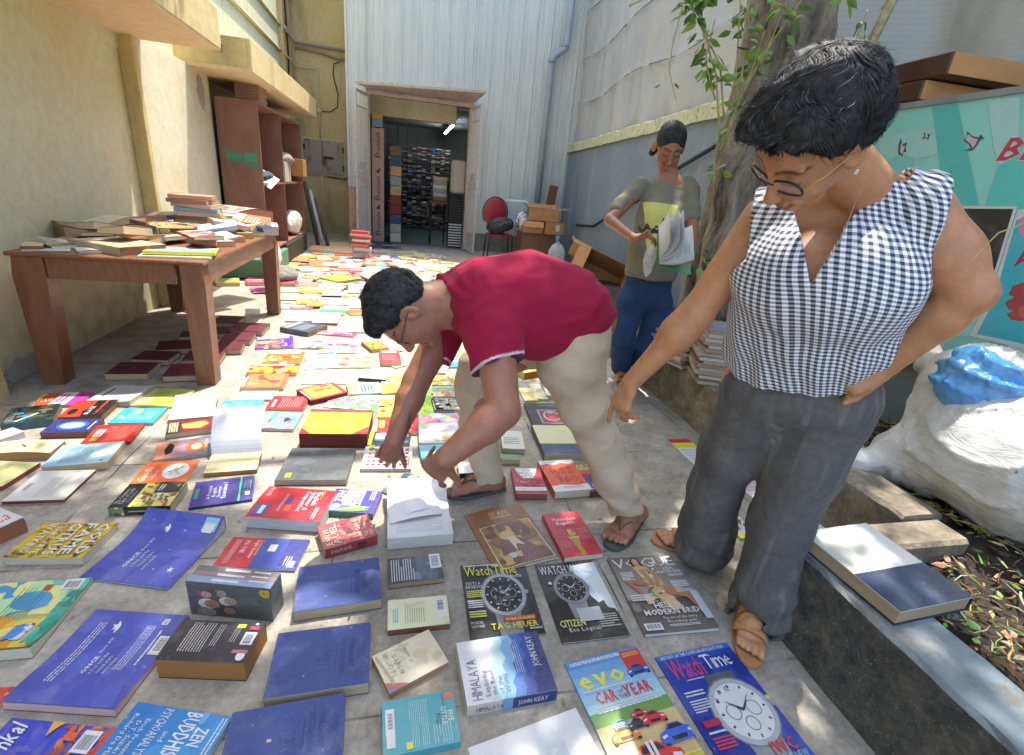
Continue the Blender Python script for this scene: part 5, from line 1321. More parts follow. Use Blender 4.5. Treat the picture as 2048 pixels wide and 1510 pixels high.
# -- open books
def open_book(cr,q,th,label,paper='#e9e2cf',ink='#8a857c',leaf=None,edge='#c9b994',cover=None,turn='n',group='books and magazines spread on the paving'):
    v=q.split();pts=[v[2*i]+' '+v[2*i+1] for i in range(4)];r={'n':0,'u':3,'d':1,'x':2}[turn];pts=pts[r:]+pts[:r]
    c,ang,W,H=quadfit(cr,' '.join(pts),th)
    o=empty("open_book",(c.x,c.y,0),label,"book",group,ang)
    rn=random.Random(int(c.x*1000)& 255)
    m=MB();m.box(-W/2,W/2,-H/2,H/2,.0025,th,lin(edge),bev=.001);m.build("pages",MAT['pages'],o)
    if cover:m=MB();m.box(-W/2-.004,W/2+.004,-H/2-.004,H/2+.004,.0004,.0024,lin(cover));m.build("cover",MAT['print'],o)
    a=Art(W,H,paper);a.run([('r',0,0,1,1,paper),('l',.14,.12,.86,.9,18,ink,.28)],rn);m=MB()
    for p,col,lay in a.P:m.add([(x-W/2,H/2-y,th+.0004+.00012*lay) for x,y in clipbox(p,W,H)][::-1],[tuple(range(len(p)))],col)
    m.build("open_page",MAT['print'],o)
    if leaf:   # a raised leaf hinged along one edge: (edge 'T'/'L'/'R', length factor, rise angle start, end, colour)
        ed,ln,a0,a1,col=leaf[:5]
        m=MB();n=12;L=(H if ed in 'TB' else W)*ln;s,z=0,th+.001;pr=[(0,z)]
        for i in range(n):
            an=radians(a0+(a1-a0)*(i/(n-1)));s+=cos(an)*L/n;z+=sin(an)*L/n;pr.append((s,z))
        for i in range(n):
            (s0,z0),(s1,z1)=pr[i],pr[i+1]
            if ed=='T':vs=[(-W/2,H/2+s0,z0),(W/2,H/2+s0,z0),(W/2,H/2+s1,z1),(-W/2,H/2+s1,z1)]
            elif ed=='L':vs=[(-W/2-s0,-H/2,z0),(-W/2-s0,H/2,z0),(-W/2-s1,H/2,z1),(-W/2-s1,-H/2,z1)]
            elif ed=='R':vs=[(W/2+s0,H/2,z0),(W/2+s0,-H/2,z0),(W/2+s1,-H/2,z1),(W/2+s1,H/2,z1)]
            else:vs=[(W/2,-H/2+s0,z0),(-W/2,-H/2+s0,z0),(-W/2,-H/2+s1,z1),(W/2,-H/2+s1,z1)]
            m.add(vs,[(0,1,2,3)],lin(col))
        if len(leaf)>5:
            pass
        m.build("leaf",MAT['print'],o,True)
    ALLBOOKS.append(o)
    return o
open_book('a','1545 578 1902 570 1888 690 1495 718',.020,'open yellowed book with its white flyleaf standing up','#e3cf9e','#a8976c',('T',1.55,75,15,'#f4f4f2'),'#a8743c')
open_book('c','1365 940 1812 905 1850 1165 1375 1195',.050,'thick open white textbook with fanned leaves under the pointing hand','#dfe2f2','#9aa0bc',('T',.62,35,-12,'#e6e8f4'),'#d8cfc6')
def fan():
    o=bpy.data.objects.get("open_book.001") or bpy.data.objects["open_book"]
    m=MB();n=10
    for (u0,v0,w,h,rz,lf) in ((-.105,.0,.19,.075,.16,.020),(-.085,.03,.16,.07,.26,.030)):
        vs=[];fs=[]
        for i in range(n+1):
            for j in range(5):
                x=u0+w*i/n;y=v0+h*j/4-.01
                vs.append((x*cos(rz)-y*sin(rz),x*sin(rz)+y*cos(rz),.053+lf*sin(pi*i/n*.9)*.5+lf*.25*j/4))
        for i in range(n):
            for j in range(4):k=i*5+j;fs.append((k,k+5,k+6,k+1))
        m.add(vs,fs,lin('#e3e5f3'))
    m.build("loose_leaves",MAT['print'],o,True)
fan()
open_book('a','1272 186 1585 166 1562 300 1236 328',.016,'open book with reddish cover and cream print pages','#e6d8c4','#b09c88',('T',.12,60,40,'#efe4d2'),'#b98f7c','#8a3a3c')
# -- more left side books
B('a','1150 505 1545 442 1535 572 1115 622',.018,'#8f9cb4',[('g',0,0,1,1,'#c9865c','#5f7fae',6,'v'),('e',.5,.72,.36,.17,'#d2643c'),('e',.5,.74,.2,.1,'#e7b48c'),('p',[(.2,.2),(.5,.16),(.9,.24),(.7,.34),(.3,.3)],'#241f24'),('l',.1,.9,.9,.96,1,'#f0a83c',.8)],'paperback with an orange sunset and a dark robed figure',turn='u',pages='#c9a98c')
B('a','1227 352 1565 305 1560 392 1212 432',.026,'#7c2f36',[('r',0,0,.9,.3,'#4b3a34'),('p',[(.3,.35),(.7,.3),(.8,.8),(.5,.9),(.2,.7)],'#d8a05c'),('l',.1,.05,.9,.25,4,'#e6cfa2',.6)],'dark red paperback with a golden mask picture',turn='u',pages='#c4b494')
B('a','1625 186 1916 182 1888 298 1583 288',.026,'#48b4d6',[('n',0,0,1,1,8,['#58c0de','#40aace'],.2),('r',.24,.05,.7,.16,W_),('l',.1,.25,.9,.85,8,'#9adcee',.4)],'cyan thriller paperback with a pale author spine',turn='u',pages='#d8d2c0',spine='#a9cfdc',spine_ops=[('t','HARLAN COBEN',.2,.74,.5,'#5f8fa4',{'w':.66})])
B('a','1112 80 1392 132 1275 234 1022 222',.010,'#b9c45c',[('l',.2,.3,.85,.9,8,'#7f8a3c',.35),('r',.0,0,1,.1,'#e3e8c4'),('r',.06,.18,.42,.34,'#efe98a')],'lime green booklet behind the cyan paperback',turn='u',kind='mag',curl=('v',wave(.006)))
B('a','825 57 1085 105 955 214 698 180',.024,'#cfd0d2',[('l',.1,.3,.9,.9,10,'#8c8f96',.35),('r',.3,.12,.7,.2,'#5f6f86'),('r',.7,.12,.8,.2,'#a83c58')],'light grey back cover with small print near the table leg',turn='u',pages='#cdb48c',curl=('v',lift(.012)))
B('a','455 120 655 132 590 225 400 205',.016,'#e3d2dc',[('p',[(0,.55),(1,.5),(1,1),(0,1)],'#c03c9a'),('l',.2,.1,.8,.4,2,'#b04a94',.6)],'white and magenta paperback near the left table leg',turn='u',pages='#cfae84')
B('a','310 152 450 118 400 222 235 222',.012,'#d8552f',[('p',[(0,0),(.4,0),(0,.6)],'#efc83a'),('t','LAW',.2,.7,.25,W_,{'w':.6})],'red and yellow paperback partly under the magenta one',turn='n',pages='#cfae84')
B('a','562 182 855 186 748 300 440 305',.030,'#c23c28',[('p',[(0,.5),(.35,.42),(.5,.55),(1,.5),(1,.72),(0,.8)],'#17181b'),('t','BLACK',.12,.62,.1,W_,{'w':.5,'b':1}),('t','LANCER',.12,.85,.12,'#c23c28',{'w':.7,'b':1}),('e',.3,.2,.18,.1,'#1b1c1f'),('r',0,.8,1,1,'#1f1d20')],'red and black paperback with a reaching shadow figure',turn='u',pages='#8c6a4c')
B('a','68 248 447 206 385 328 20 360',.034,'#23302f',[('n',0,0,1,1,30,['#2c4a4a','#1b2628','#4a6a5c','#7c5a3c','#3c8aa0'],.12),('p',[(.1,.2),(.5,.6),(.48,.66),(.08,.28)],'#9fd8e6'),('l',.1,.05,.7,.2,3,'#8a948c',.6)],'dark teal fantasy paperback with a glowing blue streak',turn='u',pages='#8c7c64',spine='#2c5a6c')
B('a','422 322 745 320 652 418 296 418',.030,'#2a3470',[('e',.5,.5,.34,.34,'#3f5ab0'),('e',.5,.5,.24,.26,'#8fa8dc'),('e',.5,.48,.14,.16,'#d2dcf2'),('l',.2,.9,.8,.96,1,W_)],'midnight blue paperback with a glowing centre',turn='u',pages='#8a5a44')
B('a','907 236 1216 247 1122 346 800 352',.016,'#34a8d2',[('l',.2,.25,.85,.9,9,'#a9def0',.4),('r',.3,.1,.45,.2,W_),('r',.7,.3,.9,.5,'#e6cf5a')],'turquoise back cover beside the red barcode book',turn='u',pages='#d8b088')
B('a','712 366 1050 357 952 488 602 498',.018,'#c92a22',[('l',.12,.32,.9,.9,12,'#e9867c',.35),('b',.35,.1,.75,.28),('r',.1,.12,.3,.28,'#e3a23c')],'scarlet back cover with a white barcode',turn='u',pages='#8c5c48',spine='#b41f1c')
# ================================================================ MIDDLE AND FAR BOOKS, simpler prints
def auto(style,base,cols,rn):
    c=cols.split() if cols else []
    if style=='p':return [('n',0,0,1,1,5,[base],.2)] if not c else [('r',0,.72,1,1,c[0])]
    if style=='t':return [('l',.12,.3,.88,.9,9,c[0] if c else '#8c8a84',.35),('l',.12,.1,.7,.2,1,(c+['#777'])[1] if len(c)>1 else '#6c6c70',.8)]
    if style=='k':return [('n',.0,.25,1,1,26,c,.12),('r',.03,.03,.4,.2,c[0]),('l',.05,.06,.9,.22,1,W_,.8),('n',.2,.35,.9,.9,10,[W_]+c,.06)]
    if style=='h':return [('r',.08,.1,.92,.9,c[0]),('n',.12,.15,.88,.85,12,c,.12),('l',.1,.02,.8,.08,1,W_,.7)]
    if style=='b':return [('r',0,.0,1,.3,c[0]),('l',.1,.08,.85,.22,1,W_,.9),('l',.1,.4,.8,.8,4,c[-1],.4)]
    return []
def S(cr,rows,**kw):
    for row in rows.strip().split('\n'):
        f=[x.strip() for x in row.split(';')]
        q,th,base,style,cols,label=f[:6];turn=f[6] if len(f)>6 and f[6] else 'n';pg=f[7] if len(f)>7 and f[7] else '#dcc9a4'
        rn=random.Random(len(label));k=dict(kw)
        kind='mag' if style in ('k',) and float(th)<.012 else ('cloth' if style=='c' else 'pb')
        if kind=='mag':k.setdefault('curl',('u',wave(rn.uniform(0,.006),rn.uniform(0,.008))))
        B(cr,q,float(th),base,auto(style,base,cols,rn),label,turn,kind=kind,pages=pg,**k)
S('h','''
150 180 560 160 475 268 150 296;.006;#5a3aa0;k;#4b3a9c #e07a34 #efc83a #c9507c #e8a0b0;comic with a purple night sky beside an orange figure
565 172 940 182 890 290 530 272;.006;#e4e2ec;k;#c9cde4 #e6b0b4 #8fa8d4 #d8506a;white comic between the purple comic and the striped one
820 205 1200 212 1165 328 760 318;.006;#dfe4f0;k;#6fa8dc #efc04a #e06a6a #7c4a8c #dfe6f2;pale comic with playing blue and yellow figures
262 312 652 320 560 432 230 430;.006;#e8702c;k;#f08a34 #f2c04a #e05a24 #efd9b4;bright orange comic beside the table leg
105 432 562 430 560 556 85 516;.010;#d8342c;k;#efcf3a #f2e05a #d8342c #f0a83c;red and yellow comic above the orange portrait book
60 512 462 530 430 668 45 655;.020;#c46a44;h;#d8845c #e8a070 #a84f38 #8c4a3c;terracotta paperback with a sleeping orange face;u
655 342 872 332 1042 472 600 474;.006;#efecec;k;#e6e4ea #e0a0a8 #d8d4e0 #d8506a;white comic with red badges left of the green one
872 330 1282 340 1270 464 850 466;.006;#d2dc8a;k;#b4d04a #efe27a #e88a6a #8fc6e0 #e0504a;green and yellow picture book behind the water book
650 482 1122 492 1075 622 605 622;.006;#d8deea;h;#b9cbe4 #a9bcd8 #e6e06a #c9d6ea;white booklet with a pale blue feather;u
580 672 922 600 1000 690 692 812;.030;#a8343e;h;#e09a4c #e8b05a #c9603c #d8a060;maroon book with a golden oval emblem;u;#7c2c34
330 740 692 745 608 862 245 868;.022;#c22834;t;#e8a0a0 #efd0c8;crimson back cover with pale lines behind the gaudy blue one;u;#d8b080
20 690 372 692 342 772 -40 776;.014;#bfe0ea;h;#e6e8ee #8fd0e4 #e6c45a #a8dcec;pale cyan booklet with a yellow pencil;u
240 890 612 900 520 1072 160 1042;.018;#7cc0e4;k;#5aa8e0 #e08ac0 #a8d8ec #2a3a5c #e05a78;blue and pink paperback with splashed paint;u
960 662 1362 782 1340 880 818 866;.006;#ece8ea;k;#f0ecec #5ab46c #e6b08a #d8788c #6cc47c;white picture book with a green frog and rabbits
1042 622 1368 602 1370 700 1062 730;.022;#a9d4dc;b;#d8dc6a #4a6a74;pale blue novel with a yellow spine under the water book;u;#c9c4b4
1202 490 1500 480 1400 592 1160 548;.024;#b4dce8;h;#a0d0e8 #c9e6ee #8fc4e0;sky blue book with dark page edges behind the wrist;u;#5a4638
1392 520 1860 512 1868 712 1362 722;.010;#e6e04a;k;#8fd0e0 #efe46a #b0dc6a #efe88a;yellow and turquoise workbook crossed by the forearm
1365 735 1662 730 1600 945 1355 948;.012;#e0c83a;k;#3a3c44 #e8d24a #c9cdd0 #f0e27a;yellow bordered workbook with a charcoal picture
1700 712 1868 702 1885 922 1640 935;.010;#9cd04a;k;#7cc44a #c9e05a #e0a84a #b8dc6a #b05a4a;leaf green picture book with a yellow spine strip
1202 212 1350 196 1442 272 1262 302;.022;#7c5a34;h;#c99a44 #e0b864 #5c4228;small brown tray like box of golden trinkets
1370 292 1562 292 1560 420 1368 430;.024;#b8404c;b;#d8504a #e08a8a;rose red paperback beside the trousered knee
1888 502 2090 510 2090 640 1865 632;.006;#efc04a;k;#f0c84a #e0604a #5ab0d8 #efe06a;yellow comic with red and blue figures by the far trouser leg
1885 648 2090 650 2090 752 1885 745;.008;#9cc4b4;k;#efb84a #7cb8c4 #e0d06a #e88a4a;teal picture book with an orange creature
1862 760 2060 752 2075 890 1905 895;.026;#5f6660;h;#8c9488 #d8d4c4 #5f6a64 #a8a898;dark olive paperback with a pencil portrait;u;#b0ac9c
1820 365 2048 400 2010 515 1810 500;.028;#d9d6cc;b;#d0ccc0 #5a5a58;cream paperback with bold grey lettering near the sleeve
425 60 600 0 792 48 680 138;.040;#4a5060;b;#5f6878 #a8b4c8;thick slate grey paperback lying at an angle;n;#a8845c
800 100 1122 140 1112 170 745 135;.006;#d84a74;k;#e06a94 #f08ab0 #e0e4f0 #b03a8c;hot pink magazine poking out behind the grey paperback
995 -10 1232 -2 1228 118 932 112;.014;#dfe8ee;k;#8fc8e0 #dfe8ea #e6c070 #a8cfe0;pale comic page of blue panels;n
1140 140 1350 140 1300 205 1115 200;.004;#d4e0ee;p;;small pale blue sheet left of the brown tray
1480 250 1590 240 1585 300 1440 290;.012;#dfe4e6;t;#8fa0a8;white leaflet under the face of the stooping man
1940 320 2048 300 2100 350 1990 382;.010;#3c8ad8;b;#efe43a #e8f0f8;blue and yellow booklet under the chest of the stooping man
1450 440 1570 400 1600 440 1530 470;.008;#e6cfa0;p;;tan envelope shaped booklet beside the rose red paperback
''')
S('i','''
805 848 1118 842 1105 975 785 970;.014;#ded8d0;t;#a89cc4 #b08aa0;open white form book with violet print
1175 872 1455 872 1425 1010 1112 985;.022;#dfe0dc;t;#b4b8b4;white ruled notebook with a red lower edge;n;#c9503c
1195 835 1508 845 1495 915 1205 868;.016;#4aa06c;p;#e4e8e4;white book with a green front edge
1560 700 1760 690 1750 820 1520 815;.020;#d9cdb0;t;#b8aa88;tan paged book right of the green edged one
1530 860 1740 815 1745 895 1560 900;.010;#e0703c;p;#e8946a;orange booklet beside the long black forelock
590 790 590 770 860 770 830 850;.010;#c4ccd4;p;;grey blue booklet partly behind the far table leg
745 745 865 745 850 775 745 775;.008;#d84a5c;b;#e8e4e4 #c0c0c8;small white booklet with a red edge by the far table leg
850 800 1120 805 1112 838 845 840;.018;#c8505c;b;#d8607a #e0b080;pink and tan paperback above the form book;n;#d8c8b8
1225 795 1512 790 1505 845 1190 838;.014;#e2e2e6;b;#e4e6ea #c83a4c;white booklet with a small red block
935 690 1190 690 1170 760 910 770;.012;#d8c444;k;#8c4ac0 #e8d45a #d04a6c #6ab49c;yellow and violet workbook
1235 705 1560 705 1525 775 1200 775;.012;#dcdcec;b;#b8b8e4 #c8b0c0;pale lilac booklet right of the yellow and violet workbook
1460 665 1702 668 1700 712 1455 705;.012;#e05a4c;k;#e87a3c #c84a8c #efb84a;orange and magenta booklet
735 640 955 640 905 722 725 715;.014;#d8e08c;b;#e8ecb0 #c0d0d0;lime edged white booklet behind the far table leg
1000 640 1210 645 1195 690 960 680;.014;#d8d4d0;b;#d83a5c #8c8c94;grey booklet with a crimson corner
1230 605 1470 605 1450 672 1222 668;.018;#e49ab0;b;#eeb4c4 #e6d8dc;rose pink book on a black edged one;n;#2a2a34
965 590 1235 590 1230 635 960 635;.020;#d89a34;b;#e0a83c #f0d890;amber paperback with orange title
735 565 970 565 962 625 730 628;.012;#9ccca4;t;#c4e0c8;mint green booklet right of the far table leg
915 508 1198 510 1195 560 900 548;.026;#8c8078;c;;grey brown hardback lying across the paving;n;#b8946c
1545 560 1790 555 1760 640 1545 625;.016;#d8e0cc;t;#a8b4a0;pale green booklet near the dark hair
1415 575 1440 540 1560 545 1620 610;.008;#4a545c;p;;dark curled leaflet beside the pale green booklet
1600 490 1650 478 1790 562 1740 575;.006;#8c8478;t;#5c564c;grey leaflet fanned towards the dark hair
1285 440 1480 398 1590 448 1440 520;.034;#a4cc4c;p;#b4d85c;lime topped book at the head of a leaning pile;n;#c4946c
1260 470 1300 460 1420 530 1330 580;.012;#e8c8a8;t;#c0a080;cream booklet sliding out under the lime topped book
720 420 940 420 940 462 722 465;.030;#d23c54;b;#e05a74 #f0a0b0;upper crimson book to the right of the far table leg
722 482 940 480 938 530 724 532;.030;#cc3048;b;#e05a74 #f0a0b0;lower crimson book to the right of the far table leg
320 378 548 376 552 412 312 418;.034;#c42c50;b;#e05a8c #f4c0d0;topmost magenta book seen left of the far table leg
318 428 552 422 556 462 310 470;.034;#b82a4c;b;#d84a7c #f4c0d0;second magenta book seen left of the far table leg
316 478 556 470 560 512 306 520;.034;#c03054;b;#e05a8c #f4c0d0;third magenta book seen left of the far table leg
362 566 560 560 566 628 402 640;.016;#d874a8;p;;pink topped book with a dark cover edge by the table leg;n;#5a3040
20 352 180 305 355 322 215 375;.040;#a8848c;c;;dusty mauve hardback curling open on the paving;n;#7c4a38
-55 460 235 455 232 512 -60 512;.042;#b4b464;t;#7c7c44;olive yellow thick paperback under the table's long side
1040 412 1150 375 1268 392 1140 430;.022;#dcd4cc;t;#8c6a5c;open backed book with brown edges beside the pile;n;#b07c54
1345 352 1650 348 1640 385 1342 395;.026;#cc2c44;b;#d83c58 #f0a0ac;long crimson book behind the lime topped pile
1620 400 1705 395 1700 430 1612 438;.022;#4cb484;p;;small emerald book right of the crimson one
1705 402 1945 375 1940 450 1740 490;.040;#3a3c44;h;#d8a8a0 #e0c8bc #5c4848;black book with a pink portrait above the dark hair;n;#c8bcac
1640 335 1885 330 1890 378 1640 385;.018;#e0dcae;p;;pale yellow book beyond the emerald one
1895 325 2048 318 2048 355 1880 352;.014;#7c9cd8;k;#8cacdc #b0c4e8 #5c7cc0;periwinkle booklet at the far right of the pile
1940 378 2048 370 2048 405 1950 405;.014;#e6b84c;p;;amber booklet just above the stooping man's hair
1785 270 1990 268 1985 308 1790 310;.018;#64bcdc;b;#8cd0e8 #e8f4f8;sky blue book among the far white ones
1600 262 1790 262 1785 310 1605 312;.016;#dfe0cc;t;#a8b09c;ivory booklet left of the sky blue book
1350 275 1590 270 1595 312 1345 318;.016;#e4e4ea;h;#d0d4e8 #c8849c #e8ecf0;white booklet with a blue oval
955 320 1135 318 1140 372 950 378;.018;#e0dcd4;t;#c06050;white booklet with red print on a brown board
1145 335 1340 322 1338 372 1150 378;.012;#e0c48c;p;;plain straw coloured booklet
740 305 942 305 935 340 735 350;.030;#dcb46c;b;#e4c078 #a87c40;tan paperback with thick pages nearest the left margin
975 285 1075 280 1065 318 960 322;.016;#c8403c;k;#d85044 #e88a60;small red booklet in the far rows
1085 285 1300 280 1285 318 1070 322;.020;#d8704c;b;#e08058 #f0b48c;salmon paperback in the far rows
770 275 985 270 975 300 760 305;.014;#e6b45c;b;#efc46c #c08040;honey yellow booklet in the far rows
880 205 1070 215 1065 262 875 250;.026;#c8805c;c;;reddish brown hardback open at its cover;n;#b0623c
1082 245 1340 235 1330 275 1075 285;.026;#c4744c;c;;second reddish brown hardback right of the open one;n;#b0623c
738 192 885 192 878 228 730 232;.016;#7c94c4;p;;steel blue booklet at the left margin of the far rows
728 235 870 232 865 262 722 265;.016;#6474bc;p;;indigo booklet below the steel blue one
800 150 935 148 930 185 790 190;.016;#a8748c;p;;plum coloured booklet in the far rows
930 180 1170 178 1150 210 915 212;.018;#e0b044;b;#e8c060 #d07838;golden yellow book with an orange edge
870 112 955 105 945 140 860 145;.016;#3c7cc4;p;;cobalt book by the far cabinet foot
965 112 1090 108 1080 145 955 148;.012;#5cbce0;b;#7cccec #e8f4f8;sky blue booklet by the far cabinet foot
1100 118 1215 115 1205 160 1085 165;.018;#d8864c;p;;apricot book in the farthest rows
1220 130 1375 128 1380 170 1215 175;.014;#c8ccb8;h;#a8c0c0 #c8b890 #7c948c;grey green picture booklet in the farthest rows
1385 150 1620 150 1615 185 1380 180;.018;#d06044;b;#dc7450 #e8a884;brick red book below the paper sheet
1170 200 1335 198 1325 235 1165 240;.018;#e0cc8c;p;;sand coloured booklet in the far rows
1345 200 1455 195 1450 228 1340 232;.016;#dc7c64;p;;coral booklet in the far rows
1460 205 1650 200 1610 270 1400 262;.012;#e6e2dc;t;#c0b8b0;white magazine sloping in the far rows
1720 222 1945 195 1950 230 1740 245;.024;#a83c44;b;#b84c54 #d89090;wine red book in front of the white far ones
1650 212 1760 205 1750 242 1655 245;.020;#8c4454;p;;dark plum book at the foot of the tall pile
1995 270 2048 268 2048 305 1995 308;.020;#b8603c;p;;rust coloured book beside the sky blue one
''',tiny=True)
S('j','''
1680 175 1785 172 1785 205 1685 210;.020;#d8d4d0;t;#a8a49c;white paperback in the far right rows
1790 195 1905 190 1903 235 1800 240;.022;#e0dcd8;t;#b0aca4;white paged book at the far right end
1552 175 1680 172 1672 200 1550 202;.016;#a8b4a0;b;#b8c4b0 #8c9884;sage green booklet in the far right rows
1560 208 1680 208 1672 235 1555 235;.016;#5c94d0;p;;bright blue booklet in the far right rows
1560 240 1690 238 1680 258 1560 258;.014;#7cc4e0;p;;aqua booklet in the far right rows
1680 255 1785 252 1785 290 1672 295;.020;#a8748c;p;;mauve book in the far right rows
1770 240 1880 238 1875 262 1765 265;.012;#e6cc34;p;;yellow booklet in the far right rows
1780 265 1960 262 1955 305 1790 320;.040;#d0b4a8;p;;big pinkish book in the far right rows;n;#b09484
1705 300 1790 292 1860 325 1750 345;.030;#e0d4bc;p;;cream thick book near the far right end;n;#c08c5c
1630 262 1675 260 1680 290 1625 292;.020;#c4a484;p;;small fawn book in the far right rows
1395 125 1500 122 1495 150 1390 152;.016;#34446c;p;;navy book by the shed threshold
1450 92 1548 90 1545 118 1448 122;.030;#2c3c6c;p;;dark blue folder by the shed threshold
1505 130 1620 128 1618 150 1510 156;.024;#24304c;p;;midnight blue book with pale pages by the threshold
1400 160 1490 158 1480 190 1395 192;.014;#dccccc;k;#d8a0a8 #e8dcd8 #c08c8c;pale pink booklet heap by the threshold
1490 160 1555 158 1560 190 1480 192;.014;#e0d4b8;t;#b0a48c;ivory leaflet by the threshold
1385 185 1470 182 1475 215 1380 220;.014;#b8848c;k;#c8949c #e0c0c0 #8c5c64;rosy booklet left of the white far ones
''',tiny=True)
S('m','''
375 545 470 570 462 640 345 615;.020;#e0dcd4;b;#d8d4cc #4a4a4c;cream and black paperback under the sleeve of the stooping man
420 548 545 530 552 610 462 612;.012;#4a94dc;b;#efe44a #e8f0f8;blue picture book with a yellow lower half under the chest
378 640 500 650 500 700 378 697;.008;#efc44a;k;#f0b040 #e05a44 #5ab4d8 #efd86a;orange comic left of the trousered knee
385 705 505 702 507 752 388 755;.008;#8cc4ac;k;#e8b04a #6cb8c4 #d8dc8a #e0704a;sea green comic left of the trousered knee
375 762 515 755 522 815 398 820;.026;#4c504c;h;#8c9488 #c4bca8 #5f6a60;dark paperback with a drawn face left of the knee;n;#c9c0ac
''')
S('k','''
850 330 1000 380 1115 455 925 500;.045;#e8e4d8;t;#b8b0a0;white paperback on its pile seen between the legs;n;#c49a84
630 455 780 420 985 520 700 620;.050;#e6c86a;b;#e8d07c #b8862c;golden paperback with thick orange page edges;n;#b8641c
950 540 1150 515 1185 635 1060 640;.030;#e6e2c8;t;#c0b890;cream paperback beside the golden one;n;#c0a08c
1010 670 1215 665 1282 905 1000 885;.030;#dcdce8;b;#b8b8e0 #e6e032;white and lilac book with a bright yellow square
830 740 990 740 1010 930 895 950;.016;#e6dfb8;k;#e6c87a #e8e2c0 #d8b060;cream booklet with a yellow disc
685 795 850 800 900 960 730 975;.010;#e8d09c;k;#e09a4a #e8dcb0 #f0c070;pale comic with orange shapes
1195 925 1285 930 1285 960 1215 955;.010;#1c1c20;p;;black booklet edge beside the khaki thigh
''')
# green, dark and white books behind the near elbow
S('g','''
352 555 500 550 497 675 352 670;.028;#dcdcd0;b;#dcdcd0 #4c8c6c;white book with green figures behind the elbow;n;#c0c0a8
345 715 475 712 475 745 345 750;.030;#7c9c74;p;;moss green book under the white one behind the elbow
''')
# maroon bound volumes under the table
MV='maroon bound volumes under the table'
for q,lab in (('860 1235 1145 1240 1060 1325 765 1320','maroon volume nearest the left front table leg'),('1235 1250 1430 1248 1440 1338 1172 1332','maroon volume just left of the right front table leg'),('1035 1155 1295 1160 1205 1228 945 1212','maroon volume in the second row with pale page edges'),
               ('1140 1085 1400 1075 1390 1140 1120 1150','maroon volume in the third row with a round spine label'),('1345 1155 1640 1150 1560 1225 1318 1225','maroon volume with a spine label hidden by the front leg'),('1580 1085 1775 1075 1720 1150 1540 1150','maroon volume right of the front leg in the near row'),
               ('1640 1025 1850 1020 1790 1085 1580 1080','maroon volume right of the front leg in the middle row'),('1700 950 1940 958 1880 1020 1640 1010','maroon volume farthest right with a round white label'),('1560 905 1780 905 1680 965 1540 950','farthest maroon volume under the table'),('1310 1020 1420 1010 1420 1060 1290 1050','small visible maroon volume left of the front leg in the far row'),('1560 985 1665 975 1630 1030 1560 1035','maroon volume wedged behind the right front leg')):
    o=[('e',.5,.5,.05,.04,'#7c4448')] if 'nearest' in lab else []
    so=[('e',.12,.5,.045,.3,'#d8d0c8'),('r',.55,.3,.8,.36,'#b89060'),('r',.55,.62,.8,.68,'#b89060')]
    B('v',q,.038,'#5c1f2c',o,lab,'d',kind='hard' if not o else 'cloth',pages='#c4ad86',group=MV,spine='#4a1722',spine_ops=so if 'label' in lab else ())
# tall pile of books by the gate post and the pale sheet on the ground
pc=at(722,519)
rn_=random.Random(11);z=.0
cols=['#8c4a54','#d8c8b8','#b8a0a4','#c8b4a8','#e0d0c0','#a87c84','#e0704a','#c84c3c','#e0d8cc','#b8503c','#d8a48c','#c83c44']
nms=['plum','ivory','grey pink','putty','cream','dusty rose','orange','vermilion','white','brick','peach','cherry']
for i,c in enumerate(cols):
    th=rn_.uniform(.025,.042)
    make_book("book",(pc.x+rn_.uniform(-.03,.03),pc.y+.05+rn_.uniform(-.03,.03),z),rn_.uniform(-.12,.12)+pi/2,.17,.25,th,c,(),"%s book in the tall pile by the left gate leaf" % nms[i],group='tall pile of books by the gate',tiny=True,pages='#e0cfb0')
    z+=th+.001
p=[at(*q) for q in ((632,484),(703,486),(705,507),(610,507))]
m=MB();m.add([(v.x,v.y,.004) for v in p]+[(v.x,v.y,.007) for v in p],[(3,2,1,0),(4,5,6,7)],lin('#d8b88c'))
m.c=[lin('#d8bc90')]*len(m.c)
tag(m.build("cardboard_sheet",MAT['matte']),"pale flattened cardboard sheet lying beyond the farthest books","cardboard")
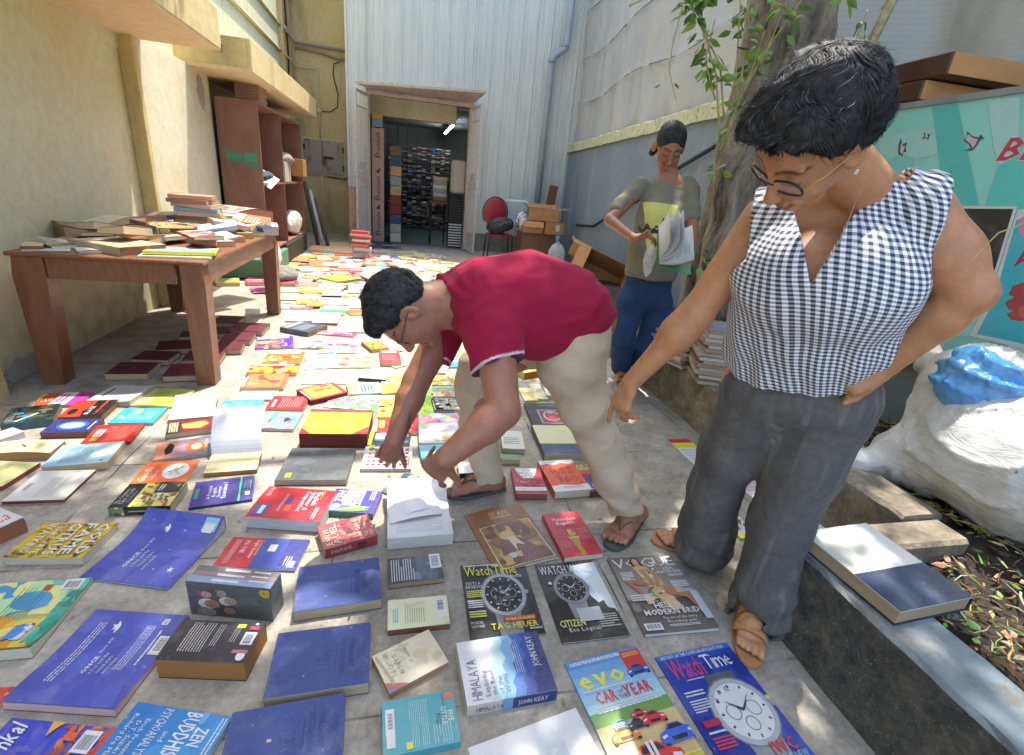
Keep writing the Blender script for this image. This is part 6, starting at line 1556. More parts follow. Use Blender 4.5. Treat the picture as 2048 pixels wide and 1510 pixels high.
# flyers and booklets filling the gaps of the far spread
rn_=random.Random(21);k=0
pal=[('cream','#e2d6b8'),('white','#e4e2dc'),('straw','#dcc692'),('pale blue','#a8c8dc'),('pink','#dca0ac'),('red','#c84048'),('yellow','#e2c858'),('grey','#b4b2ae'),('green','#9cbc84'),('orange','#dc8850'),('lilac','#b8a8cc'),('tan','#c8a47c')]
m=MB()
for yy in np.arange(4.9,9.0,.125):
    for xx in np.arange(-1.02,.98,.20):
        x=xx+rn_.uniform(-.10,.10);y=yy+rn_.uniform(-.06,.06)
        if (y>7.9 and x<-.5) or (x>.72 and y>6.9) or (y<5.6 and x<-.9):continue
        near=[e for e in ALLBOOKS if e.location.z<.3 and abs(e.location.x-x)<.12 and abs(e.location.y-y)<.13]
        if near:continue
        W,H,th=rn_.uniform(.13,.21),rn_.uniform(.19,.28),rn_.choice([.005,.012,.02,.03]);z=rn_.uniform(.001,.02)
        m.T=Matrix.Translation((x,y,z))@ Matrix.Rotation(rn_.choice([0,pi/2])+rn_.uniform(-.35,.35),4,'Z')@ Matrix.Rotation(rn_.uniform(-.05,.05),4,'X')
        c,c2,c3=(lin(rn_.choice(pal)[1]) for _ in range(3));m.box(-W/2,W/2,-H/2,H/2,0,th,c)
        if th>.01:m.box(-W/2-.0012,W/2+.0012,-H/2-.0012,H/2+.0012,.002,th-.002,lin('#d8c8a8'))
        u=rn_.uniform(-.3,.1);m.quad((-W*.42,H*u,th+.0006),(W*.42,H*u,th+.0006),(W*.42,H*(u+.3),th+.0006),(-W*.42,H*(u+.3),th+.0006),c2)
        for k in range(rn_.randint(2,7)):
            a,b,w,h=rn_.uniform(-.45,.2)*W,rn_.uniform(-.45,.4)*H,rn_.uniform(.1,.5)*W,rn_.uniform(.02,.12)*H;m.quad((a,b,th+.0009+.0001*k),(min(a+w,W/2),b,th+.0009+.0001*k),(min(a+w,W/2),b+h,th+.0009+.0001*k),(a,b+h,th+.0009+.0001*k),rn_.choice([c3,lin('#e6e2dc'),lin('#4a4a52'),lin(rn_.choice(pal)[1])]))
m.T=None
tag(m.build("books",MAT['print']),"dense far carpet of small books and leaflets between the larger ones","books",kind='stuff')
# ================================================================ PEOPLE
def skin_mat(name):
    t=NT(name);a=t.n("ShaderNodeAttribute");a.attribute_name="Col";v=t.coord()
    c=t.mix(1.0,a.outputs[0],t.ramp(t.noise(38,8,.75,v),[(.32,(.80,.77,.75)),(.68,(1.08,1.05,1.03))]),'MULTIPLY')
    t.base(c);t.set(Roughness=.46);t.b.inputs['Specular IOR Level'].default_value=.45
    t.b.inputs['Subsurface Weight'].default_value=.12;t.b.inputs['Subsurface Radius'].default_value=(.01,.004,.002);t.b.inputs['Subsurface Scale'].default_value=1.0
    t.bump(t.noise(330,5,.7,v),.35,.0015);return t.m
M_skin=skin_mat("skin")
def cloth_mat(name,rough=.85,weave=900,var=.14,sheen=.03,bump=.3,vs=24):
    return attr_mat(name,rough=.92,spec=.2,var=var,scale=vs,bump=bump,bs=weave,bd=.0008,sheen=sheen)
def rotv(v,ax,a):
    v,ax=V3(v),unit(ax);return v*cos(a)+np.cross(ax,v)*sin(a)+ax*(ax@v)*(1-cos(a))
NAILS=[]
def hand(F_,wrist,fdir,nrm,side,s,curls,spread=(6,0,-5,-12),thumb=(.55,.8,-.25),tc=(15,20),rw=.021):
    """palm and five fingers; nrm = out of the back of the hand; side=+1/-1 puts the thumb on cross(nrm,fdir)*side"""
    w=V3(wrist);f=unit(fdir);n=unit(V3(nrm)-f*(V3(nrm)@f));t=np.cross(n,f)*side
    F_.loft([w-f*.012*s,w+f*.03*s,w+f*.075*s,w+f*.088*s],[rw*1.15*s,.033*s,.041*s,.038*s],[.017*s,.017*s,.0145*s,.012*s],t,k=.012)
    F_.cone(w+f*.02*s+t*.014*s-n*.006*s,w+f*.05*s+t*.026*s-n*.004*s,.015*s,.012*s,.012)
    for i in range(4):
        off=(.031,.0105,-.010,-.029)[i];ls=((.043,.026,.021),(.048,.029,.022),(.044,.027,.021),(.034,.021,.018))[i];r0=(.0092,.0095,.009,.008)[i]
        p=w+f*(.086,.09,.086,.079)[i]*s+t*off*s;d=rotv(f,n,radians(spread[i])*side);a=0
        F_.ell(p,(r0*1.15*s,)*3,k=.008)
        for j in range(3):
            a=radians(curls[i][j]);d=rotv(d,np.cross(n,f),a)
            nx=d
            q=p+d*ls[j]*s;F_.cone(p,q,r0*(1-.1*j)*s,r0*(.9-.1*j)*s,.0035)
            p=q
        NAILS.append((p,.0085*s))
    d=unit(f*thumb[0]+t*thumb[1]+n*thumb[2]);p=w+f*.024*s+t*.022*s-n*.003*s;ax=unit(np.cross(d,f)+1e-6)
    for j in range(3):
        q=p+d*(.040,.031,.026)[j]*s;F_.cone(p,q,(.0145,.0108,.0095)[j]*s,(.011,.0098,.008)[j]*s,.008 if j==0 else .004);p=q
        if j<2:d=rotv(d,ax,radians(tc[j]))
    NAILS.append((p,.0095*s))
def foot(F_,heel,toe,ank,s=1.0,side=1,wid=.042):
    """side=+1: big toe on the left of the walking direction"""
    h,t0=V3(heel),V3(toe);d=unit((t0-h)*[1,1,0]);L=np.linalg.norm((t0-h)[:2]);r=np.array([-d[1],d[0],0])*side;up=np.array([0,0,1.])
    z=h[2]
    F_.cone(h+d*.03+up*.028,V3(ank),.028*s,.031*s,.03)
    F_.cone(h+d*.035+up*.03,h+d*L*.55+up*.030,.030*s,.027*s,.03)
    F_.loft([h+d*L*.45+up*.030,h+d*L*.72+up*.020],[.034*s,wid*s],[.024*s,.016*s],r,.03)
    F_.cone(V3(ank),h+d*L*.6+up*.035,.028*s,.018*s,.03)
    for i in range(5):
        o=(.027,.0085,-.007,-.020,-.031)[i]*s*wid/.042;l=(.055,.052,.046,.04,.033)[i]*s;rr_=(.0125,.0088,.0082,.0078,.0075)[i]*s
        a=h+d*(L*.74)+r*o+up*.016;b=h+d*(L*.74+l*.62)+r*o*1.12+up*.016;c=h+d*(L*.74+l)+r*o*1.1+up*.0095
        F_.cone(a,b,rr_*1.1,rr_,.006);F_.cone(b,c,rr_,rr_*.9,.004)
        NAILS.append((c+up*.006,.008*s if i==0 else .0055*s))
def head_form(F_,c,f,u,s=1.0,jaw=1.0,nose=1.0):
    c=V3(c);f=unit(f);u=unit(V3(u)-f*(V3(u)@f));l=np.cross(u,f);X=lambda a,b,d=0:c+(f*a+u*b+l*d)*s
    ax=[f,u,l]
    F_.ell(X(-.012,.03),np.array([.094,.088,.076])*s,ax,.02)
    F_.ell(X(.022,-.03),np.array([.074,.085,.062*jaw])*s,ax,.03)
    F_.ell(X(.034,-.082),np.array([.048,.04,.044*jaw])*s,ax,.03)
    F_.ell(X(.072,-.112),np.array([.020,.017,.022])*s,ax,.022)
    for q in (1,-1):
        F_.ell(X(.062,-.045,.036*q),np.array([.025,.024,.022])*s,ax,.025)
        F_.ell(X(.088,.012,.032*q),np.array([.014,.013,.020])*s,ax,.012,'s')
        F_.cone(X(.083,.022,.012*q),X(.072,.024,.052*q),.009*s,.007*s,.012)
        F_.ell(X(.071,-.006,.032*q),np.array([.0175,.0135,.0165])*s,ax,.005)
        F_.cone(X(.083,-.012,.018*q),X(.074,-.012,.048*q),.0035*s,.003*s,.004)
        # ears
        F_.ell(X(-.010,-.018,.082*q),np.array([.022,.034,.010])*s,[f-u*.15-l*.3*q,u+f*.15,l+f*.3*q],.005)
        F_.ell(X(-.004,-.014,.092*q),np.array([.013,.021,.009])*s,[f-u*.15,u+f*.15,l],.004,'s')
        F_.ell(X(.106,-.048,.011*q*nose),np.array([.010,.008,.009])*s*nose,ax,.006)
        F_.ell(X(.115,-.056,.008*q),np.array([.005,.003,.004])*s,ax,.003,'s')
    F_.cone(X(.088,.012),X(.112,-.038),.0085*s,.0105*s*nose,.012);F_.ell(X(.117,-.043),np.array([.011,.010,.011])*s*nose,ax,.006)
    F_.cone(X(.096,-.083,-.013),X(.096,-.083,.013),.0065*s,.0065*s,.006);F_.cone(X(.094,-.095,-.012),X(.094,-.095,.012),.0068*s,.0068*s,.006)
    F_.cone(X(.110,-.0885,-.022),X(.110,-.0885,.022),.0022*s,.0022*s,.004,mode='s')
    return X,(c,f,u,l)
def face_col(P,C,fr,s,lip,brow):
    c,f,u,l=fr;q=(P-c)/s;a,b,d=q@f,q@u,q@l;ad=np.abs(d)
    def put(m,col,k=1.0):
        m=np.clip(m,0,1)*k;C[:]=C*(1-m[:,None])+np.array(col)*m[:,None]
    put((1-sstep(.0055,.0085,np.abs(b+.089+ad*.05)))*(1-sstep(.018,.026,ad))*(a>.08),lip,.85)
    put((1-sstep(.003,.0055,np.abs(b-.026+abs(1)*0+(ad-.034)**2*12)))*(1-sstep(.022,.027,np.abs(ad-.034)))*(a>.04),brow,.85)
    put((1-sstep(.0016,.0035,np.abs(b+.0135-(ad-.032)**2*9)))*(1-sstep(.014,.019,np.abs(ad-.032)))*(a>.05),(.02,.012,.01),.9)
    put((1-sstep(.012,.026,np.sqrt((b+.004)**2+(ad-.032)**2)))*(a>.05),C.mean(0)*.7,.25)  # shade of the eye sockets painted into the skin colour
    put((1-sstep(.006,.016,np.abs(b+.05)))*(1-sstep(.01,.03,np.abs(ad)))*(a>.09),C.mean(0)*np.array([1.08,.9,.85]),.4)
    return C
def skin_color(base,face=None,tip=(1.06,.88,.84)):
    base=np.array(lin(base))
    nails=list(NAILS)
    def fn(P):
        C=np.tile(base,(len(P),1))*(1+.10*wob(P,9)[:,None])
        if face:C=face_col(P,C,*face)
        for p,r in nails:
            d=np.linalg.norm(P-p,axis=1);m=(1-sstep(r*.75,r*1.25,d))[:,None]
            C=C*(1-m*.45)+(base*1.35+.05)*m*.45
        return C
    return fn
def locks(name,form,ho,fr,flow,n,L,w,mat,parent,seed=1,seg=10,wavy=1.2,keep=None,lift=.004):
    """locks of hair: thin tapered ribbons that follow the surface of the hair's volume and lift at the tips"""
    r=np.random.RandomState(seed);c0,f0,u0,l0=fr;k=len(ho.data.vertices);V=np.empty(k*3);ho.data.vertices.foreach_get("co",V);V=V.reshape(-1,3)
    if keep is not None:V=V[keep((V-c0)@f0,(V-c0)@u0,(V-c0)@l0)]
    p=V[r.randint(len(V),size=n)];ln=r.uniform(L[0],L[1],n);ph=r.uniform(-.5,.5,n);lf=r.uniform(.2,1,n)*lift;PP=[];NN=[]
    for j in range(seg):
        e=1e-3;d0=form.ev(p);g=np.stack([form.ev(p+np.eye(3)[i]*e)-d0 for i in range(3)],1);g /= np.linalg.norm(g,axis=1)[:,None]+1e-9
        t=j/(seg-1);p=p-g*(d0-.0008-lf*t*t)[:,None];PP.append(p.copy());NN.append(g)
        q=p-c0;a,b,d=q@f0,q@u0,q@l0;fl=flow(a,b,d);F3=fl[0][:,None]*f0+fl[1][:,None]*u0+fl[2][:,None]*l0
        F3=F3-g*(F3*g).sum(1)[:,None];F3 /= np.linalg.norm(F3,axis=1)[:,None]+1e-9;S=np.cross(g,F3)
        F3=F3+S*(wavy*np.sin(a*70+b*35+d*28+ph+1.5*np.sin(d*40)))[:,None];F3 /= np.linalg.norm(F3,axis=1)[:,None];p=p+F3*(ln/seg)[:,None]
    P=np.stack(PP,1);N=np.stack(NN,1);T=np.gradient(P,axis=1);S=np.cross(T,N);S /= np.linalg.norm(S,axis=2)[:,:,None]+1e-9
    ww=(w*r.uniform(.5,1.3,n))[:,None]*np.clip(1.15-np.linspace(0,1,seg)**2,.12,1)[None];A=P-S*ww[:,:,None];B_=P+N*ww[:,:,None]*.5;C_=P+S*ww[:,:,None]
    vs=np.stack([A,B_,C_],2).reshape(-1,3).tolist();fs=[]
    for i in range(n):
        for j in range(seg-1):a=(i*seg+j)*3;fs+=[(a,a+3,a+4,a+1),(a+1,a+4,a+5,a+2)]
    return link(name,mkmesh(name,vs,fs,mat,smooth=True),parent)
def hair_mat(name,c=(.006,.0055,.006),hi=(.035,.035,.039)):
    t=NT(name);v=t.coord();t.base(t.ramp(t.noise(70,3,.6,v),[(.35,c),(.7,hi)]))
    t.set(Roughness=.6);t.b.inputs['Specular IOR Level'].default_value=.28;return t.m
M_hair=hair_mat("black_hair");M_hairg=hair_mat("grey_hair",(.12,.12,.13),(.35,.35,.37))
D=atd
def person(label,loc):
    return empty("person",loc,label,"person")
def place(o,root):o.parent=root;o.location=-Vector(root.location)
# ---------------- the woman in the gingham top
R1=person("short haired person in a gingham top and dark jeans pointing down at the books",(1.04,1.08,0))
NAILS.clear();W=Form()
hc=(.749,.888,1.338);hf=(-.594,.085,-.8);hu=(-.746,-.43,.508)
X,hfr=head_form(W,hc,hf,hu,.96,jaw=1.0,nose=.95)
nb=D(1745,400,1.10)
W.cone(X(-.035,-.06),nb,.050,.060,.03)
sR,sL=D(1530,440,1.20),D(1838,425,1.05)
ch=D(1690,480,1.17);bu=D(1640,560,1.13);wa=D(1625,660,1.27);pe=D(1590,745,1.36)
sd=V3(sL)-V3(sR)
W.loft([lerp(nb,ch,.25),ch,bu,wa,pe],[.095,.140,.145,.145,.155],[.050,.080,.09,.10,.105],sd,.04)
eR,wR=D(1392,628,1.30),D(1262,765,1.42)
eL,wL=D(1938,585,1.03),D(1768,733,1.17)
W.chain([sR,eR],[.056,.042],.04);W.chain([eR,wR],[.042,.026],.02);W.ell(lerp(eR,wR,.25),(.043,.043,.043),k=.04)
W.chain([sL,lerp(sL,eL,.55),eL],[.062,.060,.046],.03);W.chain([eL,lerp(eL,wL,.3),wL],[.046,.045,.027],.015)
W.cone(nb,lerp(nb,sR,.8),.040,.040,.03);W.cone(nb,lerp(nb,sL,.8),.040,.036,.03)
hR=D(1232,830,1.46)
hand(W,wR,V3(hR)-V3(wR),V3(D(1200,790,1.40))-V3(D(1250,790,1.45)),-1,.93,((12,10,5),(35,30,15),(48,40,20),(50,40,20)),thumb=(.8,.35,-.5),tc=(5,8))
hL=D(1690,765,1.20)
hand(W,wL,V3(hL)-V3(wL),V3(D(1700,740,1.08))-V3(D(1700,760,1.2)),1,.93,((60,70,40),(65,75,40),(68,75,40),(70,75,40)),thumb=(.85,.35,-.3),tc=(10,15))
tL,kL=at(1500,1322,.012),at(1492,1188,.012)
aL=Vector((kL.x+.0,kL.y+.0,.085));foot(W,kL,tL,aL,.95,1)
tR,kR=at(1312,1078,.012),at(1442,1096,.012)
aR=Vector((kR.x-.02,kR.y,.085));foot(W,kR,tR,aR,.95,-1)
kneeR,hipR=D(1440,925,1.60),D(1500,770,1.42)
kneeL,hipL=D(1582,960,1.44),D(1665,790,1.33)
W.chain([hipR,kneeR,aR],[.08,.05,.034],.03);W.chain([hipL,kneeL,aL],[.085,.05,.034],.03)
lipc=lin('#8c3a3a')
o=W.build("body",M_skin,.0042,None,skin_color('#bd8862',(hfr,.96,lipc,(.03,.02,.017))));place(o,R1)
# gingham top
def gingham():
    t=NT("gingham_cloth");a=t.n("ShaderNodeAttribute");a.attribute_name="fab"
    s=t.n("ShaderNodeSeparateXYZ");t.l(a.outputs['Vector'],s.inputs[0]);b=[]
    for k in (0,1):
        m=t.math('FRACT',s.outputs[k]);e=t.n("ShaderNodeMapRange");e.inputs[1].default_value=.22;e.inputs[2].default_value=.28
        q=t.math('ABSOLUTE',t.math('SUBTRACT',m,.5));t.l(q,e.inputs[0]);b.append(e.outputs[0])
    sm=t.math('MULTIPLY',t.math('ADD',b[0],b[1]),.5)
    c=t.ramp(sm,[(0,(.78,.79,.82)),(.5,(.30,.31,.37)),(1.0,(.018,.02,.038))])
    t.base(c);t.set(Roughness=.8);t.b.inputs['Sheen Weight'].default_value=.1;t.bump(t.noise(1400,2,.5,t.coord()),.3,.0005);return t.m
T=Form()
ax0=unit(V3(pe)-V3(ch));
T.loft([lerp(nb,ch,.1),ch,bu,wa,D(1600,722,1.335)],[.125,.178,.186,.196,.198],[.070,.104,.126,.134,.136],sd,.05)
T.ell(D(1590,545,1.10),(.062,.062,.062),k=.05);T.ell(D(1705,545,1.05),(.062,.062,.062),k=.05)
T.cone(lerp(nb,sR,.3),lerp(nb,sR,1.1),.070,.078,.04);T.cone(lerp(nb,sL,.3),lerp(nb,sL,1.15),.074,.086,.04)
armR=unit(V3(eR)-V3(sR));armL=unit(V3(eL)-V3(sL))
cf=np.cross(ax0,unit(sd));cf=cf if cf@(V3((0,0,1.2))-V3(ch))>0 else-cf
outR=unit(-unit(sd)*.86+ax0*.08-cf*.10);outL=unit(unit(sd)*.88+ax0*.10-cf*.12)
for q_,n_ in ((V3(sR)-unit(sd)*.012,outR),(V3(sL)+unit(sd)*.026,outL)):T.ops.append((lambda P,q_=q_,n_=n_:np.maximum(-(P-q_)@n_,np.linalg.norm(P-q_-ax0*.03,axis=1)-.135),None,None,.006,'s'))
# V opening: a wedge in front of the chest, and the round of the neck
vb=V3(D(1622,566,1.03));v1=V3(D(1782,312,1.02));v0=V3(D(1590,425,1.03));vr=unit(vb-V3((0,0,1.2)))
n1=unit(np.cross(vr,v1-vb));n0=unit(np.cross(vr,v0-vb));mid=(v1+v0)/2-vb
n1=n1 if n1@mid>0 else-n1;n0=n0 if n0@mid>0 else-n0
pb=V3(nb)-cf*.035
T.ops.append((lambda P:np.maximum(np.maximum(-(P-vb)@n1,-(P-vb)@n0),(pb-P)@cf),None,None,.004,'s'))
T.ell(V3(nb)+cf*.01-ax0*.02,(.066,.066,.085),k=.006,mode='s')
hem=V3(D(1600,765,1.25));
def gdisp(P):
    q=P-V3(ch);a=q@ax0;s_=q@unit(sd)
    # gathers at the shoulders and the blouson hem, soft vertical folds between
    g=.0016*np.sin(s_*170+2*wob(P,6))*sstep(.03,-.06,a)+.0036*np.sin(s_*95+1.6*wob(P,5,6,3))*sstep(.10,.24,a)+.005*wob(P,15,6,2)*sstep(-.05,.1,a)
    return g+.002*wob(P,34,6,7)+.0035*(np.abs(wob(P*np.array([1,1,.6]),12,6,5))-.4)*sstep(.02,.2,a)
T.disp=gdisp
def fab(P):
    q=P-V3(ch);a=q@ax0;s_=q@unit(sd);c_=q@cf
    ang=np.arctan2(s_,c_+.10);u=ang*.175
    u=u+.007*wob(P,9,6,4);a=a+.012*np.cos(s_*14)+.008*wob(P,8,6,9)
    return np.stack([u/.0098,a/.0098,np.zeros(len(P))],1)
hb=V3(D(1600,752,1.34));hn_=unit(V3(D(1604,765,1.34))-V3(D(1600,600,1.27)))
o=T.build("blouse",gingham(),.004,None,None,{"fab":fab},keep=lambda V:(V-hb)@hn_<.004+.010*np.sin(((V-hb)@unit(sd))*22));place(o,R1)
# jeans
J=Form()
J.loft([D(1605,735,1.345),D(1592,775,1.37)],[.165,.178],[.118,.125],sd,.03)
J.chain([D(1520,790,1.42),D(1462,900,1.56),D(1432,980,1.64),D(1415,1050,1.71)],[.105,.090,.080,.092],.04);J.cone(D(1415,1050,1.71),D(1408,1085,1.76),.092,.098,.01)
J.chain([D(1665,800,1.35),D(1607,930,1.42),D(1560,1050,1.475),D(1532,1170,1.52)],[.112,.094,.084,.086],.035);J.cone(D(1532,1170,1.52),D(1516,1232,1.545),.086,.088,.01)
lr=unit(V3(D(1412,1075,1.74))-V3(D(1440,925,1.6)));ll=unit(V3(D(1520,1220,1.54))-V3(D(1582,960,1.44)))
J.ops.append((lambda P:np.maximum(-(P-V3(D(1425,1106,1.77)))@lr,np.linalg.norm(P-V3(D(1425,1106,1.77)),axis=1)-.22),None,None,.004,'s'))
J.ops.append((lambda P:np.maximum(-(P-V3(D(1510,1262,1.53)))@unit(ll+np.array([.15,-.1,-.1])),np.linalg.norm(P-V3(D(1510,1262,1.53)),axis=1)-.22),None,None,.004,'s'))
J.cone(V3(D(1400,1130,1.76))+V3((0,0,0)),V3(D(1400,1112,1.78)),.07,.07,.004,mode='s');J.cone(D(1480,1290,1.50),D(1512,1222,1.54),.068,.070,.004,mode='s')
J.disp=lambda P:.010*(np.abs(wob(P*np.array([1,1,.4]),11,6,2))-.4)+.0045*np.sin(P[:,2]*46+9*P[:,0]+2*wob(P,7))*sstep(.55,.8,P[:,2])*.6+.006*np.sin(P[:,2]*70+wob(P,8)*3)*sstep(.22,.05,P[:,2])+.0015*wob(P,45,6)
def jcol(P):
    b=np.array(lin('#74716f'));C=np.tile(b,(len(P),1));n=wob(P*np.array([1,1,.3]),26,8,5);m=sstep(.25,.9,n)[:,None]
    C=C*(.72+.2*wob(P,11)[:,None]*.5)+m*.03+sstep(.4,1.0,wob(P*np.array([1,1,.12]),60,8,1))[:,None]*.05
    return np.clip(C,.01,1)
M_denim=cloth_mat("washed_black_denim",weave=1300,var=.25,vs=60)
o=J.build("jeans",M_denim,.0045,None,jcol);place(o,R1)
# hair: volume of waves, plus locks
H_=Form();c_,f_,u_,l_=hfr;s_=.96
XX=lambda a,b,d=0:c_+(f_*a+u_*b+l_*d)*s_
H_.ell(XX(-.018,.045),np.array([.118,.100,.098])*s_,[f_,u_,l_],.02);H_.ell(XX(.045,.078),np.array([.058,.040,.078])*s_,[f_,u_,l_],.04);H_.ell(XX(-.06,.03),np.array([.075,.090,.085])*s_,[f_,u_,l_],.03)
H_.ell(XX(-.07,-.03),np.array([.045,.055,.066])*s_,[f_,u_,l_],.03)
H_.half(XX(.052,.060),unit(f_*.66-u_*.75),.012)
for q in (1,-1):H_.ell(XX(.018,-.046,.096*q),np.array([.058,.058,.052])*s_,[f_,u_,l_],.01,'s')
def hd_(P):
    q=(P-c_);a=q@f_;b=q@u_;d=q@l_
    ph=b*40+d*34+np.sin(a*34+d*14)*1.6+wob(P,10,6)*1.5
    return .0095*(1-2*np.abs(np.sin(ph*.5)))*.8+.0060*wob(P,26,7,2)+.0020*np.sin(ph*2.6+a*12)+.0009*np.sin(ph*7)+.0008*wob(P,120,8)
H_.disp=hd_
ho=H_.build("hair",M_hair,.0038,None,None);place(ho,R1)
def flow_w(a,b,d):return (.9+0*a,-.25-6*np.maximum(0,a),np.where(np.abs(d)>.05,np.sign(d)*.6,.25))
place(locks("hair_locks",H_,ho,hfr,flow_w,4200,(.03,.06),.0010,M_hair,None,3,lift=.008,keep=lambda a,b,d:((b>.03)| (a<-.03))& (a<.085)),R1)
place(locks("flyaway_hair",H_,ho,hfr,flow_w,420,(.025,.05),.0005,M_hair,None,14,lift=.024,keep=lambda a,b,d:(b>.03)& (a<.085)),R1)
place(locks("grey_locks",H_,ho,hfr,flow_w,150,(.03,.06),.00035,M_hairg,None,8,keep=lambda a,b,d:b>.06,lift=.006),R1)
# spectacles, earring, chain, sandals
M_rim=plain("dark_blue_rim",'#1c222b',.3,var=.1);M_gold=plain("gold",'#d8a860',.25,metal=1.0,var=.05)
t=NT("spectacle_lens");t.base((.75,.72,.78));t.set(Roughness=.05,Alpha=.22);t.b.inputs['Specular IOR Level'].default_value=1.0;M_lens=t.m
def specs(X,root,rimm,s=1.0,w=.027,h=.020,r=.0016):
    g=bpy.data.objects.new("spectacles",None);COL.objects.link(g);g.parent=root;g.location=-Vector(root.location)
    for q in (1,-1):
        pts=[]
        for i in range(25):
            a=2*pi*i/24;ce=.034*q;x=cos(a);y=sin(a)
            px=abs(x)**.75*np.sign(x)*w;py=abs(y)**.75*np.sign(y)*h*(1 if y>0 else .95)
            pts.append(X(.104-.010*abs(ce+px)/.06-.004,-.014+py+(.003 if px*q>0 else 0),ce+px))
        m=MB();m.tube(pts,r*s,6,cap=False);link("rim",m.mesh("rim",rimm,True),g)
        m=MB();m.add([tuple(p) for p in pts[:-1]],[tuple(range(24))]);link("lens",m.mesh("lens",M_lens),g)
        m=MB();m.tube([X(.092,-.004,.062*q),X(.05,-.006,.078*q),X(0,-.006,.085*q),X(-.02,-.012,.083*q)],.0013*s,6);link("temple",m.mesh("temple",M_gold if rimm is M_rim else rimm,True),g)
    m=MB();m.tube([X(.103,-.006,-.009),X(.106,-.003,0),X(.103,-.006,.009)],.0018*s,6);link("bridge",m.mesh("bridge",rimm,True),g)
specs(X,R1,M_rim,w=.030,h=.020,r=.0024)
m=MB();M_pearl=plain("pearl_stud",'#efe6d6',.2,var=.05)
e0=V3(X(-.002,-.049,.093))
for i in range(7):
    a=2*pi*i/6;p=e0+(f_*cos(a)+u_*sin(a))*(.0036 if i<6 else 0)
    m.T=Matrix.Translation(Vector(p));m.lathe([(0,-.0018),(.0016,-.001),(.0018,0),(.0016,.001),(0,.0018)],8)
m.T=None;o=m.build("earring",M_pearl,None,True);place(o,R1)
ck=[D(1733,330,.985),D(1722,375,.985),D(1705,420,.985),D(1692,455,.99),D(1675,490,.995),D(1655,525,1.005),D(1632,555,1.015),D(1623,567,1.02)]
m=MB();m.tube(ck,.0009,5);o=m.build("necklace",M_gold,None,True);place(o,R1)
M_tan=plain("woven_tan_leather",'#c08850',.55,var=.3,scale=160,bump=.8,bd=.003);M_sole=plain("tan_sole",'#b07c4c',.7)
def sole_pts(heel,toe,wd,n=28):
    h,t0=V3(heel),V3(toe);d=unit((t0-h)*[1,1,0]);L=np.linalg.norm((t0-h)[:2])+.03;r=np.array([-d[1],d[0],0]);h=h-d*.012;out=[]
    for i in range(n):
        a=2*pi*i/n;x=.5-.5*cos(a);y=sin(a);w=wd*(.62+.38*sstep(.25,.72,x))*abs(y)**.7*np.sign(y)
        out.append(h+d*(L*x)+r*w)
    return out,h,d,r,L
def sandal(root,heel,toe,wd,z1,style,msole,mstrap):
    g=bpy.data.objects.new("sandal",None);COL.objects.link(g);g.parent=root;g.location=-Vector(root.location)
    pts,h,d,r,L=sole_pts(heel,toe,wd);m=MB();m.prism([(p[0],p[1]) for p in pts],2,.001,z1);link("sole",m.mesh("sole",msole),g)
    def arch(x0,x1,hgt,w0,wid):
        m=MB();n=12;vs=[];fs=[]
        for i in range(n+1):
            a=pi*i/n;c0=h+d*(x0+(x1-x0)*i/n)+r*cos(a)*w0+np.array([0,0,z1+sin(a)*hgt])
            for j in (-1,1):
                for t_ in (0,.003):vs.append(tuple(c0+d*wid*j*(.8 if i in (0,n) else 1)+np.array([0,0,t_])+r*cos(a)*t_))
        for i in range(n):
            k=4*i;fs+=[(k+1,k+5,k+7,k+3),(k,k+2,k+6,k+4),(k,k+4,k+5,k+1),(k+2,k+3,k+7,k+6)]
        m.add(vs,fs);link("strap",m.mesh("strap",mstrap,True),g)
    if style=='woven':
        arch(L*.70,L*.62,.030,wd*.98,.020);arch(L*.48,L*.60,.052,wd*.86,.013)
    else:
        top=h+d*L*.74+np.array([0,0,z1+.012])
        for q in (1,-1):
            a=h+d*L*.40+r*wd*.78*q+np.array([0,0,z1]);b=h+d*L*.56+r*wd*.5*q+np.array([0,0,z1+.045]);vs=[];fs=[]
            P3=[a,lerp(a,b,.55)+np.array([0,0,.014]),b,lerp(b,top,.5)+np.array([0,0,.008]),top]
            for i,p in enumerate(P3):
                w_=(.018,.019,.017,.011,.005)[i]
                for j in (-1,1):
                    for t_ in (0,.004):vs.append(tuple(p+d*w_*j+np.array([0,0,t_])))
            for i in range(4):k=4*i;fs+=[(k+1,k+5,k+7,k+3),(k,k+2,k+6,k+4),(k,k+4,k+5,k+1),(k+2,k+3,k+7,k+6)]
            m=MB();m.add(vs,fs);link("strap",m.mesh("strap",mstrap,True),g)
    return g
sandal(R1,kL,tL,.047,.011,'woven',M_sole,M_tan);sandal(R1,kR,tR,.047,.011,'woven',M_sole,M_tan)
# ---------------- the stooping man in the crimson polo
R2=person("stooping person in a crimson polo shirt and khaki trousers reaching for a book",(.66,1.7,0))
NAILS.clear();W=Form()
mc_=(.009,1.564,.811);mf=(-.168,-.124,-.978);mu=(-.983,-.047,.175)
X,mfr=head_form(W,mc_,mf,mu,1.0,jaw=1.12,nose=1.1)
nk=D(905,608,1.62);W.cone(X(-.045,-.05),nk,.060,.068,.03)
sN,eN,wN=D(985,640,1.50),D(1006,822,1.43),D(890,918,1.36)
sF,eF,wF=D(900,640,1.78),D(833,762,1.74),D(788,882,1.68)
W.chain([sN,eN],[.066,.050],.03);W.chain([eN,lerp(eN,wN,.3),wN],[.050,.052,.031],.015)
W.chain([sF,eF],[.062,.048],.03);W.chain([eF,lerp(eF,wF,.3),wF],[.047,.048,.031],.015)
W.loft([nk,D(980,602,1.64),D(1080,610,1.68),D(1165,640,1.74)],[.11,.16,.15,.14],[.08,.10,.11,.11],V3(sF)-V3(sN),.04)
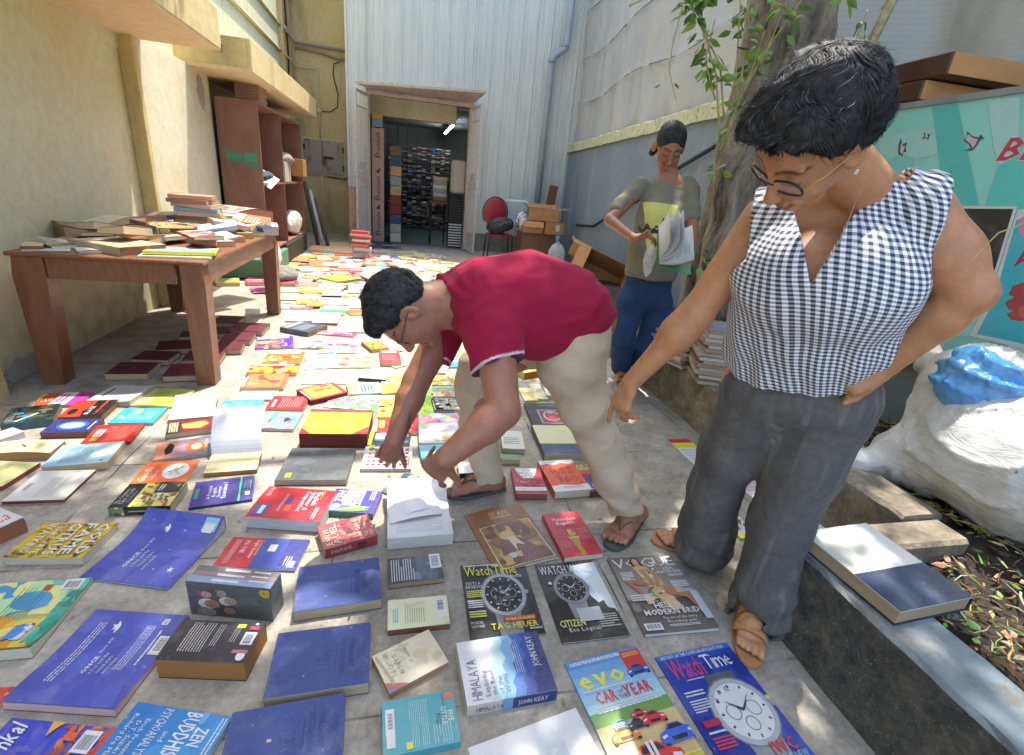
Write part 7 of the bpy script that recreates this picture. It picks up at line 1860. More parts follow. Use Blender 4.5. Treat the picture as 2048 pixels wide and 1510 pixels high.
hand(W,wN,V3(D(856,952,1.44))-V3(wN),V3(D(870,950,1.25))-V3(D(880,925,1.36)),1,1.0,((12,22,10),(66,62,30),(70,64,30),(72,64,30)),spread=(22,0,-4,-8),thumb=(.6,.7,-.1),tc=(-4,10),rw=.024)
hand(W,wF,V3(D(766,932,1.74))-V3(wF),V3(D(790,900,1.5))-V3(D(785,905,1.64)),1,.98,((22,22,12),(22,20,12),(24,22,12),(28,24,14)),spread=(7,2,-3,-8),thumb=(.8,.6,-.1),tc=(5,5),rw=.024)
mkF,mtF=at(1008,972,.018),at(900,984,.018);mkN,mtN=at(1282,1030,.018),at(1222,1088,.018)
aF=D(986,960,2.05);aN=D(1258,1022,1.885)
foot(W,mkF,mtF,aF,1.08,1,.046);foot(W,mkN,mtN,aN,1.08,-1,.046)
W.chain([aF,D(958,850,1.98),D(958,745,1.95),D(1120,670,1.83)],[.034,.042,.055,.08],.03);W.chain([aN,D(1205,880,1.80),D(1155,740,1.70),D(1150,660,1.72)],[.034,.045,.07,.08],.03)
o=W.build("body",M_skin,.0045,None,skin_color('#a5715a',(mfr,1.0,lin('#7c453c'),(.02,.014,.012))));place(o,R2)
P_=Form();side=V3(sF)-V3(sN)
P_.loft([D(912,604,1.63),D(960,600,1.63),D(1050,604,1.66),D(1110,618,1.70),D(1142,632,1.73)],[.115,.182,.185,.182,.178],[.088,.126,.156,.152,.138],side,.05)
P_.ell(D(1060,655,1.64),(.13,.14,.09),k=.08)
P_.chain([D(968,612,1.55),D(985,660,1.49),D(992,728,1.465)],[.095,.078,.082],.05);P_.chain([D(905,625,1.76),D(868,690,1.76),D(858,715,1.76)],[.085,.072,.074],.04)
P_.cone(D(905,606,1.62),D(886,606,1.605),.086,.080,.012);P_.cone(D(900,604,1.617),D(886,604,1.607),.093,.088,.002)
aU=unit(V3(eN)-V3(sN));aV=unit(V3(eF)-V3(sF))
hN=V3(D(985,738,1.465));hF=V3(D(850,706,1.755))
P_.ops.append((lambda P:np.maximum(-(P-hN)@unit(aU+np.array([.25,0,.0])),np.linalg.norm(P-hN,axis=1)-.14),None,None,.004,'s'))
P_.ops.append((lambda P:np.maximum(-(P-hF)@aV,np.linalg.norm(P-hF,axis=1)-.12),None,None,.004,'s'))
P_.half(V3(D(886,602,1.6)),unit(V3(D(800,618,1.56))-V3(D(905,602,1.62))),.004)
wl=V3(D(1190,640,1.7));wn=unit(V3(D(1215,705,1.75))-V3(D(1130,570,1.7)))
pit=V3(D(975,600,1.42));
def pd(P):
    q=P-pit;r_=np.linalg.norm(q,axis=1);an=np.arctan2(q[:,2],q[:,0])
    f1=.0035*np.sin(an*11+r_*16+2.2*wob(P,7))*np.exp(-((r_-.14)/.08)**2)*sstep(.5,-.6,np.cos(an-.6))
    f2=.005*np.sin(P[:,0]*34-P[:,2]*62+2.2*wob(P,5,6,3))*sstep(.45,.65,P[:,0])
    return f1+f2*.7+.009*(np.abs(wob(P*np.array([1,1,.8]),9,5,4))-.4)+.004*(np.abs(wob(P,22,5,9))-.4)+.0015*wob(P,38,6)
P_.disp=pd
def pcol(P):
    b=np.array(lin('#9c1a3e'));C=np.tile(b,(len(P),1))*(1+.06*wob(P,12)[:,None])
    dn=(P-hN)@unit(aU+np.array([.25,0,0]));m=(np.abs(dn+.011)<.0035)& (np.linalg.norm(P-hN,axis=1)<.13);C[m]=lin('#dcd2d4')
    m=(dn>-.0065)& (np.linalg.norm(P-hN,axis=1)<.13);C[m]=lin('#5c2c44')
    dn=(P-hF)@aV;m=(np.abs(dn+.010)<.003)& (np.linalg.norm(P-hF,axis=1)<.12);C[m]=lin('#dcd2d4')
    return C
o=P_.build("polo_shirt",cloth_mat("crimson_pique",weave=1500,var=.1),.0045,None,pcol);place(o,R2)
Q=Form()
Q.loft([D(1120,640,1.72),D(1145,655,1.75)],[.160,.160],[.122,.120],side,.04);Q.ell(D(1150,640,1.77),(.08,.13,.09),k=.05)
Q.chain([D(1138,660,1.68),D(1143,728,1.70),D(1168,814,1.74),D(1190,860,1.79),D(1206,900,1.82),D(1224,945,1.85),D(1242,990,1.88)],[.125,.112,.082,.068,.068,.071,.068],.04);Q.cone(D(1242,990,1.88),D(1254,1026,1.90),.067,.064,.01)
Q.chain([D(1130,670,1.83),D(1040,690,1.90),D(958,735,1.96),D(948,775,1.98),D(955,850,2.00),D(972,930,2.04)],[.120,.092,.074,.068,.062,.062],.04);Q.cone(D(972,930,2.04),D(980,966,2.06),.062,.066,.01)
for p,dr in ((D(1252,1024,1.9),D(1260,1060,1.9)),(D(980,962,2.05),D(984,1000,2.06))):
    a=V3(p);n=unit(V3(dr)-a);Q.ops.append((lambda P,a=a,n=n:np.maximum(-(P-a)@n,np.linalg.norm(P-a,axis=1)-.15),None,None,.004,'s'))
    Q.cone(a+n*.02,a-n*.03,.052,.050,.003,mode='s')
Q.disp=lambda P:.008*(np.abs(wob(P*np.array([1,1,.6]),12,6,1))-.4)+.004*np.sin(P[:,2]*60+P[:,0]*26+2.5*wob(P,6))*(.4+.6*sstep(.45,.2,P[:,2])+.4*sstep(.55,.75,P[:,2]))+.0012*wob(P,50,6)
o=Q.build("khaki_trousers",cloth_mat("khaki_cotton",weave=1200,var=.1),.0045,None,lambda P:np.tile(np.array(lin('#c9b59c')),(len(P),1))*(1+.05*wob(P,9)[:,None]));place(o,R2)
H_=Form();c_,f_,u_,l_=mfr;XX=lambda a,b,d=0:c_+(f_*a+u_*b+l_*d)
H_.ell(XX(-.018,.040),(.108,.092,.088),[f_,u_,l_],.02);H_.ell(XX(.050,.072),(.048,.036,.066),[f_,u_,l_],.03);H_.ell(XX(-.07,.0),(.048,.070,.070),[f_,u_,l_],.03)
H_.half(XX(.060,.034),unit(f_*.7-u_*.7),.01);H_.half(XX(-.06,-.05),unit(-u_-f_*.1),.01)
for q in (1,-1):H_.ell(XX(.030,-.034,.088*q),(.052,.050,.034),[f_,u_,l_],.008,'s')
H_.disp=lambda P:.0035*np.sin(((P-c_)@f_)*60+wob(P,20,6)*3)+.002*wob(P,90,8)
o=H_.build("hair",M_hair,.004,None);place(o,R2)
place(locks("hair_locks",H_,o,mfr,lambda a,b,d:(.9+0*a,-.2-6*np.maximum(0,a),np.sign(d)*.5),1500,(.02,.045),.0011,M_hair,None,5,lift=.005),R2)
specs(X,R2,plain("black_rim",'#17181a',.35),1.0)
M_flip=plain("grey_green_rubber",'#53574e',.7,var=.15);M_flips=plain("ribbed_green_strap",'#4c5248',.75,var=.3,scale=200,bump=.6)
sandal(R2,mkF,mtF,.052,.017,'thong',M_flip,M_flips);sandal(R2,mkN,mtN,.052,.017,'thong',M_flip,M_flips)
# ---------------- the girl reading
R3=person("standing young person in an olive printed t-shirt and blue jeans leafing through a book",(1.56,2.95,0))
NAILS.clear();W=Form()
gc=(1.541,2.943,1.525);gf=(-.2,-.80,-.56);gu=(-.12,-.50,.85)
X,gfr=head_form(W,gc,gf,gu,1.04,jaw=.92,nose=.95)
gn=D(1342,372,2.97);W.cone(X(-.035,-.05),gn,.046,.052,.03)
gs=V3(D(1400,380,2.93))-V3(D(1262,392,2.95))
sA,eA,wA=D(1270,386,2.95),D(1222,448,2.85),D(1268,476,2.68)
sB,eB,wB=D(1384,380,2.95),D(1384,470,2.88),D(1374,512,2.66)
sA_,eA_=sA,D(1220,440,2.88)
W.chain([sA,eA_],[.042,.033],.03);W.chain([eA_,wA],[.033,.022],.015);W.chain([sB,eB],[.046,.037],.03);W.chain([eB,wB],[.033,.022],.015)
W.loft([gn,D(1325,430,2.98),D(1308,500,3.02),D(1300,560,3.08)],[.10,.13,.11,.09],[.06,.085,.075,.06],gs,.04);W.chain([D(1265,605,3.10),D(1248,680,3.2),Vector((1.50,2.98,.12))],[.055,.045,.032],.02);W.chain([D(1315,605,3.15),D(1290,690,3.27),Vector((1.59,3.12,.12))],[.055,.045,.032],.02);W.cone(D(1268,600,3.1),D(1300,545,3.06),.06,.08)
hand(W,wA,V3(D(1296,470,2.64))-V3(wA),(0,-.3,1),-1,.88,((40,40,20),(45,45,20),(50,45,20),(55,45,20)),thumb=(.85,.2,.4),tc=(5,5))
hand(W,wB,V3(D(1362,505,2.58))-V3(wB),(.7,-.6,.2),1,.88,((35,40,20),(38,40,20),(42,40,20),(45,40,20)),thumb=(.5,.6,-.3),tc=(5,5))
gk1,gt1=Vector((1.50,2.98,.03)),Vector((1.44,2.77,.03));gk2,gt2=Vector((1.59,3.12,.03)),Vector((1.55,2.90,.03))
for k_,t_ in ((gk1,gt1),(gk2,gt2)):foot(W,k_,t_,k_+Vector((0,0,.09)),.95,1)
o=W.build("body",M_skin,.005,None,skin_color('#a26b4e',(gfr,1.04,lin('#8a4438'),(.07,.04,.03))));place(o,R3)
T=Form()
T.loft([D(1338,384,2.97),D(1325,440,2.97),D(1308,500,3.01),D(1302,545,3.06)],[.135,.152,.150,.162],[.068,.104,.106,.116],gs,.04)
T.chain([D(1280,374,2.96),D(1243,406,2.92),D(1234,418,2.91)],[.052,.046,.051],.03);T.chain([D(1376,370,2.95),D(1383,418,2.91),D(1384,434,2.90)],[.050,.045,.050],.03)
T.ell(V3(D(1341,350,2.93)),(.066,.075,.05),k=.006,mode='s')
for p,q in ((D(1226,428,2.905),D(1268,392,2.95)),(D(1388,446,2.895),D(1388,385,2.95))):
    a=V3(p);n=unit(a-V3(q));T.ops.append((lambda P,a=a,n=n:np.maximum(-(P-a)@n,np.linalg.norm(P-a,axis=1)-.10),None,None,.003,'s'))
T.half(D(1300,556,3.06),(0,.05,-1),.003)
T.disp=lambda P:.007*wob(P*np.array([1,1,.7]),10,7,3)+.002*wob(P,30,6)
ga=V3(D(1325,440,2.85));gx=unit(gs);gy=unit(V3(D(1335,395,2.93))-V3(D(1303,550,3.02)))
def gcol(P):
    b=np.array(lin('#837c6a'));C=np.tile(b,(len(P),1))*(1+.05*wob(P,10)[:,None]);q=P-ga;x=q@gx;y=q@gy;fr=P[:,1]<2.96
    n=.012*np.sin(x*140)+.010*np.sin(x*77+1)
    m=fr & (np.abs(x-.008)<.098)& (y<.10)& (y>-.17);C[m]=lin('#d8cf74')
    m=fr & (np.abs(x-.008)<.13)& (y<-.015+n+.03*np.sin(x*20))& (y>-.075+.7*n);C[m]=lin('#4a443c')
    m=fr & (np.abs(x-.01)<.07)& (np.abs(y+.045+.006*np.sin(x*180))<.0028);C[m]=lin('#d8d0bc')
    return C
o=T.build("t_shirt",cloth_mat("olive_jersey",weave=1000),.005,None,gcol);place(o,R3)
Q=Form();Q.loft([D(1300,545,3.08),D(1292,590,3.12)],[.145,.155],[.10,.11],gs,.03)
Q.chain([D(1262,600,3.10),D(1245,680,3.20),Vector((1.50,2.98,.12))],[.092,.075,.064],.03);Q.chain([D(1318,605,3.15),D(1292,690,3.27),Vector((1.58,3.12,.12))],[.092,.072,.064],.03)
Q.disp=lambda P:.005*wob(P*np.array([1,1,.6]),13,7,1)
o=Q.build("jeans",cloth_mat("blue_denim",weave=1200,var=.25),.006,None,lambda P:np.tile(np.array(lin('#33496e')),(len(P),1))*(1+.25*wob(P,12)[:,None]*.6));place(o,R3)
H_=Form();c_,f_,u_,l_=gfr;XX=lambda a,b,d=0:c_+(f_*a+u_*b+l_*d)*1.04
H_.ell(XX(-.014,.034),(.106,.096,.084),[f_,u_,l_],.02);H_.ell(XX(.100,-.012),np.array([.070,.076,.060])*1.04,[f_,u_,l_],.008,'s');H_.half(XX(.0,-.075),-u_,.01)
for q in (1,-1):H_.ell(XX(.045,-.055,.080*q),(.045,.05,.022),[f_,u_,l_],.008,'s')
H_.ell(XX(-.10,-.02,0),(.05,.05,.05),k=.02);H_.chain([XX(-.10,-.03,.02),XX(-.08,-.10,.05),XX(-.05,-.14,.06)],[.035,.03,.012],.01);H_.chain([XX(-.10,-.03,-.03),XX(-.07,-.09,-.07)],[.03,.02],.01)
H_.cone(XX(-.06,.135,0),XX(.09,.085,0),.004,.004,.004,mode='s')
H_.disp=lambda P:.0012*np.sin(((P-c_)@l_)*420)+.001*wob(P,60,6)
o=H_.build("hair",M_hair,.004,None);place(o,R3)
for k_,t_ in ((gk1,gt1),(gk2,gt2)):sandal(R3,k_,t_,.045,.028,'woven',plain("white_sole",'#cfcac0',.6),M_tan)
# ================================================================ TABLE, CUPBOARD, CARTONS, TREE, SACK, BANNER
def wood_mat(name,c0,c1,rough=.45,sc=(1,1,6),coat=.15,wear=.3):
    t=NT(name);v=t.coord(sc);n=t.noise(5,6,.65,v,2.0);c=t.mix(t.ramp(n,[(.35,0.0),(.65,1.0)]),c0,c1)
    c=t.mix(1.0,c,t.ramp(t.noise(40,5,.7,t.coord((8,8,.8))),[(.3,(.8,)*3),(.6,(1.05,)*3)]),'MULTIPLY')
    c=t.mix(t.ramp(t.noise(60,3,.7,t.coord()),[(.72,0.0),(.76,wear)]),c,'#d8b890')
    t.base(c);t.set(Roughness=rough);t.b.inputs['Coat Weight'].default_value=coat;t.bump(n,.1,.003);return t.m
M_table=wood_mat("brown_varnished_wood",'#8a5a3c','#75482e',sc=(6,1,1));M_leg=wood_mat("brown_varnished_leg",'#8a5a3c','#75482e',sc=(1,1,.3))
tb=empty("table",(-1.43,3.7,0),"sturdy brown wooden table heaped with loose paperbacks","table")
def tpart(n,m,mat=M_table):return m.build(n,mat,tb,loc=(1.43,-3.7,0))
x0,x1,y0,y1=-1.868,-1.012,2.895,4.60
m=MB();m.box(x0-.008,x1+.008,y0-.012,y1+.012,.680,.700,bev=.005);tpart("tabletop",m)
def tleg(xo,xi,y,dy):
    m=MB();s=1 if xi>xo else-1
    w=.142 if s>0 else .112;prof=[(xo+s*.014,.678),(xo,.58),(xo+s*.014,0),(xo+s*.106,0),(xo+s*w,.56),(xo+s*w,.678)]
    m.prism(prof if s>0 else prof[::-1],1,y,y+dy*.10);tpart("leg",m,M_leg)
for xo,xi in ((x0,x1),(x1,x0)):
    tleg(xo,xi,y0,1);tleg(xo,xi,y1,-1)
for a in ((x0+.146,x1-.146,y0+.012,y0+.04,.572,.6785),(x0+.146,x1-.146,y1-.04,y1-.012,.572,.6785)):
    m=MB();m.box(*a);tpart("apron",m)
for a in ((x0+.010,x0+.035,y0+.101,y1-.101,.572,.6785),(x1-.035,x1-.010,y0+.101,y1-.101,.572,.6785)):
    m=MB();m.box(*a);tpart("apron",m)
TG='books heaped on the table'
T_=.7005
def TB(cr,q,th,base,st,cols,lab,turn='n',z=T_,**k):
    ops=st if isinstance(st,list) else auto(st,base,cols,random.Random(len(lab)));B(cr,q,th,base,ops,lab,turn,z=z,group=TG,**k)
TB('t','30 1062 180 968 1170 985 1085 1100',.006,'#e8d43a','h','#7cc0e0 #efe04a #e8a83c #9cd0e8','yellow and blue magazine curling over the front corner of the table',z=T_+.014,curl=('u',lambda t:.012*(1-t)**2-.02*t**6))
TB('t','-20 1090 160 1000 1180 1010 1000 1150',.010,'#e6dcc8','p','','cream booklet under the yellow magazine at the table corner',z=T_)
TB('s','1290 400 1720 345 1915 460 1530 540',.045,'#b8a888',[('n',0,0,1,1,10,['#a89878','#c4b494','#b0a080'],.2)],'','tan cloth hardback at the table\'s front edge',pages='#9c6c48',kind='cloth')
TB('t','250 620 610 610 735 705 110 700',.082,'#d8924c','p','','thick orange topped paperback with a dark lettered spine facing out',turn='u',spine='#2a211c',spine_ops=[('t','HUNTER',.05,.28,.22,'#e6e0c8',{'w':.25}),('t','DESTINY',.05,.58,.26,'#c9b83a',{'w':.34}),('t','AVENGER',.05,.92,.26,'#e6e0c8',{'w':.4}),('r',.55,0,1,1,'#7c2a1c'),('n',.56,.05,.98,.95,14,['#c9502a','#e8a04a','#3a1a1c','#8c3424'],.05)])
TB('s','1200 262 1850 258 1885 300 1190 300',.055,'#c83444','h','#d8c0a8 #3a3434 #c8a890','red thriller with a dark pictorial spine on the left of the table',turn='u',spine='#c02c3c',spine_ops=[('r',.3,0,.85,1,'#4a3c38'),('t','INFERNAL',.3,.7,.4,'#e6d8c0',{'w':.45}),('n',.3,0,.7,1,8,['#e0b898','#8c6c5c'],.05)])
TB('s','860 165 1240 175 1190 262 668 295',.06,'#7c5c34','h','#8c6c3c #b8904c #4c3820','brown book with a curled pictorial cover on the left of the table',curl=('u',lambda t:.03*(1-t)**2),pages='#b8946c')
TB('s','420 425 640 425 560 485 172 490',.022,'#d8c49c','p','','open buff pages hanging past the table\'s left corner',pages='#8c6844')
TB('s','620 410 1070 390 1000 470 600 512',.016,'#8c7c60','p','','brownish worn magazine on the left front of the table',curl=('u',lambda t:.02*t*t))
TB('s','300 520 960 520 960 560 300 560',.004,'#c8ccd0','p','','thin grey folder flat on the table\'s front left',kind='mag')
TB('s','1040 445 1290 440 1460 560 960 570',.010,'#dfe0d0','t','#a0a898','pale green leaflet beneath the tan hardback',kind='mag',curl=('u',wave(.008)))
TB('s','1260 108 1760 110 2050 225 1585 238',.030,'#2c2a2c','h','#c88c84 #3a3438 #d8a898','black glossy album with a pink portrait on the table',turn='n',curl=('u',lambda t:.02*(1-t)),pages='#2a2a2c')
TB('s','1700 95 2048 60 2300 180 1950 200',.036,'#77757c','h','#8c8a94 #5c5a64 #a8a4ac','grey crumpled magazine behind the black album',curl=('u',wave(.01)))
TB('s','1180 170 1340 150 1400 240 1200 255',.05,'#4a94b8','p','','small blue book under the black album\'s corner')
TB('t','720 590 1040 610 1110 720 700 700',.05,'#b89ca0','h','#d8a08c #8c6c74 #e0c0b0','paperback with a rosy cover bent open in the middle of the table',curl=('u',lambda t:.02*t),pages='#c8a488')
TB('t','830 540 960 505 1060 560 1090 620',.09,'#e0b048','p','','yellow paper wrapper curling up in the middle of the table',curl=('u',wave(.02)),kind='mag')
TB('t','840 450 1240 460 1420 500 1060 540',.085,'#e0d8d8','t','#c0a0a8','big white box like volume near the far end of the table',pages='#e0c8c4')
TB('t','740 850 1250 820 1170 890 1040 910',.035,'#d8b8b4','k','#e0784c #d8d0d4 #c88c94','pinkish paperback with an orange flame spine at the table\'s right edge',pages='#e0ac7c')
TB('t','1240 780 1440 760 1360 830 1270 830',.036,'#d85c6c','h','#e0a0a0 #d87c84','paperback with a red corner at the table\'s right edge',pages='#e0a878')
TB('t','1330 730 1520 720 1540 770 1390 780',.04,'#a8b878','p','','sage paperback third along the table\'s right edge',pages='#d8a068')
TB('t','1500 730 1650 720 1665 760 1550 780',.03,'#3a3c34','p','','black and cream paperback fourth along the table\'s right edge',pages='#d0c88c')
TB('t','1150 650 1650 645 1670 680 1160 700',.03,'#dcdcc8','t','#a8a890','white and pink bundle of leaflets at the table\'s right side',z=T_+.02)
TB('t','1660 630 1840 625 1850 690 1690 700',.06,'#28347c','p','','navy spined book at the table\'s far right corner',pages='#c8b4ac')
TB('t','1750 610 1990 625 2040 690 1850 680',.016,'#d8a89c','h','#e0b8a8 #c87c70','pink leaflet hanging off the table\'s far corner',z=T_+.02)
TB('t','1290 440 1430 395 1560 440 1480 500',.10,'#dcd0cc','h','#c85c50 #e8dcd8','crumpled red and white packet at the table\'s far end',curl=('u',wave(.03)),pages='#a86848')
for i,(c,c2,nm) in enumerate((('#4c4454','#b89c80','dark violet'),('#c4a484','#b89878','fawn'),('#b89474','#c8a888','biscuit'),('#8c7058','#b89474','umber'),('#d8b898','#c8a480','buff'),('#7898a8','#a8bcc4','blue grey'),('#c8b8a8','#d8c4ac','stone'),('#b07c64','#c89c80','terracotta'),('#c09478','#b89070','curled brown'))):
    p=aty(400,470,4.18);make_book("book",(p.x+rn_.uniform(-.02,.02),4.2+rn_.uniform(-.02,.02),T_+i*.0285),pi/2+rn_.uniform(-.2,.2),.20,.27,.027,c,(),"%s book, %s of the stack on the table's far end" % (nm,('lowest','second','third','fourth','fifth','sixth','seventh','eighth','topmost')[i]),group='stack of books at the far end of the table',tiny=True,pages=c2)
rt=random.Random(31);nc=[('white','#dcd8cc'),('cream','#e0d0a8'),('crimson','#a83040'),('pale blue','#9cb8cc'),('ochre','#c89848'),('slate','#5c6470'),('pink','#d8a0a0'),('brown','#8c6444'),('green','#88a078')]
for i in range(27):
    gx,gy=i % 3,i//3;nm,c=nc[(i*4+i//9)% 9];x=-1.72+gx*.27+rt.uniform(-.07,.07);y=3.2+gy*.155+rt.uniform(-.04,.04)
    if gy==0 and gx==2:continue
    th=rt.choice([.014,.022,.03]);zz_=T_+.004+(i*7 % 4)*.022
    make_book("book",(x,y,zz_),rt.uniform(-.8,.8)+rt.choice([0,pi/2]),rt.uniform(.13,.18),rt.uniform(.19,.26),th,c,auto(rt.choice(['t','k','b','h']),c,rt.choice(nc)[1]+' '+c+' #dcd8cc',rt),"%s paperback in the %s of the table heap, %s side" % (nm,('front edge','front','front middle','near middle','middle','far middle','back middle','back','back edge')[gy],('wall','centre','lane')[gx]),group=TG,tiny=True,tilt=(rt.uniform(-.22,.22),rt.uniform(-.16,.16)),pages=rt.choice(['#c8a478','#d8c098','#e0d4b8']),curl=('u',wave(.004,rt.uniform(0,.03))))
# cupboard
M_ply=wood_mat("reddish_ply",'#8e6450','#7c5440',.6,(1,1,.4),.05,.1)
cb=empty("cupboard",(-1.65,7.3,.27),"tall open reddish plywood cupboard with a stamped side","cupboard")
def cpart(n,m,mat=M_ply):return m.build(n,mat,cb,loc=(1.65,-7.3,-.27))
CX0,CX1=-1.85,-1.462
for y in (6.19,7.24,8.56):m=MB();m.box(CX0,CX1,y,y+.022,.272,1.79);cpart("side_panel" if y != 7.24 else "divider",m)
m=MB();m.box(CX0,CX1+.002,6.186,8.586,1.7905,1.812);cpart("top",m)
for a,b in ((6.2125,7.2395),(7.2625,8.5595)):
    for z in (.272,1.0):m=MB();m.box(CX0+.02,CX1-.004,a,b,z,z+.02);cpart("shelf",m)
m=MB();m.box(CX0-.012,CX0-.001,6.19,8.58,.272,1.79);cpart("back_panel",m)
a=Art(.36,1.5,'#000');tq='#3f9a80'
a.run([('p',[(.08,.285),(.45,.325),(.95,.30),(.96,.44),(.5,.385),(.1,.395)],'#5f7c60'),('l',.12,.33,.5,.37,1,tq,.9),('l',.58,.32,.92,.38,1,tq,.9),('r',.15,.80,.85,.803,'#3a241c'),('l',.3,.815,.7,.865,3,'#3a241c',.5),
   ('p',[(.34,.88),(.66,.88),(.70,.89),(.70,.965),(.66,.975),(.34,.975),(.30,.965),(.30,.89)],'#33201a'),('p',[(.35,.888),(.65,.888),(.675,.897),(.675,.958),(.65,.967),(.35,.967),(.325,.958),(.325,.897)],'#86583f'),('t','ISI',.5,.95,.034,'#33201a',{'a':'C','w':.26,'b':1})],random.Random(2))
m=MB()
for p,c,lay in a.P:m.add([(CX0+.014+q[0],6.1893-.0001*lay,1.785-q[1]) for q in clipbox(p,.36,1.5)],[tuple(range(len(p)))],c)
cpart("stamp",m,MAT['matte'])
def blob(name,c,r,mat,label,cat,amp=.02,fr=12,col=None,res=.012,ax=None,extra=None):
    F_=Form();F_.ell(c,r,ax)
    if extra:extra(F_)
    F_.disp=lambda P:amp*wob(P,fr,8,int(c[0]*10)& 7)+amp*.4*wob(P,fr*3,8,3)
    return tag(F_.build(name,mat,res,None,col),label,cat)
M_bag=plain("white_plastic_bag",'#d4cfc8',.35,var=.12,bump=.4,bd=.01,scale=9);M_cloth=plain("grey_cloth",'#8c8478',.9,var=.2)
blob("bundle",(-1.62,7.75,1.30),(.17,.42,.10),M_cloth,"grey cloth bundle stuffed on the far cupboard shelf","bundle",.02,9)
for i,(y,c) in enumerate(((7.42,'#d8d0c8'),(7.50,'#c8b8a8'),(7.58,'#dcd4cc'),(7.70,'#c4b4a4'))):
    m=MB();m.box(-1.75,-1.475,y,y+.07,1.021,1.27,lin(c),bev=.004);tag(m.build("file",MAT['pages']),"%s file standing in the far cupboard bay" % ('first white','second buff','third white','fourth tan')[i],"file","files standing in the cupboard")
blob("sack",(-1.55,8.05,.46),(.12,.30,.16),M_bag,"cream plastic sack slumped in the cupboard's low far bay","sack",.02,10)
blob("bag",(-1.56,6.62,1.08),(.12,.2,.06),plain("dark_cloth",'#343c4c',.8),"dark blue bag on the near cupboard shelf","bag",.015,14)
m=MB();m.T=Matrix.Translation((-1.50,6.5,1.05))@ Matrix.Rotation(.5,4,'Y')@ Matrix.Rotation(.5,4,'X');m.box(-.10,.10,-.12,.12,0,.012,lin('#e8d8dc'));tag(m.build("notebook",MAT['print']),"pinkish white notebook tilted on the near cupboard shelf","notebook")
m=MB();m.box(-1.62,-1.38,8.15,8.45,1.10,1.33,lin('#b8864a'),bev=.004);tag(m.build("carton",MAT['matte']),"small carton jutting from the far cupboard bay","carton")
for i in range(7):make_book("book",(-1.60,6.55+.004*i,1.8135+.026*i),rn_.uniform(-.06,.06),.24,.34,.025,'#6b3040',(),"maroon volume, %s in the pile on the cupboard top" % ('lowest','second','third','fourth','fifth','sixth','topmost')[i],group='maroon volumes on the cupboard',tiny=True,pages='#b89880')
m=MB();m.box(-1.93,-1.42,5.95,7.0,.02,.235,lin('#5c8c6c'),bev=.01);tag(m.build("crate",MAT['matte']),"green painted crate under the near end of the cupboard","crate")
m=MB();m.box(-1.93,-1.45,7.1,8.6,.0,.27,lin('#3c3630'),bev=.02);tag(m.build("plinth",MAT['matte']),"dark timber base under the far end of the cupboard","base")
blob("bag",(-1.29,5.5,.36),(.10,.13,.14),M_bag,"white plastic bag hanging behind the table's far corner","bag",.02,16)
blob("stone",(-1.28,6.0,.07),(.16,.22,.09),plain("grey_stone",'#77726c',.9,var=.3),"grey boulder by the table's far leg","stone",.02,9)
for i,(x,c) in enumerate(((-1.50,'#4a4038'),(-1.42,'#b8bcbc'),(-1.34,'#5c5044'))):
    m=MB();m.tube([(x+.12,9.2,.01),(x-.10,9.5,1.0-.12*i)],.03,8,lin(c));tag(m.build("pole",MAT['matte'],None,True),"%s leaning beyond the cupboard" % ('dark plank','pale plastic pipe','brown batten')[i],"pole")
ORD=('lowest','second','third','fourth','fifth','sixth','seventh','eighth','ninth','topmost')
M_tube=NT("tube_light");M_tube.b.inputs['Emission Color'].default_value=(.85,.92,1,1);M_tube.b.inputs['Emission Strength'].default_value=12;M_tube=M_tube.m
for i,(y,z) in enumerate(((12.3,2.42),(13.6,2.42))):
    m=MB();m.tube([(1.12,y,z),(1.12,y+1.0,z)],.02,8);o=tag(m.build("tube_light",M_tube,None,True),"%s fluorescent tube under the shop ceiling" % ('nearer','farther')[i],"lamp");m=MB();m.box(1.09,1.15,y,y+1,z+.02,z+.05);m.build("batten",M_gate,o)
m=MB();r=random.Random(4)
for k in range(1500):
    z=.03+int(r.uniform(0,15))*.135;x=-.28+int(r.uniform(0,16))*.125;
    if x>1.3 or z>2.0:continue
    h=r.uniform(.016,.036);y=14.7+r.uniform(-.05,.05)-(.9 if z<.7 and r.random()<.4 else 0);zz=z+r.uniform(0,.10)
    m.box(x-.055,x+.055,y,y+.18,zz,zz+h,lin(r.choice(['#c8c0b0','#8c7c6c','#5c6474','#a89878','#7c3c34','#3c4c6c','#d8d4cc','#54483c','#6c7c6c','#4878b0','#b0a888'])))
tag(m.build("shelved_books",MAT['matte']),"dim wall of stacked books at the back of the shop","books",kind='stuff')
bc=empty("bookcase",(.5,14.9,0),"tall dim bookcase across the back of the shop","bookcase")
for z in (.02,.56,1.10,1.64):m=MB();m.box(-.9,.85,-.25,.1,z-.02,z,lin('#4c4038'));m.build("shelf",MAT['matte'],bc)
for i in range(10):
    for s in range(2):
        z=.02+i*.175;c=r.choice(['#d8d0c0','#8c4034','#c8a878','#4a5c74','#b8b0a4','#7c6c50','#98a8a8'])
        m=MB();m.box(-.20-.02*s,.0,10.4+s*.5,10.8+s*.5,z,z+.165,lin(c));tag(m.build("book_bundle",MAT['pages']),"%s bundle of books in the %s stack behind the lettered strip" % (ORD[i],('near','far')[s]),"books","bundles stacked just inside the doorway")
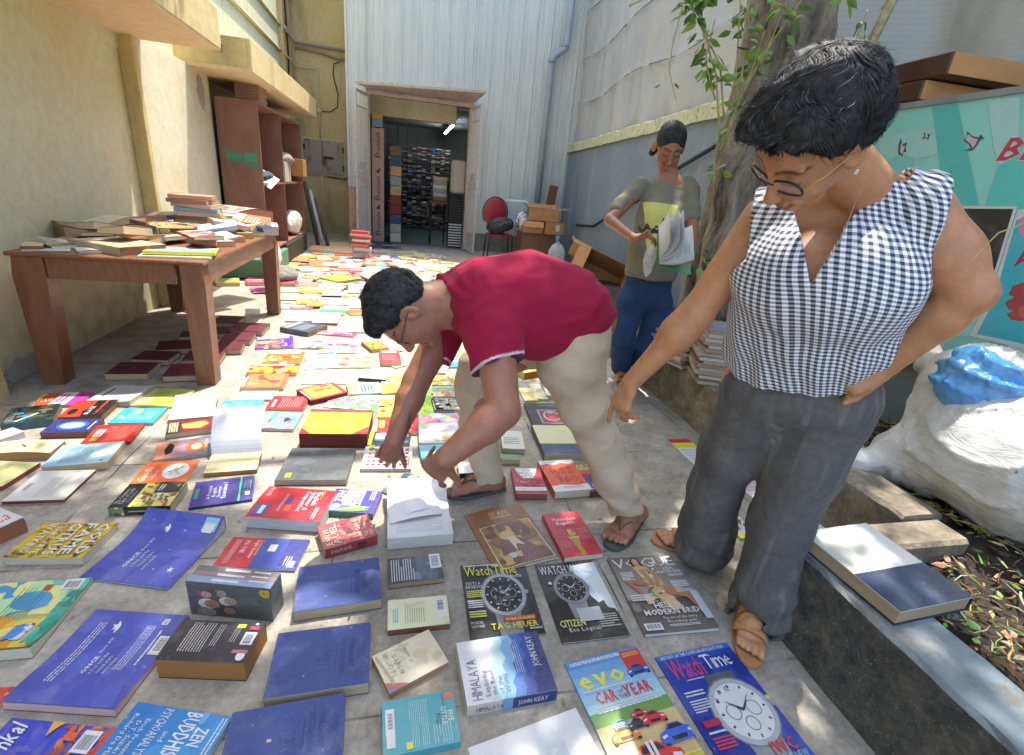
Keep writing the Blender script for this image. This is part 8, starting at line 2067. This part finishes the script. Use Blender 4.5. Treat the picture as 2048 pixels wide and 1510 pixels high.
# the tall wrapped roll with its lettering
pr_=empty("packaging_strip",(-.43,10.2,0),"tall pinkish carton strip with dark script lettering at the left doorjamb","carton")
m=MB();m.box(-.10,.115,0,.12,.02,2.02,lin('#b8968a'));m.build("board",MAT['matte'],pr_)
a=Art(2.0,.215,'#b8968a');ops=[]
for u in (.06,.38,.75):ops+=[('t','Premium',u,.70,.42,'#2c2420',{'w':.21,'k':.25}),('o',u+.02,.45,.02,.3,'#2c2420',.004),('e',u+.27,.6,.008,.12,'#2c2420'),('p',[(u+.25,.3),(u+.265,.5),(u+.25,.7),(u+.24,.5)],'#2c2420')]
a.run(ops,random.Random(1));m=MB()
for p,c,lay in a.P:
    p=clipbox(p,2.0,.215)
    if len(p)>2:m.add([(-.10+q[1],-.001-.0001*lay,.02+q[0]) for q in p],[tuple(range(len(p)))],c)
m.build("lettering",MAT['matte'],pr_)
m=MB();m.box(-.52,-.34,10.2,10.4,2.03,2.16,lin('#7c98b0'));tag(m.build("carton",MAT['matte']),"small blue carton atop the lettered strip","carton")
m=MB();m.box(-.52,-.34,10.2,10.4,2.162,2.25,lin('#c8a048'));tag(m.build("carton",MAT['matte']),"small yellow carton atop the blue one","carton")
m=MB();m.box(.90,1.16,10.05,10.30,.02,1.02,lin('#1c1c1e'))
for i in range(18):m.box(.905,1.155,10.04,10.0495,.05+i*.05,.075+i*.05,lin('#c8c8c4' if i<9 else '#3c3c40'))
tag(m.build("grille_box",MAT['matte']),"black speaker like rack with a slatted grille by the right gate leaf","rack")
m=MB();m.box(.92,1.20,10.06,10.28,1.025,1.62,lin('#b8aca0'),bev=.04);tag(m.build("cushion",MAT['matte']),"beige padded back rest standing on the black rack","cushion")
for i in range(6):m=MB();m.box(.62,.88,10.5,10.8,.86+.075*i,.93+.075*i,lin(('#8c6850','#c8c4b8','#9ca8a4','#d8d4c8','#a8a498','#c8b090')[i]));tag(m.build("book_bundle",MAT['pages']),"%s paper bundle beside the beige back rest" % ORD[i],"books","bundles stacked just inside the doorway")
m=MB();m.box(.56,.92,10.4,10.95,.80,.85,lin('#6c4c38'));m.box(.57,.60,10.42,10.46,.02,.80,lin('#2c2420'));m.box(.57,.60,10.88,10.92,.02,.80,lin('#2c2420'));m.box(.87,.90,10.88,10.92,.02,.80,lin('#2c2420'));tag(m.build("desk",MAT['matte']),"small dark desk inside the doorway","desk")
# chair, backpack, cabinet, cartons, bottle
ch_=empty("chair",(1.72,9.0,0),"red padded chair with black tube legs beside the doorway","chair")
M_red=plain("red_vinyl",'#a01c30',.4,var=.1);M_blk=plain("black_tube",'#1c1a1c',.4)
F_=Form();F_.ell((0,0,.43),(.24,.22,.04));F_.build("seat",M_red,.012,ch_);F_=Form();F_.ell((-.06,.22,.78),(.21,.035,.26));F_.build("backrest",M_red,.012,ch_)
m=MB();m.tube([(-.06+.225*cos(a),.225,.78+.27*sin(a)) for a in np.linspace(-.6,pi+.6,20)],.012,6);m.build("back_frame",M_blk,ch_,True)
for sx in (-1,1):
    for sy in (-1,1):m=MB();m.tube([(.20*sx,.18*sy,.42),(.23*sx,.21*sy,0)],.012,6);m.build("leg",M_blk,ch_,True)
M_pack=plain("black_nylon",'#2a2a2e',.6,var=.2,bump=.4,bd=.01);
blob("backpack",(1.70,8.88,.60),(.24,.16,.13),M_pack,"black backpack slumped on the red chair","backpack",.02,13,ax=[(1,0,.25),(0,1,0),(-.25,0,1)])
M_foil=plain("silver_foil",'#c8c8c8',.2,metal=.9,var=.3,bump=.8,bd=.02,scale=12);blob("foil_bag",(2.10,8.75,.70),(.14,.13,.16),M_foil,"crumpled silver foil bag leaning by the backpack","bag",.025,20)
cab=empty("cabinet",(2.38,8.9,0),"low brown wooden cabinet with a framed door under the cartons","cabinet")
m=MB();m.box(-.30,.30,-.2,.3,0,.53,lin('#7c4c34'),bev=.006);m.build("carcass",M_ply,cab);m=MB();m.box(-.24,.24,-.213,-.2005,.05,.48,lin('#96643f'));m.build("door",M_ply,cab)
M_card=plain("cardboard",'#b58455',.85,var=.12,scale=14)
def carton(loc,sz,rz,label,flaps=(),open_=True,rot=(0,0),lab=True):
    e=empty("carton",loc,label,"carton",None,rz);e.rotation_euler=(rot[0],rot[1],rz);X_,Y_,Z_=sz;t_=.004
    m=MB()
    for a in ((-X_,X_,-Y_,-Y_+t_,0,Z_),(-X_,X_,Y_-t_,Y_,0,Z_),(-X_,-X_+t_,-Y_+t_,Y_-t_,0,Z_),(X_-t_,X_,-Y_+t_,Y_-t_,0,Z_),(-X_+t_,X_-t_,-Y_+t_,Y_-t_,0,t_)):m.box(*a)
    if not open_:m.box(-X_+t_,X_-t_,-Y_+t_,Y_-t_,Z_-t_,Z_)
    m.build("box",M_card,e)
    for sd_,an,L in flaps:
        m=MB();w={'f':(X_,0),'b':(X_,0),'l':(Y_,0),'r':(Y_,0)}[sd_][0]
        m.box(-w,w,0,L,0,.004);rzz={'f':pi,'b':0,'l':pi/2,'r':-pi/2}[sd_];off={'f':(0,-Y_,Z_),'b':(0,Y_,Z_),'l':(-X_,0,Z_),'r':(X_,0,Z_)}[sd_]
        o=m.build("flap",M_card,e);o.matrix_local=Matrix.Translation(off)@ Matrix.Rotation(rzz,4,'Z')@ Matrix.Rotation(radians(an),4,'X')
    if lab:m=MB();m.box(X_*.1,X_*.5,-Y_-.002,-Y_-.0005,Z_*.3,Z_*.8,lin('#e4e0dc'));m.build("paper_label",MAT['print'],e)
    return e
carton((2.42,8.75,.74),(.26,.17,.20),-.12,"open carton with raised flaps on top of the carton pile",(('l',35,.14),('r',8,.18),('b',40,.1)),lab=False)
carton((2.24,8.72,.535),(.17,.15,.19),-.1,"brown carton on the left of the cabinet top",(('f',-50,.12),),lab=False)
carton((2.60,8.70,.535),(.17,.15,.20),.03,"brown carton with a white label on the cabinet's right",(),False)
carton((2.28,6.35,.46),(.12,.12,.17),-.35,"small taped carton with a white label balanced on other cartons",(('l',30,.05),),False,(.1,.35))
carton((2.42,5.9,.2),(.27,.20,.36),-.3,"large open carton tipped on its side behind the girl",(('l',-30,.16),('f',-20,.2)),True,(1.0,.35),False)
carton((2.32,6.1,.02),(.30,.25,.26),.2,"dark brown crushed carton at the bottom of the carton heap",(('f',-70,.16),('l',-60,.12)),True,(0,0),False)
carton((2.0,6.9,.01),(.20,.16,.30),.1,"brown carton standing on the floor by the bottle",(),True,(0,0),False)
for i,(y,c,n) in enumerate(((4.6,'#b8a848','yellow'),(4.65,'#d8d4c4','white'),(4.7,'#a83c34','red'))):make_book("book",(1.95,y,.01+.05*(2-i)+(.24 if i==0 else 0)*0),0,.30,.24,.045,c,(),"%s topped volume in the low pile behind the blue jeans" % n,group='low pile behind the blue jeans',tiny=True)
bt=empty("water_bottle",(2.36,7.5,0),"large clear water bottle with a blue cap beside the cabinet","bottle")
t=NT("clear_plastic");t.base((.75,.85,.88));t.set(Roughness=.1,Alpha=.35);m=MB();m.lathe([(0,0),(.13,.0),(.135,.05),(.13,.16),(.136,.2),(.13,.38),(.09,.46),(.03,.50),(.03,.54),(0,.54)],24);m.build("jug",t.m,bt,True)
m=MB();m.lathe([(0,.53),(.036,.53),(.036,.60),(0,.60)],16);m.build("cap",plain("blue_cap",'#4a90c0',.4),bt,True)
m=MB();m.box(1.86,2.32,9.45,9.75,.55,1.03,lin('#c8d4d4'),bev=.03);tag(m.build("appliance",MAT['matte']),"pale blue white plastic appliance behind the foil bag","appliance")
m=MB();m.T=Matrix.Translation((2.72,9.7,.3))@ Matrix.Rotation(.12,4,'Y');m.box(-.08,.08,-.02,.02,0,1.05,lin('#8c5c44'));tag(m.build("plank",MAT['matte']),"reddish plank leaning in the shed corner above the cartons","plank")
m=MB();P5=[(wx(y)-.04,y,z) for y,z in ((8.6,.72),(7.6,.78),(7.0,.95),(6.5,1.06),(5.9,1.22),(5.0,1.55),(4.2,1.75))];m.tube(P5,.02,8);tag(m.build("black_pipe",M_blk,None,True),"black flexible pipe climbing along the blue grey wall","pipe")
# book in the girl's hands
gb=D(1318,496,2.58);e=empty("open_book",gb,"open book with a green and red cover held by the reading girl","book");e.rotation_euler=(radians(38),radians(-12),radians(-28));e.scale=(1.25,1.2,1.2)
for i,(a0,th) in enumerate(((-.45,.016),(.25,.012),(.45,.012),(.75,.010))):
    m=MB();vs=[];fs=[]
    for j in range(9):
        t_=j/8;x=(t_*.135)*cos(a0+.5*t_)*(1 if i else 1);z=(t_*.135)*sin(a0+.5*t_)+.01*i
        vs+=[(x,-.10,z),(x,.10,z),(x,.10,z+th),(x,-.10,z+th)]
    for j in range(8):k=4*j;fs+=[(k,k+4,k+5,k+1),(k+3,k+2,k+6,k+7),(k,k+3,k+7,k+4),(k+1,k+5,k+6,k+2)]
    fs.append((32,35,34,33));m.add(vs,fs,lin('#e8e6d4'));m.build("leaves",MAT['pages'],e,True)
a=Art(.145,.21,'#4c8c54');a.run([('n',0,0,1,.6,10,['#5c9c5c','#3c7c4c','#a8b45c'],.2),('e',.8,.8,.3,.2,'#c83c44'),('l',.2,.2,.6,.3,2,'#e8e6c0',.6)],random.Random(3));m=MB();m.box(-.003,.142,-.105,.105,-.0125,-.0105,lin('#4c8c54'))
for p,c,lay in a.P:m.add([(q[0]-.003,q[1]-.105,-.0128-.0001*lay) for q in clipbox(p,.145,.21)],[tuple(range(len(p)))],c)
o=m.build("cover",MAT['print'],e);o.rotation_euler=(0,radians(25),0)
blob("plastic_bag",D(1300,520,2.62),(.03,.03,.09),NT("clear_bag").m,"clear plastic bag dangling from the reading girl's hand","bag",.012,30,res=.006)
bb=bpy.data.materials["clear_bag"].node_tree.nodes["Principled BSDF"];bb.inputs['Alpha'].default_value=.3;bb.inputs['Roughness'].default_value=.15;bb.inputs['Base Color'].default_value=(.9,.9,.88,1)
# stacks of magazines on the far kerb
def mstack(cx,cy,n,nm,rz,seed):
    r=random.Random(seed);z=.284;od=('lowest','second','third','fourth','fifth','sixth','seventh','eighth','ninth','tenth','eleventh','twelfth','thirteenth','fourteenth','fifteenth','sixteenth')
    for i in range(n):
        th=r.uniform(.010,.026);c=r.choice(['#d8ccc0','#b89c8c','#c8b8a0','#a08478','#cfc8d4','#b0aca8','#d8b8a8','#8c9cb8'])
        top=i==n-1;ops=auto('h',c,'#8c98a8 #c85c64 #b8b0b0 #5c6470',r) if top else ()
        make_book("magazine",(cx+r.uniform(-.014,.014),cy+r.uniform(-.014,.014),z),rz+r.uniform(-.08,.08),.215,.28,th,c,ops,"%s magazine from below in %s" % (od[i],nm),cat='magazine',group=nm,tiny=True,pages=r.choice(['#d0c0a4','#c8b494','#dccfb8','#b8a084','#cfc4b8']),curl=('u',wave(.001,r.uniform(0,.002))));z+=th+.0015
mstack(1.76,2.36,16,"the tall magazine stack on the stone kerb",-.35,5);mstack(1.72,2.68,9,"the short magazine stack behind the tall one",.3,9)
# two tone book on the near kerb
B('f','1615 1066 1728 1042 1941 1192 1797 1228',.045,'#dfe6cf',[('r',0,.58,1,1,'#303c5a'),('n',0,0,1,.56,6,['#d8e0c8','#e4ead6'],.25),('p',[(.30,.08),(.31,.08),(.36,.28),(.355,.28)],'#a8ac9c')],'large pale green and navy hardback lying on the kerb',z=.285,kind='hard',pages='#b09c80',spine='#2a3040',spside='R',group=None,back='#28304c')
# ---- tree
def bark():
    t=NT("fig_bark");v=t.coord((1,1,.35));c=t.ramp(t.noise(9,8,.72,v,.6),[(.36,(.05,.035,.025)),(.45,(.20,.15,.11)),(.56,(.33,.27,.21)),(.66,(.46,.40,.32))])
    c=t.mix(t.ramp(t.noise(2.2,4,.6,t.coord()),[(.45,0.0),(.65,.5)]),c,'#8a8478');t.base(c);t.set(Roughness=.9)
    t.bump(t.math('ADD',t.noise(14,7,.75,v,.8),t.math('MULTIPLY',t.noise(60,4,.7,t.coord((1,1,.4))),.3)),1.0,.03);return t.m
M_bark=bark();tr=empty("tree",(2.3,3.05,.2),"thick fig tree trunk with leafy side shoots behind the two people on the right","tree")
F_=Form();r=random.Random(8)
def tp_(t,o): # centre line of the trunk
    return V3((2.30-.22*t+o[0],3.06-.02*t+o[1],.15+t*3.4))
for i in range(15):
    a=2*pi*i/15+r.uniform(-.15,.15);pts=[];rs=[]
    for k in range(9):
        t_=k/8;R_=.185-.02*t_+.17*(1-t_)**3;aa=a+.5*sin(t_*3+i)+r.uniform(-.08,.08);pts.append(tp_(t_,(R_*cos(aa),R_*.9*sin(aa))));rs.append(r.uniform(.035,.075)*(1-.1*t_))
    F_.chain(pts,rs,.018)
F_.chain([tp_(k/8,(0,0)) for k in range(9)],[.26,.22,.19,.18,.17,.17,.17,.17,.17],.03)
F_.chain([V3((2.36,2.85,1.5)),V3((2.33,2.86,2.2)),V3((2.30,2.88,3.4))],[.03,.035,.04],.02)
F_.disp=lambda P:.020*wob(P*np.array([1,1,.4]),17,8,2)+.010*np.abs(wob(P*np.array([1,1,.5]),38,8,6))
place(F_.build("trunk",M_bark,.012,None),tr)
m=MB();m.tube([(2.30,2.55,1.9),(2.34,2.5,2.2),(2.40,2.45,2.6),(2.5,2.45,3.4)],[.022,.024,.026,.03],10)
for i in range(26):z=1.95+i*.05;x=2.305+(z-1.9)*.13;m.tube([(x+.02*sin(i*2.1),2.53+.02*cos(i*1.7),z),(x+.034*sin(i*2.1),2.53+.034*cos(i*1.7)-.01,z+.03)],[.012,.004],6)
o=m.build("branch",plain("knobbly_green_bark",'#a8a07c',.8,var=.4,scale=40,bump=.6),None,True);place(o,tr)
# shoots with leaves
t=NT("fig_leaf");a=t.n("ShaderNodeAttribute");a.attribute_name="Col";t.l(a.outputs[0],t.b.inputs['Base Color']);t.set(Roughness=.4)
tl=t.n("ShaderNodeBsdfTranslucent");t.l(a.outputs[0],tl.inputs[0]);ms=t.n("ShaderNodeMixShader");ms.inputs[0].default_value=.4;t.l(t.b.outputs[0],ms.inputs[1]);t.l(tl.outputs[0],ms.inputs[2]);t.l(ms.outputs[0],t.out.inputs[0]);M_leaf=t.m
def leaf(m,p,d,n,L,c):
    d,n=V3(d),V3(n);s_=np.cross(d,n);s_ /= np.linalg.norm(s_)+1e-9;n=np.cross(s_,d)
    q=[p,p+d*L*.3+s_*L*.26-n*L*.03,p+d*L*.65+s_*L*.22-n*L*.06,p+d*L*1.08-n*L*.16,p+d*L*.65-s_*L*.22-n*L*.06,p+d*L*.3-s_*L*.26-n*L*.03,p+d*L*.35+n*L*.03,p+d*L*.7+n*L*.01]
    m.add([tuple(v) for v in q],[(0,1,6),(1,2,7,6),(2,3,7),(0,6,5),(6,7,4,5),(7,3,4)],c)
M_twig=plain("pale_green_stem",'#a89c5c',.6,var=.2)
rs_=np.random.RandomState(4);GR=['#5c7c34','#7c9c48','#486a2c','#8cac50','#6c8c40','#a0b860']
lv=MB()
def shoot(pts,n,L=.062,r0=.006):
    m=MB();pts=[V3(p) for p in pts];K=10;P=[lerp(pts[min(int(u),len(pts)-2)],pts[min(int(u),len(pts)-2)+1],u-min(int(u),len(pts)-2)) for u in np.linspace(0,len(pts)-1,K)]
    m.tube([tuple(p) for p in P],[r0*(1-.6*i/K) for i in range(K)],5);place(m.build("shoot",M_twig,None,True),tr)
    for i in range(n):
        u=rs_.uniform(.25,1);p=lerp(pts[0],pts[-1],u) if len(pts)==2 else P[int(u*(K-1))]
        d=rs_.normal(size=3);d[2]=-abs(d[2])*.5-.1;d /= np.linalg.norm(d);q=p+d*rs_.uniform(.01,.06)
        leaf(lv,q,d,unit(rs_.normal(size=3)+np.array([-.6,-.8,1.2])),L*rs_.uniform(.6,1.35),lin(GR[rs_.randint(6)]))
A=lambda px,py,y=2.72:aty(px,py,y)
for p,n in (([A(1440,285),A(1432,150),A(1400,40),A(1385,-30)],34),([A(1468,190),A(1476,90),A(1482,-20)],14),([A(1480,180),A(1495,60),A(1500,-30)],14),([A(1485,185),A(1540,90),A(1610,-10)],14),([A(1470,195),A(1530,110),A(1575,0)],12),([A(1448,240),A(1440,130),A(1385,20),A(1350,-30)],24),
             ([A(1440,300),A(1470,230),A(1500,190)],10),([A(1500,-20),A(1560,10),A(1600,30)],10),([A(1440,350),A(1430,330),A(1425,300)],5),([A(1450,330),A(1430,340),A(1440,350)],4),([A(1412,470,2.68),A(1405,500,2.68),A(1398,560,2.68)],9),([A(1400,10),A(1420,-30)],20),([A(1455,260),A(1500,150),A(1530,60)],16),([A(1430,200),A(1410,120),A(1430,40)],16),([A(1712,80,2.5),A(1735,20,2.5)],5),([A(1700,20,2.5),A(1690,-20,2.5)],5)):
    shoot(p,n)
shoot([A(1370,-5,2.6),A(1345,90,2.6),A(1338,140,2.6),A(1352,200,2.6)],2,.03,.004);shoot([A(1258,12,2.6),A(1300,-8,2.6),A(1340,-30,2.6)],0,.03,.004)
place(lv.build("side_leaves",M_leaf),tr)
# crown overhead, out of the picture, whose gaps let the sun through in patches
cr=MB();rc=np.random.RandomState(12)
cl=[]
for i in range(105):
    cl.append((rc.uniform(-1.6,3.6),rc.uniform(.6,4.6),rc.uniform(4.2,6.6),rc.uniform(.22,.5)))
cl=[c for c in cl if not (-.9<c[0]<1.75 and 3.35<c[1]<5.2)]
for cx,cy,cz,R_ in cl:
    for k in range(int(150*R_/.35)):
        d=rc.normal(size=3);d *= R_*rc.uniform(.3,1)**.5/np.linalg.norm(d);p=np.array([cx,cy,cz])+d
        q=unit(rc.normal(size=3));leaf(cr,p,q,unit(rc.normal(size=3)+np.array([0,0,1.5])),.13,lin(GR[rc.randint(6)]))
place(cr.build("crown",M_leaf),tr)
m=MB()
for i in range(9):a=i*.7;m.tube([(2.2,3.08,3.4),(2.2+.7*cos(a),3.1+.6*sin(a),4.3),(2.0+1.9*cos(a),2.9+1.5*sin(a),5.2)],[.13,.07,.02],7)
place(m.build("limb",M_bark,None,True),tr)
# ---- leaf litter
m=MB();r=random.Random(6);LC=['#a8946a','#8c6c48','#c8b888','#7c8c48','#b8b070','#6c5034','#9cac58','#d0c49c','#5c4430','#a07850']
for i in range(6500):
    y=r.uniform(-.3,3.2);x=r.uniform(1.36 if y<.94 else 1.88,2.52);h=.235+.018*sin(x*9+y*3)+.012*sin(y*11+x*5);a=r.uniform(0,6.28);c=lin(r.choice(LC));c=tuple(q*r.uniform(.3,1) for q in c);L=r.uniform(.008,.05);k=r.uniform(0,.012)
    if i % 3==0:leaf(m,np.array([x,y,h+k]),(cos(a),sin(a),r.uniform(-.2,.3)),(r.uniform(-.5,.5),r.uniform(-.5,.5),1),L*.9,c)
    else:
        w=r.uniform(.0008,.0035);dx,dy=cos(a),sin(a);b=r.uniform(-.5,.5);ex_,ey=cos(a+b),sin(a+b)
        m.add([(x-dy*w,y+dx*w,h+k),(x+dy*w,y-dx*w,h+k),(x+dx*L+dy*w,y+dy*L-dx*w,h+k+.004),(x+dx*L-dy*w,y+dy*L+dx*w,h+k+.006),(x+dx*L+ex_*L+ey*w*.4,y+dy*L+ey*L-ex_*w*.4,h+k),(x+dx*L+ex_*L-ey*w*.4,y+dy*L+ey*L+ex_*w*.4,h+k+.002)],[(0,1,2,3),(3,2,4,5)],c)
tag(m.build("leaf_litter",MAT['matte']),"dry and green fallen leaves covering the planter soil","leaves",kind='stuff')
m=MB()
for i in range(420):
    y=r.uniform(.5,6);x=r.choice([r.uniform(-1.99,-1.9),r.uniform(1.58,1.66),r.uniform(-1.9,1.6)]);L=r.uniform(.004,.014);a=r.uniform(0,6.28)
    m.add([(x-cos(a)*L,y-sin(a)*L,.003),(x-sin(a)*L*.4,y+cos(a)*L*.4,.006),(x+cos(a)*L,y+sin(a)*L,.004),(x+sin(a)*L*.4,y-cos(a)*L*.4,.003)],[(0,1,2,3)],lin(r.choice(LC)))
tag(m.build("floor_litter",MAT['matte']),"scattered crumbs of dry leaf on the paving","litter",kind='stuff')
# ---- banner board and flat cartons on the low wall
BX=2.50;bn=empty("banner",(BX,1.6,.585),"turquoise framed book fair banner leaning on the wall behind the patterned top","banner")
m=MB();m.box(BX,BX+.02,.5,2.62,.585,1.784);place(m.build("board",plain("turquoise_print",'#8fd4cc',.5,var=.08,scale=3)),bn)
M_al=plain("grey_aluminium",'#8c949c',.4,metal=.5)
for a in ((BX-.012,BX-.0005,.48,2.64,1.762,1.79),(BX-.012,BX-.0005,.48,2.64,.575,.60),(BX-.012,BX-.0005,2.62,2.64,.6005,1.7615)):m=MB();m.box(*a);place(m.build("frame",M_al),bn)
def P2(px,py):v=atx(px,py,BX);return (2.62-v.y,1.784-v.z)
a=Art(2.12,1.2,'#8fd4cc')
def pl(L,c):
    a.n+=1;pts=[P2(*p) for p in L];tr_=tessellate_polygon([[Vector((p[0],p[1],0)) for p in pts]])
    for t_ in tr_:a.poly([pts[i] for i in t_],c)
rn2=random.Random(2)
a.run([('n',0,0,1,1,50,['#a4dcd2','#84cec8','#9ad8d0','#b8e4dc','#74c8c4'],.05)],rn2)
pl([(1865,215),(1915,207),(1960,420),(1940,560),(1900,470),(1880,330)],'#4fc0bc');pl([(1975,200),(2040,195),(2040,460),(1990,300)],'#a8dcd8');pl([(1960,440),(2000,330),(2060,300),(2060,640),(1960,620)],'#5cc8c8')
nv='#2c4460'
pl([(1935,262),(1945,272),(1958,275),(1962,269),(1970,277),(1960,281),(1954,292),(1945,301),(1930,302),(1942,296),(1938,288),(1927,281),(1934,275)],nv);pl([(1937,268),(1946,276),(1957,278),(1952,289),(1946,296),(1941,286),(1932,280)],'#e8b8c8')
pl([(1802,276),(1806,290),(1815,284),(1812,296),(1814,304),(1808,304),(1806,313),(1797,308),(1798,290)],nv);pl([(1803,285),(1807,293),(1811,290),(1809,300),(1805,309),(1801,304)],'#e8b8c8')
pl([(1849,263),(1853,270),(1862,267),(1859,273),(1858,280),(1852,276),(1844,279),(1849,273)],nv);pl([(1851,269),(1857,271),(1856,276),(1851,274)],'#b8e4dc')
def txt(s,px,py,hpx,wpx,c,k=0,b=1):
    u,v=P2(px,py);u2,v2=P2(px,py-hpx);u3,_=P2(px+wpx,py);p,w=text_polys(s,b);S_=v-v2;sx=(u3-u)/(w*S_);a.n+=1
    for q in p:a.poly([(u+x*S_*sx+y*S_*k,v-y*S_) for x,y in q],c)
txt('BEST',1991,322,44,190,W_,.25);txt('BEST',1993,321,42,190,'#c42c5c',.25)
pl([(1900,412),(2036,413),(1990,560),(1940,640),(1880,625),(1800,612),(1800,500)],W_);pl([(1903,417),(2028,418),(1985,560),(1935,633),(1880,620),(1803,607),(1805,500)],'#26282c')
pl([(1850,530),(1885,545),(1880,575),(1845,565)],'#4c7a3c');txt('COLLE',1838,578,11,70,'#b8c890');txt('DOOR',1832,600,15,62,'#b8c890');txt('AND RISES NIGHT',1836,612,5,60,W_)
pl([(2037,420),(2060,416),(2060,700),(1940,672),(1980,600)],'#d8eeec');pl([(2034,440),(2060,430),(2060,690),(1955,668),(1990,600)],'#3cb4c8');pl([(2038,440),(2060,425),(2060,480),(2042,470)],'#e088ac')
txt('V',2014,530,42,36,'#a8284c',.5);pl([(2048,565),(2026,572),(2018,590),(2030,594),(2011,605),(2018,618),(2028,622),(2014,628),(2024,640),(2040,642),(2060,640),(2060,560)],'#a84444');pl([(2038,615),(2048,610),(2060,615),(2060,640),(2042,636)],'#c85c54')
m=MB()
for p,c,lay in a.P:
    p=clipbox(p,2.12,1.2)
    if len(p)>2:m.add([(BX-.0006-.0001*lay,2.62-q[0],1.784-q[1]) for q in p],[tuple(range(len(p)))],c)
place(m.build("artwork",MAT['print']),bn)
M_brn=plain("brown_shiny_carton",'#4c2c20',.45,var=.25,scale=6);M_tanc=plain("tan_carton_end",'#c8915c',.8,var=.1,scale=12)
for i,(z0,z1,ya,lab) in enumerate(((1.795,1.885,2.30,"lower flat brown carton lying on the wall above the banner"),(1.888,1.985,2.20,"upper flat brown carton lying on the wall above the banner"))):
    e=empty("carton",(2.49,ya,z0),lab,"carton","flat cartons on the wall",-.04);m=MB();m.box(0,.95,.006,.72,0,z1-z0,bev=.006);m.build("box",M_brn,e);m=MB();m.box(.006,.945,-.002,.0055,.004,z1-z0-.004);m.build("end_flap",M_tanc,e)
m=MB();m.tube([D(2060,438,1.0),D(2030,455,.98),D(1998,465,.965),D(1972,490,.955),D(1952,512,.95),D(1940,523,.945)],[.0014,.0014,.0013,.0012,.0011,.0006],6);m.tube([D(1952,512,.95),D(1958,519,.95)],[.001,.0004],5);tag(m.build('twig',M_twig,None,True),'thin pale curved twig hanging in front of the bent elbow','twig')
# ---- sack and blue bag on the litter
def sack_mat():
    t=NT("dirty_white_woven_sack");v=t.coord();c=t.mix(t.ramp(t.noise(3,6,.65,v),[(.4,0.0),(.7,1.0)]),'#d6d3ce','#bfb6a6');c=t.mix(t.ramp(t.noise(38,4,.75,t.coord((1,1,2))),[(.66,0.0),(.70,.9)]),c,'#5c4c3c');c=t.mix(t.ramp(t.noise(7,6,.8,t.coord((1,1,2.5))),[(.55,0.0),(.75,.4)]),c,'#a89a84');t.base(c);t.set(Roughness=.5);t.bump(t.math('ADD',t.noise(9,8,.7,t.coord((1,.7,2.2)),2.2),t.math('MULTIPLY',t.noise(260,2,.5,v),.06)),0.5,.03);return t.m
F_=Form();F_.ell((2.19,1.08,.46),(.33,.38,.27),None,.06);F_.ell((2.20,1.36,.62),(.20,.17,.20),None,.12);F_.ell((2.22,.80,.40),(.27,.28,.19),None,.10);F_.ell((1.98,1.36,.33),(.10,.12,.11),None,.10);F_.cone((1.84,1.40,.30),(1.74,1.50,.30),.05,.02,.05);F_.cone((2.20,1.56,.68),(2.30,1.68,.76),.05,.03,.04)
def sdisp(P):
    b=P[:,2]*26+P[:,1]*9+2.4*wob(P,4,6,1);f1=np.abs(np.sin(b*.7))-.5
    q=P-np.array([2.3,1.35,.78]);an=np.arctan2(q[:,1],-q[:,0])+.6*q[:,2];return .006*f1*sstep(.25,.6,P[:,2])+.014*(np.abs(np.sin(an*6.5+1.6*wob(P,4,6,2)))-.5)+.006*(np.abs(np.sin(an*17+2.5*wob(P,6,6,7)))-.5)-.009*np.clip(1-3*np.abs(wob(P*np.array([1,.6,1.8]),9,5,3)),0,1)-.004*np.clip(1-3*np.abs(wob(P,26,5,5)),0,1)
F_.disp=sdisp;F_.half((0,0,.225),(0,0,-1),.01)
tag(F_.build("sack",sack_mat(),.009,None),"big dirty white woven sack slumped on the leaf litter","sack")
t=NT("blue_polythene");t.base(lin('#4c9ae0'));t.set(Roughness=.18,Alpha=.86);t.b.inputs['Coat Weight'].default_value=.5;t.bump(t.noise(16,4,.6,t.coord(),1.5),.5,.02)
F_=Form();F_.ell(D(1945,765,1.80),(.11,.12,.13),None,.05);F_.ell(D(2005,790,1.76),(.10,.10,.11),None,.05);F_.ell(D(2040,860,1.72),(.16,.18,.05),None,.05)
F_.disp=lambda P:.022*(np.abs(np.sin(P[:,2]*30+P[:,0]*22+2*wob(P,9,6)))-.5)+.008*wob(P,48,8,2)
tag(F_.build("plastic_bag",t.m,.007,None),"scrunched translucent blue plastic bag on the white sack","bag")
